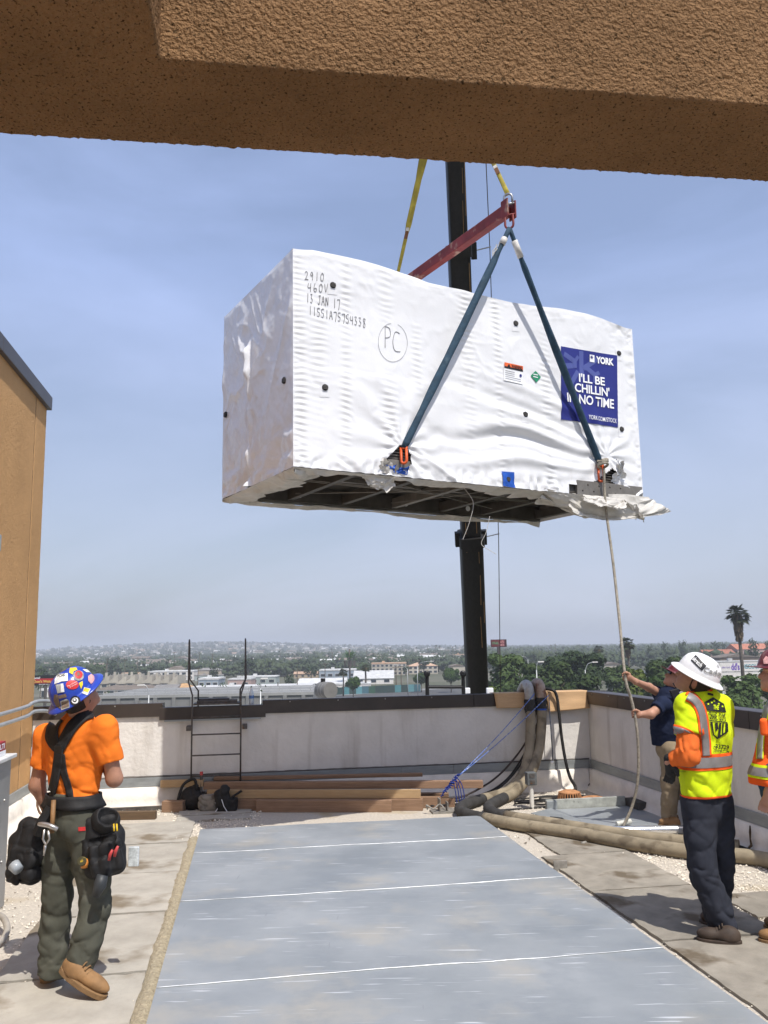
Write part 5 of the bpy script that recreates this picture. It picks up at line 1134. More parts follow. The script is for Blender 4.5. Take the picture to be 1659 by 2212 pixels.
wb = bvh(pants); bl = wrap_band(BVHTree.FromPolygons([wmat(pants) @ v.co for v in pants.data.vertices] , [tuple(q.vertices) for q in pants.data.polygons]), 'belt', waist, waist.z - .075, waist.z + .0, NYL, sus, .012, n=70)
so = bl.modifiers.new('thickness', 'SOLIDIFY'); so.thickness = .012; so.offset = 1
def pouch(name, c, d_out, w_, hgt, dep, tilt, open_=True):
    """nylon tool bag hanging from the belt; d_out points away from the body"""
    d_out = nrm(d_out); up = nrm(Vector((0, 0, 1)) + tilt); s_ = d_out.cross(up).normalized(); A = (s_, d_out, up); q = SDF(.006); q.namp = .007; q.seed = 23; q.nf = 16
    q.box(c, A, (w_ * .42, dep * .36, hgt * .46), .045, .03).box(c - up * hgt * .12 + s_ * w_ * .05, A, (w_ * .50, dep * .42, hgt * .34), .05, .03)
    if open_: q.box(c + up * hgt * .42, A, (w_ * .36, dep * .27, hgt * .22), .02, .008, sub=True)
    q.box(c - up * hgt * .17 + d_out * dep * .40 - s_ * w_ * .04, A, (w_ * .40, dep * .18, hgt * .25), .03, .008)
    if open_: q.box(c + up * hgt * .02 + d_out * dep * .46 - s_ * w_ * .04, A, (w_ * .33, dep * .10, hgt * .12), .015, .006, sub=True)
    q.box(c - up * hgt * .30 + d_out * dep * .58 + s_ * w_ * .10, A, (w_ * .22, dep * .10, hgt * .15), .02, .006)
    q.fold(c - up * hgt * .2, .2, up + s_ * .5, .07, .010).fold(c + up * hgt * .1, .2, s_, .06, .007)
    return q.build(name, NYL, sus), A
outL = nrm(-rt - hd * .3); outR = nrm(rt - hd * .55)
pc1 = at(66, 1835, 5.26); pL, _ = pouch('pouch', pc1, outL * .3 - Vector((0, 1, 0)), .22, .38, .16, Vector((.12, 0, 0)), False)
m = MB(); m.tube([at(110, 1745, 5.16), at(92, 1775, 5.14), at(85, 1800, 5.16)], [.03, .035, .04], 8); m.build('pouch_loop', NYL, sus)
pc2 = at(226, 1822, 5.17); pR, _ = pouch('pouch', pc2, outR * .3 - Vector((0, 1, 0)), .23, .37, .16, Vector((-.18, 0, 0)))
q = SDF(.007); q.seed = 4; q.namp = .004; q.ell(at(228, 1772, 5.13), (Vector((1, 0, -.1)), Vector((0, 1, 0)), Vector((.1, 0, 1))), (.085, .06, .075), .02); q.ell(at(234, 1760, 5.10), (Vector((1, 0, 0)), Vector((0, 1, 0)), Vector((0, 0, 1))), (.055, .05, .06), .01, sub=True); q.build('pocket', NYL, sus)
TOOLS = mat('tool_steel', (.45, .44, .43), rough=.35, metal=.85, var=.2, scale=20); TOOLR = mat('tool_red', (.45, .05, .05), rough=.5); TOOLY = mat('tool_yellow', (.6, .4, .02), rough=.5); WOODH = mat('hammer_wood', (.22, .12, .05), rough=.6, var=.3, scale=12)
m = MB(); m.tube([at(116, 1728, 5.12), at(112, 1800, 5.09)], .014, 8); m.build('hammer_handle', WOODH, sus, smooth=True)
m = MB(); m.tube(smoothpath([at(82, 1780, 5.07), at(100, 1782, 5.065), at(113, 1786, 5.06), at(124, 1791, 5.07)], 4), [.008, .012, .014, .015] + [.015] * 9, 8); m.build('hammer_head', TOOLS, sus, smooth=True)
m = MB(); m.tube([at(96, 1792, 5.06), at(93, 1812, 5.06), at(99, 1826, 5.06), at(107, 1812, 5.06), at(104, 1794, 5.06)], .0075, 6); m.tube([at(98, 1826, 5.06), at(95, 1848, 5.07)], [.010, .006], 6); m.build('locking_pliers', TOOLS, sus, smooth=True)
for k in range(4):
    m = MB(); m.tube([at(243 + k * 3, 1780, 5.02), at(244 + k * 3, 1795, 5.00)], .0055, 6); m.build('driver_handle', TOOLY if k % 2 else BLACK, sus, smooth=True)
for (x, y) in ((238, 1846), (250, 1838)):
    m = MB(); q_ = at(x, y, 5.01); m.tube([q_ + Vector((-.006, 0, -.03)), q_, q_ + Vector((.012, 0, .025))], [.008, .010, .007], 8); m.build('plier_grip', TOOLR, sus, smooth=True)
m = MB(); m.lathe([(.022, 0), (.026, .004), (.026, .03), (.022, .034)], 16, Matrix.Translation(at(180, 1862, 5.06)) @ Matrix.Rotation(R_(70), 4, 'X')); m.build('tape_measure', mat('tool_black_yellow', (.05, .045, .02), rough=.5, spots=((.5, .34, .02), 40, .45)), sus, smooth=40)
m = MB(); m.lathe([(0, 0), (.018, .004), (.022, .03), (.017, .05), (0, .055)], 14, Matrix.Translation(at(182, 1876, 5.05))); m.build('orange_knob', mat('tool_orange', (.6, .22, .04), rough=.5), sus, smooth=True)
m = MB(); m.tube([at(222, 1890, 5.06), at(216, 1912, 5.05), at(206, 1936, 5.05)], [.03, .036, .022], 12); m.build('drill_holster', mat('rubber_grey', (.035, .04, .045), rough=.5), sus, smooth=True)
m = MB(); m.tube([at(30, 1868, 5.12), at(40, 1880, 5.10)], [.035, .03], 12); m.build('tape_roll', mat('tape_clear', (.30, .33, .36), rough=.25), sus, smooth=True)
px_patch(bvh(pants), 'back_pocket', [c1(605, 1275), c1(805, 1268), c1(812, 1420), c1(715, 1470), c1(612, 1430)], [(0, 1, 2, 3, 4)], OLIVE, p, .006, 3)
tl = px_patch(bvh(pants), 'red_tab', [c1(730, 1320), c1(795, 1315), c1(797, 1352), c1(732, 1356)], [(0, 1, 2, 3)], SR, p, .010, 3)
for (x, y, r_) in ((290, 1852, .05),):
    o = MB(); o.obox(at(289, 1850, 5.3), (.030, 0, 0), (0, .012, 0), (0, 0, .055)); o.build('clear_case', mat('clear_plastic', (.55, .58, .58), rough=.15, var=.3, scale=40), sus, bevel=.004)

# ------------------------------------------------------------------ crane crewman in the hi-vis vest
HV = cloth('hivis_yellow', (0.62, 0.78, 0.015), var=0.06); HO = cloth('hivis_orange', (0.85, 0.12, 0.02), var=0.06); RF = mat('reflective_grey', (0.20, 0.19, 0.185), rough=0.45, var=0.1, scale=10, spec=0.5)
NAVYP = cloth('work_pants_navy', (0.030, 0.033, 0.045), var=0.2); SHOE = mat('boot_brown_dark', (0.055, 0.038, 0.028), rough=0.7, var=0.3, scale=14); LSO = cloth('sleeve_orange', (0.70, 0.15, 0.03)); GLOVE = mat('glove_black', (0.014, 0.014, 0.014), rough=0.8, var=0.4, scale=30)
def d6(x, y): return (1261.8 + x * .33482, 1344.1 + y * .33482)
def j6(x, y, Y): return at(*d6(x, y), Y)
p = thing('person', 'crewman in yellow vest lettered on its back and white full-brim hard hat', 'person', G(1530, 2015, 0)); P2 = p
hd = nrm((-0.45, 0.89, 0)); rt = Vector((hd.y, -hd.x, 0)); F2 = nrm((-0.82, 0.30, 0.50)); U2 = nrm((0.40, -0.28, 0.87))
pel = j6(790, 1150, 5.92); chest = j6(780, 680, 5.92); neckb = j6(765, 470, 5.9); hc = j6(722, 360, 5.88)
Lsh, Rsh = j6(662, 540, 5.80), j6(885, 545, 5.98); Lel = j6(672, 850, 5.72); Lwr = j6(548, 905, 5.80); Rel = j6(880, 850, 6.16); Rwr = j6(800, 920, 6.30)
Lhip, Rhip = pel - rt * .09, pel + rt * .09
Lkn, Rkn = j6(760, 1580, 5.86), j6(890, 1560, 6.0); Lan, Ran = j6(905, 1985, 5.86), j6(845, 1900, 6.15)
b = SDF(.008); b.chain([pel, chest, neckb - Vector((0, 0, .06))], [.11, .12, .09], .06, (hd, .66)); A2 = head_prims(b, hc, F2, U2, neckb - Vector((0, 0, .02)), .057)
b.chain([Lsh, Lel, Lwr], [.047, .042, .030], .03).chain([Rsh, Rel, Rwr], [.047, .042, .030], .03)
for h_, k_, a_ in ((Lhip, Lkn, Lan), (Rhip, Rkn, Ran)): b.chain([h_, k_, a_], [.075, .052, .036], .03)
b.build('body', SKIN, p)
h = SDF(.007); h.ell(hc - F2 * .012 - U2 * .012, A2, (.083, .100, .110), .02); h.cut(hc + F2 * .018, F2); h.cut(hc - U2 * .095, -U2); h.build('hair', HAIR, p)
g_ = SDF(.005); d = nrm(j6(560, 985, 5.8) - Lwr); s_ = nrm(d.cross(hd)); q = d.cross(s_); g_.chain([Lwr - d * .02, Lwr + d * .06], [.036, .036], .02, (s_, .72))
for i in range(4):
    o = Lwr + d * .07 + q * (.030 - .020 * i); e = o + d * (.040 - .004 * i) + hd * .015; g_.chain([Lwr + d * .05 + q * (.024 - .016 * i), o, e, e + d * .022 - s_ * .0 + hd * .022], [.014, .0125, .012, .010], .006)
g_.chain([Lwr + d * .015 + q * .03, Lwr + d * .045 + q * .058, Lwr + d * .075 + q * .062], [.016, .014, .012], .01); g_.build('glove', GLOVE, p)
g_ = SDF(.006); g_.ell(Rwr, (rt, hd, Vector((0, 0, 1))), (.03, .06, .045), .02); g_.build('glove', GLOVE, p)
s = SDF(.008); s.namp = .004; s.seed = 31; s.ridge = (0.009, 7); s.cap(Lsh.lerp(Lel, .5), Lel, .064, .068, .03).cap(Lel, Lwr + (Lel - Lwr) * .12, .068, .050, .03, None, True); s.fold(Lel, .13, Lwr - Lel, .05, .012).fold(Lel.lerp(Lwr, .6), .1, Lwr - Lel, .04, .009); s.build('sleeve', LSO, p)
s = SDF(.009); s.namp = .004; s.seed = 33; s.ridge = (0.009, 7); s.cap(Rsh.lerp(Rel, .5), Rel, .062, .066, .03).cap(Rel, Rwr + (Rel - Rwr) * .12, .066, .050, .03, None, True); s.build('sleeve', LSO, p)
s = SDF(.008); s.namp = .003; s.seed = 37; s.ridge = (0.011, 6); hem = j6(780, 1118, 5.92)
s.chain([hem - Vector((0, 0, .03)), j6(775, 900, 5.92), chest, j6(775, 560, 5.90)], [.178, .176, .180, .150], .06, (hd, .74))
s.chain([j6(775, 560, 5.9), neckb - Vector((0, 0, .005))], [.13, .070], .05, (hd, .75)); s.cap(Lsh, chest, .075, .10, .05).cap(Rsh, chest, .075, .10, .05)
s.cap(Lsh, Lsh.lerp(Lel, .60), .076, .088, .035, None, True); s.cap(Rsh, Rsh.lerp(Rel, .60), .076, .088, .035, None, True)
s.fold(j6(800, 960, 5.75), .2, (1, .2, .15), .13, .012).fold(j6(720, 640, 5.8), .14, (.8, 0, .8), .08, .009).fold(j6(850, 1040, 5.75), .16, (.7, 0, .7), .09, .010).fold(j6(900, 740, 5.8), .14, (1, 0, .3), .09, .010).fold(j6(640, 600, 5.75), .1, (.5, 0, 1), .07, .006)
s.cut(hem, (0, 0, -1)); vest = s.build('hivis_vest', HV, p); vb = bvh(vest)
t = SDF(.008); t.namp = .004; t.seed = 41; t.ridge = (0.013, 6.0); wst = hem + Vector((0, 0, .06)); t.chain([wst, pel - Vector((0, 0, .05))], [.15, .15], .05, (hd, .74)); t.cut(wst, (0, 0, 1))
t.chain([Lhip, Lhip.lerp(Lkn, .5), Lkn], [.105, .094, .082], .035); t.cap(Lkn, Lan - Vector((0, 0, .015)), .082, .082, .03, None, True); t.chain([Rhip, Rhip.lerp(Rkn, .5), Rkn], [.105, .092, .078], .035); t.cap(Rkn, Ran, .078, .074, .03, None, True)
for kn, an, sg in ((Lkn, Lan, 1), (Rkn, Ran, -1)): t.fold(kn + Vector((0, 0, -.05)), .15, (sg * .6, 0, 1), .065, .010).fold(an + Vector((0, 0, .10)), .13, (.5 * sg, 0, 1), .05, .014).fold(kn + Vector((0, 0, .2)), .15, (.8 * sg, 0, .7), .09, .008).fold(kn.lerp(an, .55), .12, (-.6, 0, 1), .06, .010)
t.build('work_pants', NAVYP, p)
boot('boot', j6(1012, 2088, 5.74).xy.to_3d() + Vector((0, 0, .004)), G(*d6(735, 2062), .004), Lan + Vector((0, 0, .0)), SHOE, SHOE, p); boot('boot', G(*d6(905, 1985), .004), G(*d6(760, 1945), .004), Ran, SHOE, SHOE, p)
HATW = mat('hat_white', (.80, .80, .80), rough=.3, var=.03, scale=8, coat=.3); hat, HM = hardhat('hard_hat', hc + U2 * .032 - F2 * .002, F2, U2, HATW, p, 'brim', 1.0); hb2 = bvh(hat)
def d7(x, y): return (1426.4 + x * .14021, 1393.5 + y * .14021)             # close-up of vest and white hat
def pp(tree, pts, mt, nm, par, off=.004, ln=2.0): return px_patch(tree, nm, [d7(*q) for q in pts], [tuple(range(len(pts)))], mt, par, off, ln)
pp(hb2, ((545, 150), (712, 320), (640, 400), (470, 235)), SK, 'sticker', hat); 
def ptext(tree, tx, o, ex, ey, mt, nm, par, off, bold=0.02, ln=1.5):
    vs, fs = fit_text(tx, 0, 0, 1, 1, bold=bold); return px_patch(tree, nm, [d7(o[0] + ex[0] * q[0] + ey[0] * q[1], o[1] + ex[1] * q[0] + ey[1] * q[1]) for q in vs], fs, mt, par, off, ln)
ptext(hb2, 'skratch', (490, 225), (125, 125), (45, -50), SW, 'lettering', hat, .0065, .03); ptext(hb2, 'Cade', (665, 415), (260, 75), (15, -85), SG, 'lettering', hat, .005, .03)
ptext(hb2, '@', (865, 345), (45, 10), (0, -60), SG, 'emblem', hat, .005, .0)
for pts in (((620, 455), (650, 430), (705, 465), (690, 490)), ((485, 345), (550, 380), (545, 392), (485, 360))): pp(hb2, pts, HATW, 'accessory_slot', hat, .012)
m = MB(); e = hc + F2 * .098 + U2 * .012; m.obox(e, A2[0] * .066, F2 * .008, U2 * .016); m.build('safety_glasses', SK, p, bevel=.005)
# vest trims
par = vest
def vstrip(pts, w_, mt, nm, off): return px_strip(vb, nm, [d7(*q) for q in pts], w_ * .14021, mt, par, off)
cl = [(420, 790), (510, 840), (590, 940), (640, 1080), (665, 1250), (690, 1480), (705, 1710)]
vstrip(cl, 165, HO, 'orange_trim', .004); vstrip(cl, 110, RF, 'reflective_strip', .008)
sl = [(160, 1325), (260, 1340), (380, 1385), (480, 1450), (535, 1520)]
vstrip(sl, 215, HO, 'orange_trim', .004); vstrip([(165, 1315), (270, 1330), (390, 1375), (490, 1435), (540, 1490)], 135, RF, 'reflective_strip', .008)
zc = Vector((chest.x, chest.y, 0)); zb0 = at(*d7(650, 1910), 5.76).z; zb1 = at(*d7(650, 1715), 5.76).z
wrap_band(vb, 'orange_trim', zc, zb0 - .012, zb1 + .012, HO, par, .004); wrap_band(vb, 'reflective_strip', zc, zb0 + .006, zb1 - .008, RF, par, .008); wrap_band(vb, 'orange_trim', zc, hem.z + .001, hem.z + .016, HO, par, .005)
ns = [(395, 770), (440, 735), (560, 700), (700, 690), (800, 705)]; vstrip(ns, 26, HO, 'orange_trim', .006)
pp(vb, ((725, 735), (815, 750), (815, 785), (727, 768)), SK, 'neck_label', par)
VK = mat('print_black', (.012, .014, .012), rough=.7)
pp(vb, ((675, 880), (810, 805), (975, 905), (1010, 1040), (725, 1010)), VK, 'shield_print', par, .007, 2.5)
def star(cx, cy, r): return [(cx + r * (1 if i % 2 == 0 else .42) * math.sin(i * math.pi / 5), cy - r * (1 if i % 2 == 0 else .42) * math.cos(i * math.pi / 5)) for i in range(10)]
for c in ((735, 910), (788, 885), (824, 862), (893, 905), (950, 945)):
    q = star(c[0], c[1], 20); px_patch(vb, 'star', [d7(*c)] + [d7(*x) for x in q], [(0, i + 1, (i + 1) % 10 + 1) for i in range(10)], HV, par, .010, 3)
ptext(vb, 'THE', (808, 990), (85, 8), (5, -72), HV, 'lettering', par, .010, .03)
ptext(vb, 'CRANE', (750, 1140), (128, 20), (-14, -120), VK, 'lettering', par, .008, .02); ptext(vb, 'GUYS', (905, 1165), (100, 15), (-12, -120), VK, 'lettering', par, .008, .02)
pp(vb, ((760, 1155), (1025, 1185), (1030, 1200), (763, 1170)), VK, 'shield_print', par, .0065)
for k, pts in enumerate((((765, 1180), (800, 1180), (830, 1390), (805, 1360)), ((840, 1190), (880, 1190), (890, 1290), (850, 1330)), ((905, 1195), (935, 1195), (925, 1400), (880, 1450)), ((955, 1195), (975, 1195), (965, 1380), (945, 1400)), ((1000, 1200), (1035, 1205), (1040, 1330), (1000, 1370)), ((805, 1360), (880, 1420), (880, 1450), (805, 1385)), ((880, 1420), (1035, 1310), (1038, 1335), (880, 1450)))): pp(vb, pts, VK, 'shield_print', par, .007 + k * .0002)
ptext(vb, '-33729', (815, 1590), (235, 22), (5, -70), VK, 'lettering', par, .008, .03); ptext(vb, 'CRANE.COM', (815, 1640), (230, 22), (3, -38), VK, 'lettering', par, .008, .02)
pp(vb, ((240, 1935), (400, 1945), (400, 1955), (240, 1945)), mat('seam_green', (.35, .5, .01), rough=.9), 'pocket_seam', par, .004)

# ------------------------------------------------------------------ rope handler in navy
def d8(x, y): return (1316.7 + x * .13228, 1426.4 + y * .13228)
def j8(x, y, Y): return at(*d8(x, y), Y)
NAVY = cloth('shirt_navy', (0.014, 0.020, 0.045)); KHAKI = cloth('khaki_pants', (0.27, 0.215, 0.145), var=.12); MAROON = mat('hat_maroon', (0.13, 0.022, 0.028), rough=0.35, var=.1, scale=8, coat=.2)
p = thing('person', 'worker in navy shirt and khaki pants pulling on the tag rope', 'person', G(1450, 1785, 0)); P3 = p
hd = nrm((-0.95, 0.18, 0)); rt = Vector((hd.y, -hd.x, 0)); F3 = nrm((-0.80, 0.10, 0.60)); U3 = nrm((0.58, -0.1, 0.80))
pel = at(1447, 1618, 9.36); chest = j8(960, 800, 9.34); neckb = j8(1090, 480, 9.34); hc = j8(1105, 305, 9.32)
Rsh, Lsh = j8(900, 585, 9.50), j8(880, 720, 9.16); Rel = j8(640, 440, 9.35); Rwr = j8(430, 350, RY - .18); Lel = j8(670, 880, 9.05); Lwr = j8(475, 885, RY - .18)
Lhip, Rhip = pel - rt * .08, pel + rt * .08; Lkn, Rkn = at(1447, 1690, 9.28), at(1462, 1690, 9.46); Lan, Ran = at(1445, 1772, 9.32), at(1468, 1768, 9.5)
b = SDF(.006); b.chain([pel, chest, neckb - Vector((0, 0, .06))], [.11, .12, .085], .06, (rt, 1.0)); A3 = head_prims(b, hc, F3, U3, neckb - Vector((0, 0, .02)), .056)
b.chain([Rsh, Rel, Rwr], [.050, .043, .031], .03).chain([Lsh, Lel, Lwr], [.050, .045, .031], .03)
ra = (smoothpath(rp_, 10)[41] - smoothpath(rp_, 10)[39]).normalized() * -1
for (w_, hp, up_) in ((Rwr, hand_hi, 1), (Lwr, hand_lo, 1)):
    pc = hand_fist(b, hp, Vector((0, 0, 1)) if ra.z > 0 else ra, w_ - hp, None, .0155, 215 if hp is hand_lo else 150); b.cap(w_, pc, .030, .030, .02)
b.build('body', SKIN2, p)
s = SDF(.009); s.namp = .004; s.seed = 51; s.ridge = (0.009, 6); s.chain([j8(930, 1370, 9.36), j8(940, 1100, 9.35), chest, j8(1000, 620, 9.34)], [.150, .160, .165, .13], .06, (rt, .95)); s.chain([j8(1010, 600, 9.34), neckb], [.12, .07], .05)
s.cap(Rsh, chest, .075, .10, .05).cap(Lsh, chest, .075, .1, .05); s.cap(Rsh, Rsh.lerp(Rel, .45), .072, .068, .04, None, True); s.cap(Lsh, Lsh.lerp(Lel, .55), .075, .074, .04, None, True)
s.fold(chest, .2, (1, 0, .5), .08, .008).fold(j8(900, 1150, 9.3), .15, (.3, 0, 1), .07, .008); s.cut(j8(900, 1385, 9.36), (0, 0, -1)); s.build('shirt', NAVY, p)
t = SDF(.009); t.namp = .005; t.seed = 57; t.ridge = (0.009, 6); t.chain([pel + Vector((0, 0, .10)), pel], [.14, .145], .05); t.chain([Lhip, Lkn], [.11, .085], .04); t.cap(Lkn, Lan, .085, .078, .03, None, True); t.chain([Rhip, Rkn], [.11, .085], .04); t.cap(Rkn, Ran, .085, .078, .03, None, True)
t.fold(Lkn, .15, (.4, 0, 1), .07, .010).fold(Lan + Vector((0, 0, .1)), .12, (.3, 0, 1), .05, .011); t.cut(pel + Vector((0, 0, .14)), (0, 0, 1)); t.build('khaki_pants', KHAKI, p)
boot('boot', G(1470, 1790, .004), G(1424, 1786, .004), Lan, BOOTM, SOLE, p); boot('boot', G(1492, 1782, .004), G(1445, 1778, .004), Ran, BOOTM, SOLE, p)
hat, _ = hardhat('hard_hat', hc + U3 * .035 - F3 * .004, F3, U3, MAROON, p, 'cap', 1.03)
m = MB(); m.obox(hc + F3 * .100 + U3 * .014, A3[0] * .066, F3 * .010, U3 * .018); m.build('safety_glasses', SK, p, bevel=.006)
h = SDF(.008); h.ell(hc - F3 * .012 - U3 * .012, A3, (.081, .098, .108), .02); h.cut(hc + F3 * .01, F3); h.cut(hc - U3 * .08, -U3); h.build('hair', HAIR, p)
rad = MB(); c = j8(1080, 560, 9.13); rad.obox(c, Vector((.045, 0, .012)), Vector((0, .02, 0)), Vector((-.018, 0, .055))); rd = rad.build('radio', BLACK, p, bevel=.006)
m = MB(); m.tube([c + Vector((.02, 0, .05)), c + Vector((-.02, 0, .12))], .006, 6); m.build('antenna', BLACK, rd)
m = MB(); m.obox(c + Vector((.06, -.01, -.02)), Vector((.02, 0, .005)), Vector((0, .015, 0)), Vector((-.01, 0, .05))); m.build('speaker_microphone', SG, rd, bevel=.005)

# ------------------------------------------------------------------ worker at the picture's edge
p = thing('person', 'worker in orange vest and maroon hard hat cut off by the picture edge', 'person', G(1690, 2040, 0)); P4 = p
YB = 5.75; hd = nrm((-0.90, 0.42, 0)); rt = Vector((hd.y, -hd.x, 0)); F4 = nrm((-0.93, 0.22, 0.22)); U4 = nrm((0.22, -.05, .97))
hc = at(1684, 1459, YB); neckb = at(1694, 1508, YB + .02); chest = at(1703, 1600, YB + .02); pel = at(1708, 1740, YB + .03)
Lsh, Rsh = chest - rt * .17 + Vector((0, 0, .12)) , chest + rt * .17 + Vector((0, 0, .12)); Lel = at(1678, 1660, YB - .2); Lwr = at(1662, 1712, YB - .16); Rel = Rsh + Vector((.04, .05, -.28)); Rwr = Rel + Vector((-.05, .05, -.22))
Lhip, Rhip = pel - rt * .09, pel + rt * .09; Lan, Ran = at(1712, 2000, YB - .05), at(1722, 1985, YB + .2); Lkn, Rkn = pel.lerp(Lan, .5) + hd * .03, pel.lerp(Ran, .5) + hd * .03
b = SDF(.008); b.chain([pel, chest, neckb - Vector((0, 0, .06))], [.11, .12, .085], .06); A4 = head_prims(b, hc, F4, U4, neckb - Vector((0, 0, .02)), .058); b.chain([Lsh, Lel, Lwr], [.048, .046, .032], .03).chain([Rsh, Rel, Rwr], [.048, .044, .03], .03)
for w_, d in ((Lwr, nrm(Lwr - Lel)), (Rwr, nrm(Rwr - Rel))):
    s_ = rt; q = d.cross(s_).normalized(); b.cap(w_, w_ + d * .06, .028, .03, .02, (s_, .7))
    for i in range(4): o = w_ + d * .08 + q * (.028 - .019 * i); b.chain([w_ + d * .05 + q * (.022 - .015 * i), o, o + d * .03, o + d * .045 - s_ * .01], [.011, .0095, .009, .008], .007)
    b.chain([w_ + d * .02 + q * .02, w_ + d * .05 + q * .05, w_ + d * .08 + q * .055], [.013, .011, .009], .01)
b.build('body', SKIN2, p)
s = SDF(.008); s.namp = .004; s.seed = 61; s.ridge = (0.008, 5); hem4 = at(1682, 1694, YB - .1)
s.chain([hem4, chest - Vector((0, 0, .02)), chest + Vector((0, 0, .13))], [.165, .175, .145], .06, (rt, 1.0)); s.chain([chest + Vector((0, 0, .12)), neckb - Vector((0, 0, .005))], [.13, .075], .05); s.cap(Lsh, chest, .08, .1, .05).cap(Rsh, chest, .08, .1, .05); s.cap(Lsh, Lsh.lerp(Lel, .3), .08, .082, .03, None, True)
s.fold(chest + hd * .12, .16, (.2, 0, 1), .09, .009).fold(hem4 + hd * .12, .15, (0, .4, 1), .08, .010); s.cut(hem4, (0, 0, -1)); vest4 = s.build('hivis_vest', HO, p); v4 = bvh(vest4); c4 = Vector((chest.x, chest.y, 0))
z_ = hem4.z; wrap_band(v4, 'yellow_strip', c4, z_ + .045, z_ + .125, HV, vest4, .004); wrap_band(v4, 'reflective_strip', c4, z_ + .06, z_ + .11, RF, vest4, .008)
px_strip(v4, 'yellow_strip', [(1662, 1515), (1652, 1550), (1645, 1590), (1642, 1640)], 15, HV, vest4, .004); px_strip(v4, 'reflective_strip', [(1662, 1515), (1652, 1550), (1645, 1590), (1642, 1640)], 11, RF, vest4, .008)
q = SDF(.006); q.box(at(1650, 1570, YB - .17), (rt, hd, Vector((0, 0, 1))), (.065, .022, .05), .015, .01); q.build('chest_pocket', HO, vest4)
s = SDF(.009); s.seed = 67; s.namp = .004; s.cap(Lsh.lerp(Lel, .2), Lsh.lerp(Lel, .55), .06, .062, .03, None, True); s.build('sleeve', OR, p)
t = SDF(.01); t.namp = .004; t.seed = 71; t.ridge = (0.009, 6); t.chain([hem4 + Vector((0, 0, .05)), pel], [.14, .15], .05); t.chain([Lhip, Lkn], [.105, .08], .04); t.cap(Lkn, Lan, .08, .075, .03, None, True); t.chain([Rhip, Rkn], [.105, .08], .04); t.cap(Rkn, Ran, .08, .075, .03, None, True); t.fold(Lkn, .15, (.4, 0, 1), .07, .01); t.build('jeans', cloth('denim', (.03, .06, .12), var=.2), p)
g1 = Vector((Lan.x, Lan.y, .004)); boot('boot', g1 - hd * .07, g1 + hd * .2, Lan, BOOTM, SOLE, p); g1 = Vector((Ran.x, Ran.y, .004)); boot('boot', g1 - hd * .07, g1 + hd * .2, Ran, BOOTM, SOLE, p)
hat, _ = hardhat('hard_hat', hc + U4 * .035 - F4 * .004, F4, U4, MAROON, p, 'cap', 1.05); h4 = bvh(hat); px_patch(h4, 'sticker', [(1649, 1425), (1655, 1417), (1660, 1420), (1662, 1434), (1650, 1434)], [(0, 1, 2, 3, 4)], SP, hat, .004, 2)
h = SDF(.008); h.ell(hc - F4 * .012 - U4 * .012, A4, (.081, .098, .108), .02); h.cut(hc + F4 * .01, F4); h.cut(hc - U4 * .07, -U4); h.build('hair', HAIR, p)
# ================================================================== things standing and lying on the roof
def c5(x, y): return (960.1 + .21494 * x, 1437.4 + .21494 * y)
def c7(x, y): return (274.3 + .46297 * x, 1453.8 + .46297 * y)
def k8(x, y): return (877.8 + .36374 * x, 1426.4 + .36374 * y)
def wp(x, y, b): return onplane(x, y, RP(0, b, 0), E2)
IRON = mat('ladder_iron', (0.095, 0.085, 0.078), rough=0.6, metal=0.3, var=0.4, scale=14, spots=((0.12, 0.06, 0.03), 12, .38))
# ladder over the parapet
lad = thing('roof_ladder', 'black iron ladder fixed to the parapet with tall handrails over the coping', 'ladder', RP(-4.95, -0.15))
for a, ta in ((-5.25, -5.31), (-4.65, -4.60)):
    pts = [RP(a, -.16, .30), RP(a, -.16, 1.30), RP(a, -.15, 1.36), RP(ta, -.02, 1.52), RP(ta, -.01, 2.02), RP(ta, .02, 2.05), RP(ta, .05, 2.02), RP(ta + .01, .09, 1.55), RP(a + .05 * (1 if a < -5 else -.3), .22, 1.40), RP(a + .05 * (1 if a < -5 else -.3), .26, .6)]
    m = MB(); m.tube(pts, 0.0105, 8); m.build('rail', IRON, lad, smooth=True)
for z in (0.38, 0.63, 0.88, 1.09):
    m = MB(); m.tube([RP(-5.25, -.16, z), RP(-4.65, -.16, z)], .009, 8); m.build('rung', IRON, lad, smooth=True)
for a in (-5.29, -4.60):
    m = MB(FR); m.box(a - .03, a + .03, -.17, -.0, .93, .985); m.build('bracket', IRON, lad, bevel=.004)
m = MB(FR); m.box(-5.24, -4.66, -.10, .20, 1.235, 1.255)
tr = m.build('step_tray', IRON, lad)
for k in range(5):
    m = MB(FR); m.box(-5.2, -4.7, -.07 + k * .055, -.045 + k * .055, 1.256, 1.285); m.build('step_bar', IRON, tr)
m = MB(FR); m.box(-5.18, -4.80, .02, .18, 1.286, 1.305); m.build('step_plate', IRON, lad)
# water bottle
bt = thing('water_bottle', 'clear plastic water bottle standing on the coping by the ladder', 'bottle', RP(-4.52, .08, 1.215)); c = RP(-4.52, .08, 1.215)
m = MB(); m.lathe([(.001, .0), (.030, .002), (.032, .01), (.031, .05), (.032, .055), (.031, .10), (.032, .13), (.028, .155), (.014, .185), (.013, .20)], 18, Matrix.Translation(c)); m.build('bottle_body', mat('pet_clear', (.62, .68, .72), rough=.12, var=.15, scale=30, spec=.6), bt, smooth=40)
m = MB(); m.lathe([(.0325, .075), (.0325, .115)], 18, Matrix.Translation(c)); m.build('paper_band', mat('label_blue', (.10, .20, .45), rough=.5), bt)
m = MB(); m.lathe([(.015, .198), (.015, .214), (0, .215)], 14, Matrix.Translation(c)); m.build('cap', PRINTW, bt)

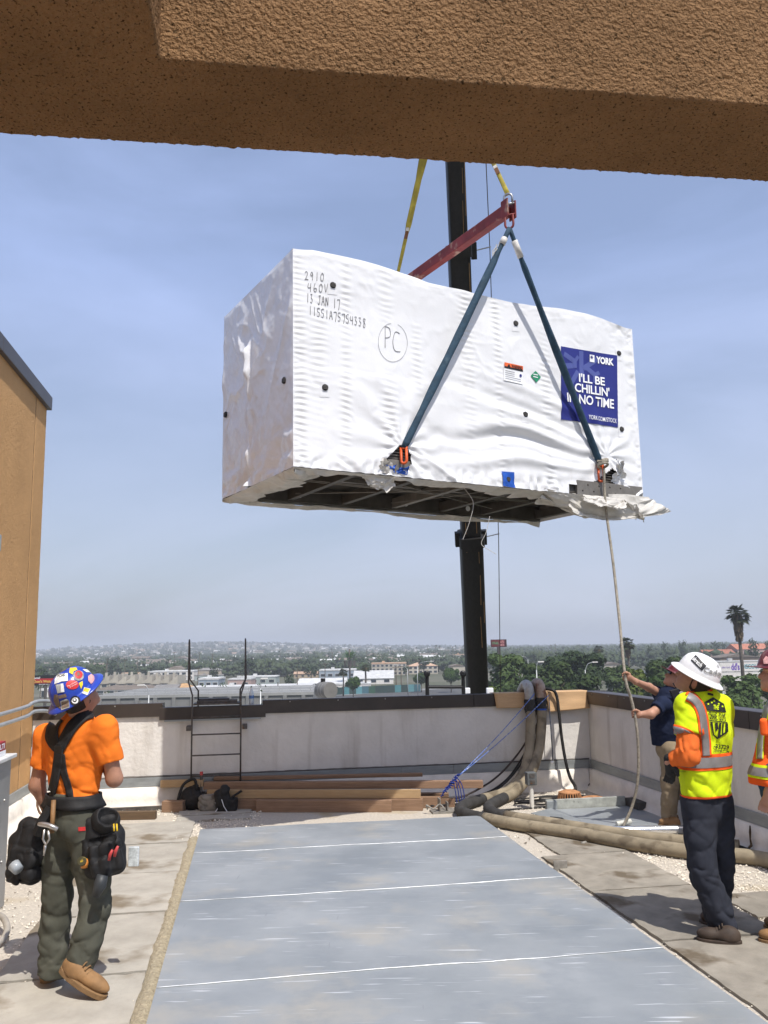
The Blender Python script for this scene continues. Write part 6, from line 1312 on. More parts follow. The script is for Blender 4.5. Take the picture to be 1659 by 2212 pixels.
# lumber
def woodmat(n, c, c2): return mat(n, c, rough=.8, col2=c2, scale=3.0, stretch=(1.2, 14, 14), bump=.15, bscale=18, contrast=.9, inst=.1)
WD = woodmat('douglas_fir', (.18, .105, .062), (.33, .21, .135)); WD2 = woodmat('pale_pine', (.33, .21, .105), (.46, .32, .18)); WD3 = woodmat('dark_timber', (.075, .05, .03), (.14, .09, .05))
GL = 'timbers stacked below the parapet'
def board(a, b, L, z0, h, t, mt, label, ang=-15, tilt=0.0):
    M_ = FR @ Matrix.Translation((a, b, z0)) @ Matrix.Rotation(R_(ang), 4, 'Z') @ Matrix.Rotation(tilt, 4, 'Y')
    m = MB(); m.box(0, L, 0, t, 0, h); o = m.build('timber', mt, label=label, cat='timber', group=GL, bevel=.005); o.matrix_world = M_; return o
board(-4.46, -.60, 1.62, 0, .135, .085, WD, 'short timber lying in front of the whole lumber stack')
board(-4.86, -.40, 2.42, 0, .135, .085, WD, 'timber second from the front at the bottom of the stack')
board(-5.05, -.32, 2.60, .137, .10, .05, WD2, 'pale stamped plank leaning across the front of the stack')
board(-5.08, -.17, 2.9, 0, .13, .085, WD, 'timber hidden low at the rear of the stack')
board(-5.10, -.20, 3.42, .225, .085, .10, WD, 'longest reddish timber along the top of the stack', ang=-14)
board(-4.98, -.10, 2.6, .312, .04, .09, WD, 'thin slat lying behind the top of the stack', ang=-9)
board(-2.55, -.78, .46, 0, .10, .085, WD, 'stub of timber poking out by the hoses'); board(-2.48, -.60, .36, .0, .13, .09, WD, 'short offcut beside the timber ends')
board(-5.62, -.02 - .12, .52, .26, .085, .085, WD2, 'pale round-edged post end behind the bags', ang=-9)
board(-5.58, -.33, .26, 0, .13, .12, WD, 'stub timber beside the dark tool bag')
board(-6.45, -.62, .85, 0, .09, .085, WD3, 'dark timber on the gravel beside the orange-shirted man', ang=-9); board(-6.95, -.95, .5, 0, .08, .09, WD3, 'dark block near the tower base', ang=20)
m = MB(FR); m.box(-6.6, -5.5, -.17, -.12, 0, .05); m.build('angle_strip', IRON, label='black metal strip along the foot of the parapet', cat='strip')

# tool bags
BAGK = mat('bag_black', (.016, .014, .013), rough=.75, var=.4, scale=18, bump=.3, bscale=90); BAGG = cloth('bag_canvas', (.24, .215, .18), var=.25, spots=((.12, .10, .08), 6, .4))
ax3 = (Vector((1, 0, 0)), Vector((0, 1, 0)), Vector((0, 0, 1)))
def bagt(nm, lb_, c, mt, fn):
    t_ = thing(nm, lb_, 'bag', c); fn(t_, Vector(c)); return t_
def b1(t_, c):
    q = SDF(.009); q.seed = 3; q.namp = .010; q.nf = 11; q.ell(c + Vector((0, 0, .11)), ax3, (.17, .13, .12), .05).ell(c + Vector((-.05, .02, .2)), (Vector((.6, 0, -.8)), Vector((0, 1, 0)), Vector((.8, 0, .6))), (.05, .09, .16), .05).box(c + Vector((.13, -.01, .1)), ax3, (.07, .09, .09), .03, .03); q.fold(c + Vector((0, 0, .15)), .2, (1, 0, .6), .08, .016); q.cut(c + Vector((0, 0, .002)), (0, 0, -1)); q.build('bag_body', BAGK, t_)
    m = MB(); m.tube(smoothpath([c + Vector((-.16, -.1, .12)), c + Vector((-.1, -.08, .30)), c + Vector((.02, -.04, .36)), c + Vector((.06, -.05, .24))], 6), .018, 8); m.build('carry_strap', BAGK, t_, smooth=True)
    m = MB(); m.tube([c + Vector((.10, 0, .12)), c + Vector((.10, .01, .42))], .017, 8); m.build('tool_handle', IRON, t_); m = MB(); m.tube([c + Vector((.10, .01, .40)), c + Vector((.10, .01, .44))], .02, 8); m.build('handle_cap', TOOLR, t_)
bagt('tool_bag', 'bulging dark tool bag with a strap and a handle sticking out', G(416, 1748, .0), BAGK, b1)
def b2(t_, c):
    q = SDF(.009); q.seed = 5; q.namp = .012; q.nf = 13; q.box(c + Vector((0, 0, .09)), ax3, (.12, .09, .10), .05, .03); q.fold(c + Vector((0, 0, .1)), .18, (.6, 0, 1), .07, .016); q.cut(c + Vector((0, 0, .002)), (0, 0, -1)); q.build('bag_body', BAGG, t_)
    m = MB(); m.tube([c + Vector((.09, -.1, .12)), c + Vector((.13, -.13, .06)), c + Vector((.10, -.13, .02))], .006, 6); m.build('white_cord', PRINTW, t_)
bagt('canvas_bag', 'slumped grey canvas bag between two black bags', G(452, 1753, .0), BAGG, b2)
def b3(t_, c):
    q = SDF(.008); q.seed = 7; q.namp = .008; q.nf = 12; q.box(c + Vector((-.03, 0, .13)), (Vector((1, 0, .2)), Vector((0, 1, 0)), Vector((-.2, 0, 1))), (.085, .08, .14), .04, .03).box(c + Vector((.08, 0, .08)), ax3, (.06, .07, .085), .03, .02).ell(c + Vector((-.01, 0, .27)), ax3, (.06, .06, .05), .03); q.fold(c + Vector((0, 0, .14)), .18, (1, 0, .3), .06, .013); q.cut(c + Vector((0, 0, .002)), (0, 0, -1)); q.build('bag_body', BAGK, t_)
    m = MB(); m.tube([c + Vector((.05, 0, .15)), c + Vector((.19, .02, .24))], .014, 8); m.build('tool_handle', BAGK, t_)
    m = MB(); m.tube([c + Vector((-.03, -.09, .16)), c + Vector((.0, -.1, .08)), c + Vector((.04, -.1, .02))], .005, 6); m.build('white_cord', PRINTW, t_)
bagt('tool_bag', 'narrow black tool pouch with white cords beside the canvas bag', G(487, 1754, .0), BAGK, b3)

# pump hoses over the wall
HOSE = mat('hose_canvas', (.27, .225, .155), rough=.9, var=.2, scale=5, bump=.4, bscale=90, dist=.004, bump2=(9, .35, .01), spots=((.155, .125, .085), 6, .47)); HOSED = mat('rubber_hose_shadow', (.040, .038, .036), rough=.85, var=.3, scale=10, bump=.2, bscale=60)  # black rubber for couplings; also the unit's shadow painted on the hose bends
ELB = mat('elbow_metal', (.40, .385, .36), rough=.5, metal=.4, var=.25, scale=9, spots=((.23, .13, .09), 9, .42)); ELB2 = mat('elbow_rusty', (.33, .25, .20), rough=.6, metal=.25, var=.3, scale=10, spots=((.20, .10, .06), 8, .45))
def hose(lb_, top, wallpts, floorpts, dark, mt, rr=.064):
    t_ = thing('pump_hose', lb_, 'hose', RP(-1.9, -1.6)); e = wp(*c5(*top), -.14)
    el = [e + Vector((0, 0, -.11)), e + Vector((0, 0, .0)), e + E2 * .03 + Vector((0, 0, .055)), e + E2 * .10 + Vector((0, 0, .085)), e + E2 * .19 + Vector((0, 0, .07)), e + E2 * .27 + Vector((0, 0, .02)), e + E2 * .34 - Vector((0, 0, .06)), e + E2 * .36 - Vector((0, 0, .5))]
    m = MB(); m.tube(smoothpath(el, 5), .066, 18); m.build('pipe_elbow', mt, t_, smooth=True)
    for dz in (-.115, -.155, -.215): m = MB(); m.tube([e + Vector((0, 0, dz)), e + Vector((0, 0, dz - .03))], .076, 18); m.build('coupling', HOSED, t_, smooth=40)
    m = MB(); m.tube([e + Vector((0, 0, -.10)), e + Vector((0, 0, -.28))], .068, 18); m.build('coupling_sleeve', HOSED, t_, smooth=40)
    pts = [e + Vector((0, 0, -.24))] + [wp(*c5(x, y), b) for x, y, b in wallpts] + [RP(a, b, z) for a, b, z in floorpts]; sm = smoothpath(pts, 8); n = len(sm)
    j0, j1 = [int((len(wallpts) + 1 + d) * 8) for d in dark]  # dark stretch: cast shadow of the unit put into the hose colour
    for nm, seg, mm in (('hose_wall', sm[:j0 + 1], HOSE), ('hose_bend_shadowed', sm[j0:j1 + 1], HOSED), ('hose_run', sm[j1:], HOSE)):
        m = MB(); m.tube(seg, [rr * (1 + .03 * float(vn(k * .7, len(seg), 0, 5))) for k in range(len(seg))], 18); m.build(nm, mm, t_, smooth=True)
    return t_
hose('beige pump hose with pale elbow, bending at the deck corner', (852, 262), [(866, 500, -.16), (864, 680, -.2), (850, 870, -.3), (812, 1030, -.42), (745, 1160, -.5)], [(-1.42, -.62, .09), (-1.64, -.74, .066), (-1.89, -.98, .066), (-2.07, -1.19, .066), (-2.17, -1.42, .068), (-2.17, -1.66, .068), (-2.06, -1.93, .066), (-1.74, -2.44, .066), (-1.38, -2.90, .066), (-1.05, -3.42, .066), (-.68, -3.86, .066), (-.2, -4.3, .066), (-.1, -5.5, .066)], (1.4, 6.2), ELB)
hose('beige pump hose with rusty elbow and blue tape band', (966, 245), [(976, 480, -.16), (972, 640, -.2), (950, 840, -.3), (895, 1020, -.45), (815, 1160, -.56)], [(-1.30, -.66, .09), (-1.46, -.80, .066), (-1.63, -1.03, .066), (-1.80, -1.32, .066), (-1.86, -1.62, .066), (-1.80, -1.88, .066), (-1.52, -2.30, .066), (-1.27, -2.66, .066), (-.92, -3.12, .066), (-.55, -3.50, .066), (-.17, -3.8, .066)], (1.0, 5.2), ELB2)
m = MB(); c = wp(*c5(976, 432), -.155); m.tube([c, c - Vector((0, 0, .02))], .0685, 18); m.build('tape_band', TAPEB, label='blue tape band round the rusty-elbow hose', cat='tape')
# cardboard draped on the coping
CARD = mat('cardboard', (.50, .32, .17), rough=.85, var=.08, scale=4, bump=.08, bscale=30, stretch=(1, 1, 9)); 
def card(lb_, a0, a1, zt, drop, skew, seed):
    nu_, nv_ = 16, 22; P = np.zeros((nu_, nv_, 3))
    for i in range(nu_):
        for j in range(nv_):
            s_ = i / (nu_ - 1); t_ = j / (nv_ - 1); a = a0 + (a1 - a0) * s_
            if t_ < .35: b = .16 - .22 * t_ / .35; z = zt + .003
            else: q = (t_ - .35) / .65; b = -.06 - .035 * q + .008 * float(vn(s_ * 3, q * 3, 0, seed)); z = zt + .003 - (drop + skew * s_) * q + .012 * float(vn(s_ * 2, 0, 0, seed)) * q
            P[i, j] = (a + .02 * (t_ - .5), b, z)
    m = MB(FR); m.grid(P[::-1]); o = m.build('cardboard', CARD, smooth=30, label=lb_, cat='cardboard'); so = o.modifiers.new('thickness', 'SOLIDIFY'); so.thickness = .006; return o
card('small cardboard sheet under the hose elbows on the coping', -1.32, -.62, 1.275, .19, .02, 3); card('wide cardboard sheet folded over the coping beside the hoses', -.60, .0 - .02, 1.279, .255, -.02, 5)
# cables and ropes
CAB = mat('cable_black', (.018, .017, .017), rough=.6, var=.3, scale=20); CABB = mat('cable_brown', (.05, .035, .028), rough=.7, var=.3, scale=20); BROPE = mat('rope_blue', (.08, .15, .42), rough=.8, var=.2, scale=60, spots=((.55, .60, .68), 55, .46)); BROPE2 = mat('rope_blue_dark', (.012, .03, .20), rough=.8, var=.3, scale=60)
def cable(lb_, pts, r, mt, nm='cable', cat='cable', grp=None): m = MB(); m.tube(smoothpath(pts, 8), r, 8); return m.build(nm, mt, smooth=True, label=lb_, cat=cat, group=grp, origin=pts[-1])
cable('black cable hanging from the coping to the rusty drains', [RP(-.66, .10, 1.31), wp(*c5(1075, 245), -.10), wp(*c5(1125, 300), -.12), wp(*c5(1150, 470), -.13), wp(*c5(1175, 700), -.15), wp(*c5(1215, 950), -.18), wp(*c5(1260, 1120), -.22), wp(*c5(1320, 1240), -.26), RP(-.52, -.42, .03), RP(-.40, -.75, .02)], .020, CAB)
cable('brownish cable sweeping from behind the hoses to the timbers', [wp(*c5(930, 420), -.09), wp(*c5(880, 640), -.09), wp(*c5(800, 800), -.12), wp(*c5(690, 950), -.18), wp(*c5(560, 1090), -.28), wp(*c5(400, 1210), -.40), RP(-1.95, -.52, .05), RP(-2.4, -.55, .03), RP(-2.9, -.62, .03)], .012, CABB)
cable('black cable sweeping low beside the pump hoses', [wp(*c5(940, 560), -.09), wp(*c5(870, 760), -.10), wp(*c5(780, 930), -.14), wp(*c5(660, 1110), -.22), wp(*c5(520, 1230), -.36), wp(*c5(380, 1295), -.46), RP(-2.0, -.66, .03), RP(-2.6, -.75, .03)], .013, CAB)
cable('black cable tucked against the hose curve', [wp(*c5(935, 600), -.11), wp(*c5(850, 850), -.14), wp(*c5(720, 1060), -.24), wp(*c5(600, 1190), -.36), wp(*c5(470, 1280), -.46), RP(-1.9, -.78, .03), RP(-2.4, -.9, .03)], .011, CAB)
anc = RP(-2.30, -1.16, .14)
for lb_, s_, sg in (('blue rope stretched from the pale elbow to the floor anchor', (905, 285), 0), ('blue rope stretched from the rusty elbow to the floor anchor', (1048, 300), 1)):
    p0 = wp(*c5(*s_), -.22); p1_ = anc + Vector((.19, .13, .24)); m = MB(); m.tube([p0.lerp(p1_, k / 14) - Vector((0, 0, .03 * math.sin(math.pi * k / 14))) for k in range(15)], .0055, 7); m.build('blue_rope', BROPE, smooth=True, label=lb_, cat='rope', origin=p1_)
kn = thing('rope_bundle', 'tangled dark blue rope bundle tied at the floor anchor', 'rope', anc); rg = random.Random(5)
m = MB(); a_, b_ = anc + Vector((.20, .14, .26)), anc + Vector((-.02, -.01, .05)); pts = []
for k in range(46): t_ = k / 45; w_ = .012 + .022 * math.sin(math.pi * min(1, t_ * 1.1)); pts.append(a_.lerp(b_, t_) + Vector((math.cos(k * 1.9) * w_, math.sin(k * 1.9) * w_, rg.uniform(-.012, .012))))
m.tube(pts, .0075, 6); m.build('twisted_turns', BROPE2, kn, smooth=True)
for dx, L_ in ((.12, .30), (.15, .26)):
    q = anc + Vector((dx, .1, .22)); m = MB(); m.tube(smoothpath([q, q + Vector((.03, 0, -L_ * .5)), q + Vector((.05, 0, -L_)), q + Vector((.10, -.01, -L_ * .85)), q + Vector((.08, 0, -L_ * .3)), q + Vector((.03, 0, 0))], 6), .006, 6); m.build('slack_loop', BROPE2, kn, smooth=True)
an = thing('floor_anchor', 'weathered metal anchor post beside the deck corner', 'anchor', RP(-2.30, -1.16)); WEA = mat('weathered_metal', (.26, .245, .22), rough=.7, metal=.3, var=.5, scale=16, contrast=.9)
m = MB(FR); m.box(-2.36, -2.345, -1.22, -1.10, 0, .16); m.build('plate', WEA, an, bevel=.004); m = MB(FR); m.box(-2.27, -2.255, -1.22, -1.12, 0, .12); m.build('plate', WEA, an, bevel=.004); m = MB(FR); m.box(-2.45, -2.18, -1.26, -1.06, 0, .02); m.build('base', WEA, an); m = MB(); m.tube(smoothpath([RP(-2.5, -1.2, .05), RP(-2.52, -1.24, .10), RP(-2.44, -1.25, .06), RP(-2.36, -1.22, .1), RP(-2.3, -1.24, .04)], 6), .010, 6); m.build('chain', WEA, an)
dr = thing('hanging_rope', 'short rope end dangling from the coping with a frayed white tip', 'rope', wp(*c5(1080, 965), -.12)); m = MB(); m.tube([wp(*c5(1050, 320), -.10), wp(*c5(1060, 520), -.12), wp(*c5(1072, 700), -.14), wp(*c5(1085, 860), -.16), wp(*c5(1085, 950), -.17)], .0065, 6); m.build('line', mat('rope_dark', (.05, .06, .09), rough=.9, var=.5, scale=60), dr)
q = SDF(.004); q.namp = .006; q.nf = 60; q.ell(wp(*c5(1080, 972), -.17), ax3, (.020, .02, .017), .01); q.build('frayed_tip', PRINTW, dr)
for k, (cx, cy, r_) in enumerate(((-1.05, -.95, .26), (-.95, -.85, .30), (-1.12, -1.0, .22), (-.85, -1.0, .24))):
    cable('loose coil of thin black cable on the gravel by the drains', [RP(cx + r_ * 1.25 * math.cos(a + k), cy + r_ * .5 * math.sin(a + k), .015 + .012 * k + .02 * abs(math.sin(a * 2 + k))) for a in np.linspace(0, 5.6, 13)], .009, CAB, grp='cable coils by the drains')
cable('black strip of cable lying before the conduit post', [RP(-1.72, -1.28, .012), RP(-1.4, -1.25, .012), RP(-.95, -1.2, .012)], .012, CAB)
# conduit post with receptacle box
cp = thing('conduit_post', 'short white conduit post with a grey outlet box', 'outlet post', RP(-1.25, -1.22)); m = MB(); m.tube([RP(-1.25, -1.22, 0), RP(-1.25, -1.22, .27)], .026, 12); m.build('pipe', mat('pvc_white', (.62, .60, .55), rough=.6), cp, smooth=40)
m = MB(FR); m.box(-1.31, -1.19, -1.27, -1.17, .27, .42); bx0 = m.build('box', mat('box_grey', (.10, .105, .105), rough=.5), cp, bevel=.01)
for k in (.31, .38): m = MB(FR); m.box(-1.28, -1.22, -1.276, -1.269, k - .022, k + .022); m.build('outlet_cover', IRON, bx0)
# rusty roof drains
RUST = mat('rust_cast_iron', (.42, .20, .09), rough=.9, var=.3, scale=14, bump=.2, bscale=60)
def drain(c, r0, r1, h_, lb_):
    t_ = thing('roof_drain', lb_, 'roof drain', c); m = MB(); m.lathe([(r1 * .98, h_ * .92), (r1, h_), (r1 * .6, h_ * 1.13), (r1 * .12, h_ * 1.17), (0, h_ * 1.17)], 30, Matrix.Translation(c)); m.build('dome_top', RUST, t_, smooth=40)
    m = MB(); m.lathe([(r0, 0), (r0 * 1.03, .012), (r0, .024), (r0 * .92, .024), (r0 * .9, 0)], 30, Matrix.Translation(c)); m.build('ring', RUST, t_, smooth=40)
    for k in range(26):
        a = 2 * math.pi * k / 26; d = Vector((math.cos(a), math.sin(a), 0)); m = MB(); m.bar(Vector(c) + d * r0 * .96 + Vector((0, 0, .015)), Vector(c) + d * r1 * .97 + Vector((0, 0, h_)), .012, .012, up=d); m.build('grate_bar', RUST, t_)
    m = MB(); m.lathe([(r0 * .8, 0), (r1 * .8, h_ * .9)], 16, Matrix.Translation(c)); m.build('dark_throat', BLACK, t_)
drain(RP(-.76, -1.16, .0), .165, .125, .16, 'tall rusty domed roof drain near the corner'); drain(RP(-.50, -1.26, .0), .155, .135, .10, 'low rusty domed roof drain beside the tall one')
# hatch pan with sheet
ht = thing('sheet_metal_pan', 'flat sheet metal pan with raised edge under the rope end', 'metal pan', RP(-.65, -1.95)); 
m = MB(FR); m.box(-1.12, .0 - .02, -2.62, -1.46, .02, .026); m.build('sheet', GALV, ht)
m = MB(FR); m.box(-1.15, -.18, -1.44, -1.40, .0, .13); m.build('upstand', mat('upstand_grey', (.33, .34, .31), rough=.7, var=.3, scale=8, spots=((.08, .08, .07), 6, .36)), ht, bevel=.006); m = MB(FR); m.box(-1.15, -1.02, -1.46, -1.40, .0, .12); m.build('corner_piece', FLASH, ht, bevel=.006)
m = MB(FR); m.box(-.18, .0 - .06, -1.75, -1.40, .0, .11); m.build('curb_block', mat('felt_dark', (.07, .065, .06), rough=.9, var=.3, scale=8), ht, bevel=.01)
m = MB(FR); m.add([(-1.40, -1.62, .03), (-1.12, -1.50, .05), (-1.0, -2.1, .03), (-1.2, -2.25, .02)], [(0, 3, 2, 1)]); o = m.build('loose_flap', FLASH, ht); so = o.modifiers.new('thickness', 'SOLIDIFY'); so.thickness = .006
m = MB(FR); m.prism([(-1.42, -2.1), (-1.25, -1.85), (-1.15, -1.95), (-1.18, -2.25)], .0, .03); m.build('felt_scrap', mat('felt_black', (.02, .02, .02), rough=.9), label='black scrap of roofing felt before the metal pan', cat='scrap')
m = MB(); m.tube([RP(-1.12, -2.74, .045), RP(-.20, -2.90, .045)], .042, 16); m.build('metal_pipe', mat('pipe_bright', (.72, .73, .74), rough=.25, metal=.85, var=.1, scale=12), smooth=40, label='shiny metal pipe lying behind the hoses', cat='pipe')
m = MB(); c = G(1352, 1779, .05); m.tube([c + Vector((-.10, -.01, 0)), c + Vector((.06, .03, .015))], .026, 12); m.build('plastic_tube', mat('plastic_milky', (.55, .55, .50), rough=.4, var=.15, scale=20), smooth=40, label='stubby milky plastic tube at the rope end', cat='tube')
# corner vent on the right wall
pv = thing('pitch_pocket', 'small sheet metal vent stub with cap behind the yellow vest', 'vent', RP(.05 - .22, -3.3)); m = MB(FR); m.box(-.27, -.13, -3.36, -3.22, 0, .20); m.build('stub', FLASH, pv, bevel=.005); m = MB(FR); m.box(-.31, -.09, -3.40, -3.18, .26, .30); m.build('cap', mat('cap_dark', (.10, .10, .10), rough=.5, metal=.4), pv, bevel=.01); m = MB(FR); m.box(-.22, -.18, -3.31, -3.27, .2, .26); m.build('post', IRON, pv)
m = MB(); m.tube(smoothpath([RP(-.16, -3.5, .05), RP(-.12, -4.2, .045), RP(-.10, -5.2, .04), RP(-.10, -6.4, .04)], 5), .028, 10); m.build('black_pipe', CAB, smooth=True, label='black pipe along the foot of the wall behind the vest men', cat='pipe')
# bits on the pads
sb = thing('strap_bracket', 'bent steel bracket lying at the deck edge', 'bracket', RP(-1.93, -3.93)); m = MB(FR); m.box(-1.98, -1.86, -3.97, -3.955, .0, .085); m.build('upright', WEA, sb, bevel=.003); m = MB(FR); m.box(-1.98, -1.86, -3.955, -3.89, .0, .008); m.build('foot', WEA, sb)
m = MB(); m.tube([G(1256, 1822, .015), G(1266, 1820, .018)], .016, 8); m.build('bolt_stub', WEA, smooth=True, label='small bolt lying on the walkway pad by the hose', cat='bolt')
q = SDF(.004); q.ell(G(397, 1946, .05), ax3, (.016, .013, .012), .01); q.build('red_plug', TOOLR, label='tiny red plastic plug on the aggregate edge', cat='plug')
m = MB(FR); m.box(-3.92, -3.82, -1.62, -1.56, .0, .02); m.build('dark_bracket', IRON, label='small dark bracket behind the far deck edge', cat='bracket')
# cabinet by the tower with red carton
cb = thing('electrical_cabinet', 'tall grey metal cabinet beside the tower', 'cabinet', RP(-6.75, -4.3)); CBM = mat('cabinet_grey', (.30, .31, .31), rough=.4, metal=.3, var=.08, scale=3)
zt = at(30, 1700, RP(-6.27, -3.95).y).z
m = MB(FR); m.box(-7.05, -6.40, -4.55, -3.95, .0, 1.10); m.build('body', CBM, cb, bevel=.008); m = MB(FR); m.box(-7.08, -6.37, -4.58, -3.90, 1.10, 1.13); m.build('lid', mat('lid_white', (.62, .62, .60), rough=.5), cb, bevel=.006)
for z in (.35, .8): m = MB(FR); m.lathe([(.012, 0), (.010, .008), (0, .01)], 10, Matrix.Translation((-6.40, -4.1, z)) @ Matrix.Rotation(R_(90), 4, 'Y')); m.build('bolt', SCREW, cb)
rc = thing('red_carton', 'red fastener carton open on the cabinet lid', 'carton', RP(-6.5, -4.2, 1.13)); m = MB(FR); m.box(-6.85, -6.43, -4.35, -4.02, 1.13, 1.24); m.build('box', mat('carton_red', (.33, .025, .03), rough=.6, var=.1, scale=8), rc, bevel=.003); m = MB(FR); m.box(-6.852, -6.428, -4.352, -4.018, 1.132, 1.17); m.build('white_label', PRINTW, rc)
vs, fs = fit_text('HILTI', -4.28, 1.185, -4.06, 1.225, bold=.03); m = MB(FR); m.add([(-6.4265, y, z) for y, z in vs], fs); m.build('lettering', PRINTW, rc)
m = MB(); m.tube(smoothpath([G(-20, 1975, .05), G(0, 1978, .10), G(12, 1990, .10), G(15, 2010, .07), G(5, 2030, .04), G(-15, 2045, .03)], 8), .022, 10); m.build('grey_hose', mat('hose_grey', (.33, .30, .26), rough=.8, var=.15, scale=10), smooth=True, label='loop of grey hose on the gravel at the cabinet', cat='hose', origin=G(5, 2030, 0))
m = MB(); m.tube(smoothpath([RP(-6.95, -.55, .30), RP(-6.95, -.55, .16), RP(-6.85, -.6, .08), RP(-6.5, -.6, .10), RP(-6.35, -.62, .03)], 5), .014, 8); m.build('rusty_pipe', mat('rusty_pipe', (.12, .07, .045), rough=.9, var=.4, scale=20), smooth=True, label='rusty bent pipe at the tower corner', cat='pipe', origin=RP(-6.5, -.6, 0))
# beyond the parapet: lower annex roof with tank and frame
mb = MB(); mb.box(-9, 1.75, 13.0, 23.5, -13, -.4); mb.build('annex_roof', mat('annex_grey', (.35, .34, .32), rough=.9), kind='structure')
tk = thing('round_tank', 'grey horizontal drum with a black stack standing beyond the parapet', 'tank', at(702, 1490, 18).xy.to_3d() + Vector((0, 0, -.4))); c = at(704, 1491, 18); TKM = mat('tank_grey', (.17, .165, .155), rough=.6, var=.12, scale=5)
dA = nrm((.55, -.83, 0)); m = MB(); M_ = Matrix.Translation(c) @ Vector((0, 0, 1)).rotation_difference(dA).to_matrix().to_4x4(); m.lathe([(0, .205), (.165, .20), (.17, .19), (.17, -.19), (.165, -.20), (0, -.205)], 32, M_); m.build('drum', TKM, tk, smooth=40)
for z in (-.05, .06): m = MB(); m.lathe([(.172, z), (.174, z + .006), (.172, z + .012)], 32, M_); m.build('band', mat('band_pale', (.35, .34, .32), rough=.5, metal=.5), tk)
m = MB(); m.tube([c - dA * .12 + Vector((0, 0, .14)), c - dA * .12 + Vector((0, 0, .24))], .05, 14); m.build('stack', BLACK, tk, smooth=40)
for s_ in (-1, 1): m = MB(); m.tube([c + dA * s_ * .12 - Vector((0, 0, .12)), Vector((c.x + dA.x * s_ * .12, c.y + dA.y * s_ * .12, -.4))], .03, 8); m.build('leg', IRON, tk)
fr = thing('steel_frame', 'black steel upright frame with crossbar next to the boom', 'frame', at(958, 1490, 15.5).xy.to_3d() + Vector((0, 0, -.4)))
for x in (922, 1000):
    t0 = at(x, 1455, 15.5); m = MB(); m.tube([Vector((t0.x, t0.y, -.4)), t0], .035, 8); m.build('upright', BLACK, fr, smooth=40); m = MB(); m.lathe([(.03, -.02), (.06, 0), (.06, .05), (.03, .07)], 10, Matrix.Translation(t0) @ Matrix.Rotation(R_(90), 4, 'X')); m.build('hook_head', BLACK, fr)
m = MB(); m.tube([at(922, 1484, 15.5), at(1000, 1484, 15.5)], .03, 8); m.build('crossbar', BLACK, fr, smooth=40)
for x in (1008, 1058): m = MB(); c = at(x, 1492, 15.8); m.obox(c, (.06, 0, 0), (0, .06, 0), (0, 0, .05)); m.obox(Vector((c.x, c.y, (c.z - .45) / 2 - .225)), (.03, 0, 0), (0, .03, 0), (0, 0, (c.z + .35) / 2)); m.build('white_marker', PRINTW, label='small white marker lamp beside the boom foot, %s' % ('frame side' if x < 1030 else 'tree side'), cat='marker', bevel=.01)
# ================================================================== the city below
GZ = -13.0
def terr(x, y):
    x = np.asarray(x, float); y = np.asarray(y, float)
    t = np.clip((y - 1300) / 2300, 0, 1); t = t * t * (3 - 2 * t)
    xs = x / np.maximum(y, 1.0) * 3500
    h = 46 * np.exp(-((xs + 800) / 640) ** 2) + 15 * np.exp(-((xs + 1900) / 700) ** 2) + 9 * np.exp(-((xs - 150) / 420) ** 2)
    return GZ + t * h * (1 + 0.12 * vn(x / 260, y / 260, 0, 90))
def terr1(x, y): return float(terr(np.array([x]), np.array([y]))[0])
GROUND = mat('city_ground', (.055, .07, .035), rough=.95, col2=(.17, .155, .125), scale=.012, contrast=.7, spec=.1)
ys = np.concatenate([[-400, -50, 13], np.geomspace(30, 11500, 90)]); fr_ = np.linspace(-1, 1, 121)
P = np.zeros((121, len(ys), 3))
for j, yy in enumerate(ys):
    hw = max(900, abs(yy) * 1.15); xx = fr_ * hw; P[:, j, 0] = xx; P[:, j, 1] = yy; P[:, j, 2] = terr(xx, np.full(121, yy))
m = MB(); m.grid(P); m.build('ground', GROUND, kind='structure', smooth=True)
ASPH = mat('asphalt', (.085, .085, .085), rough=.9, var=.2, scale=.3, spec=.2); CONC = mat('concrete', (.20, .20, .195), rough=.9, var=.12, scale=.4)
def sheet(name, pts, z, mt):
    m = MB(); m.add([(q.x, q.y, GZ + z) for q in pts], [tuple(range(len(pts)))]); return m.build(name, mt, kind='structure')
sheet('road', [G(x, y, GZ) for x, y in ((700, 1530), (1060, 1512), (1080, 1478), (1010, 1484), (960, 1489), (880, 1494), (700, 1506))], .08, ASPH)
sheet('pavement', [G(x, y, GZ) for x, y in ((700, 1506), (880, 1494), (960, 1489), (955, 1486), (880, 1490.5), (700, 1501))], .14, CONC)
sheet('parking_lot', [G(x, y, GZ) for x, y in ((1280, 1560), (1480, 1560), (1450, 1446), (1330, 1446))], .08, ASPH)

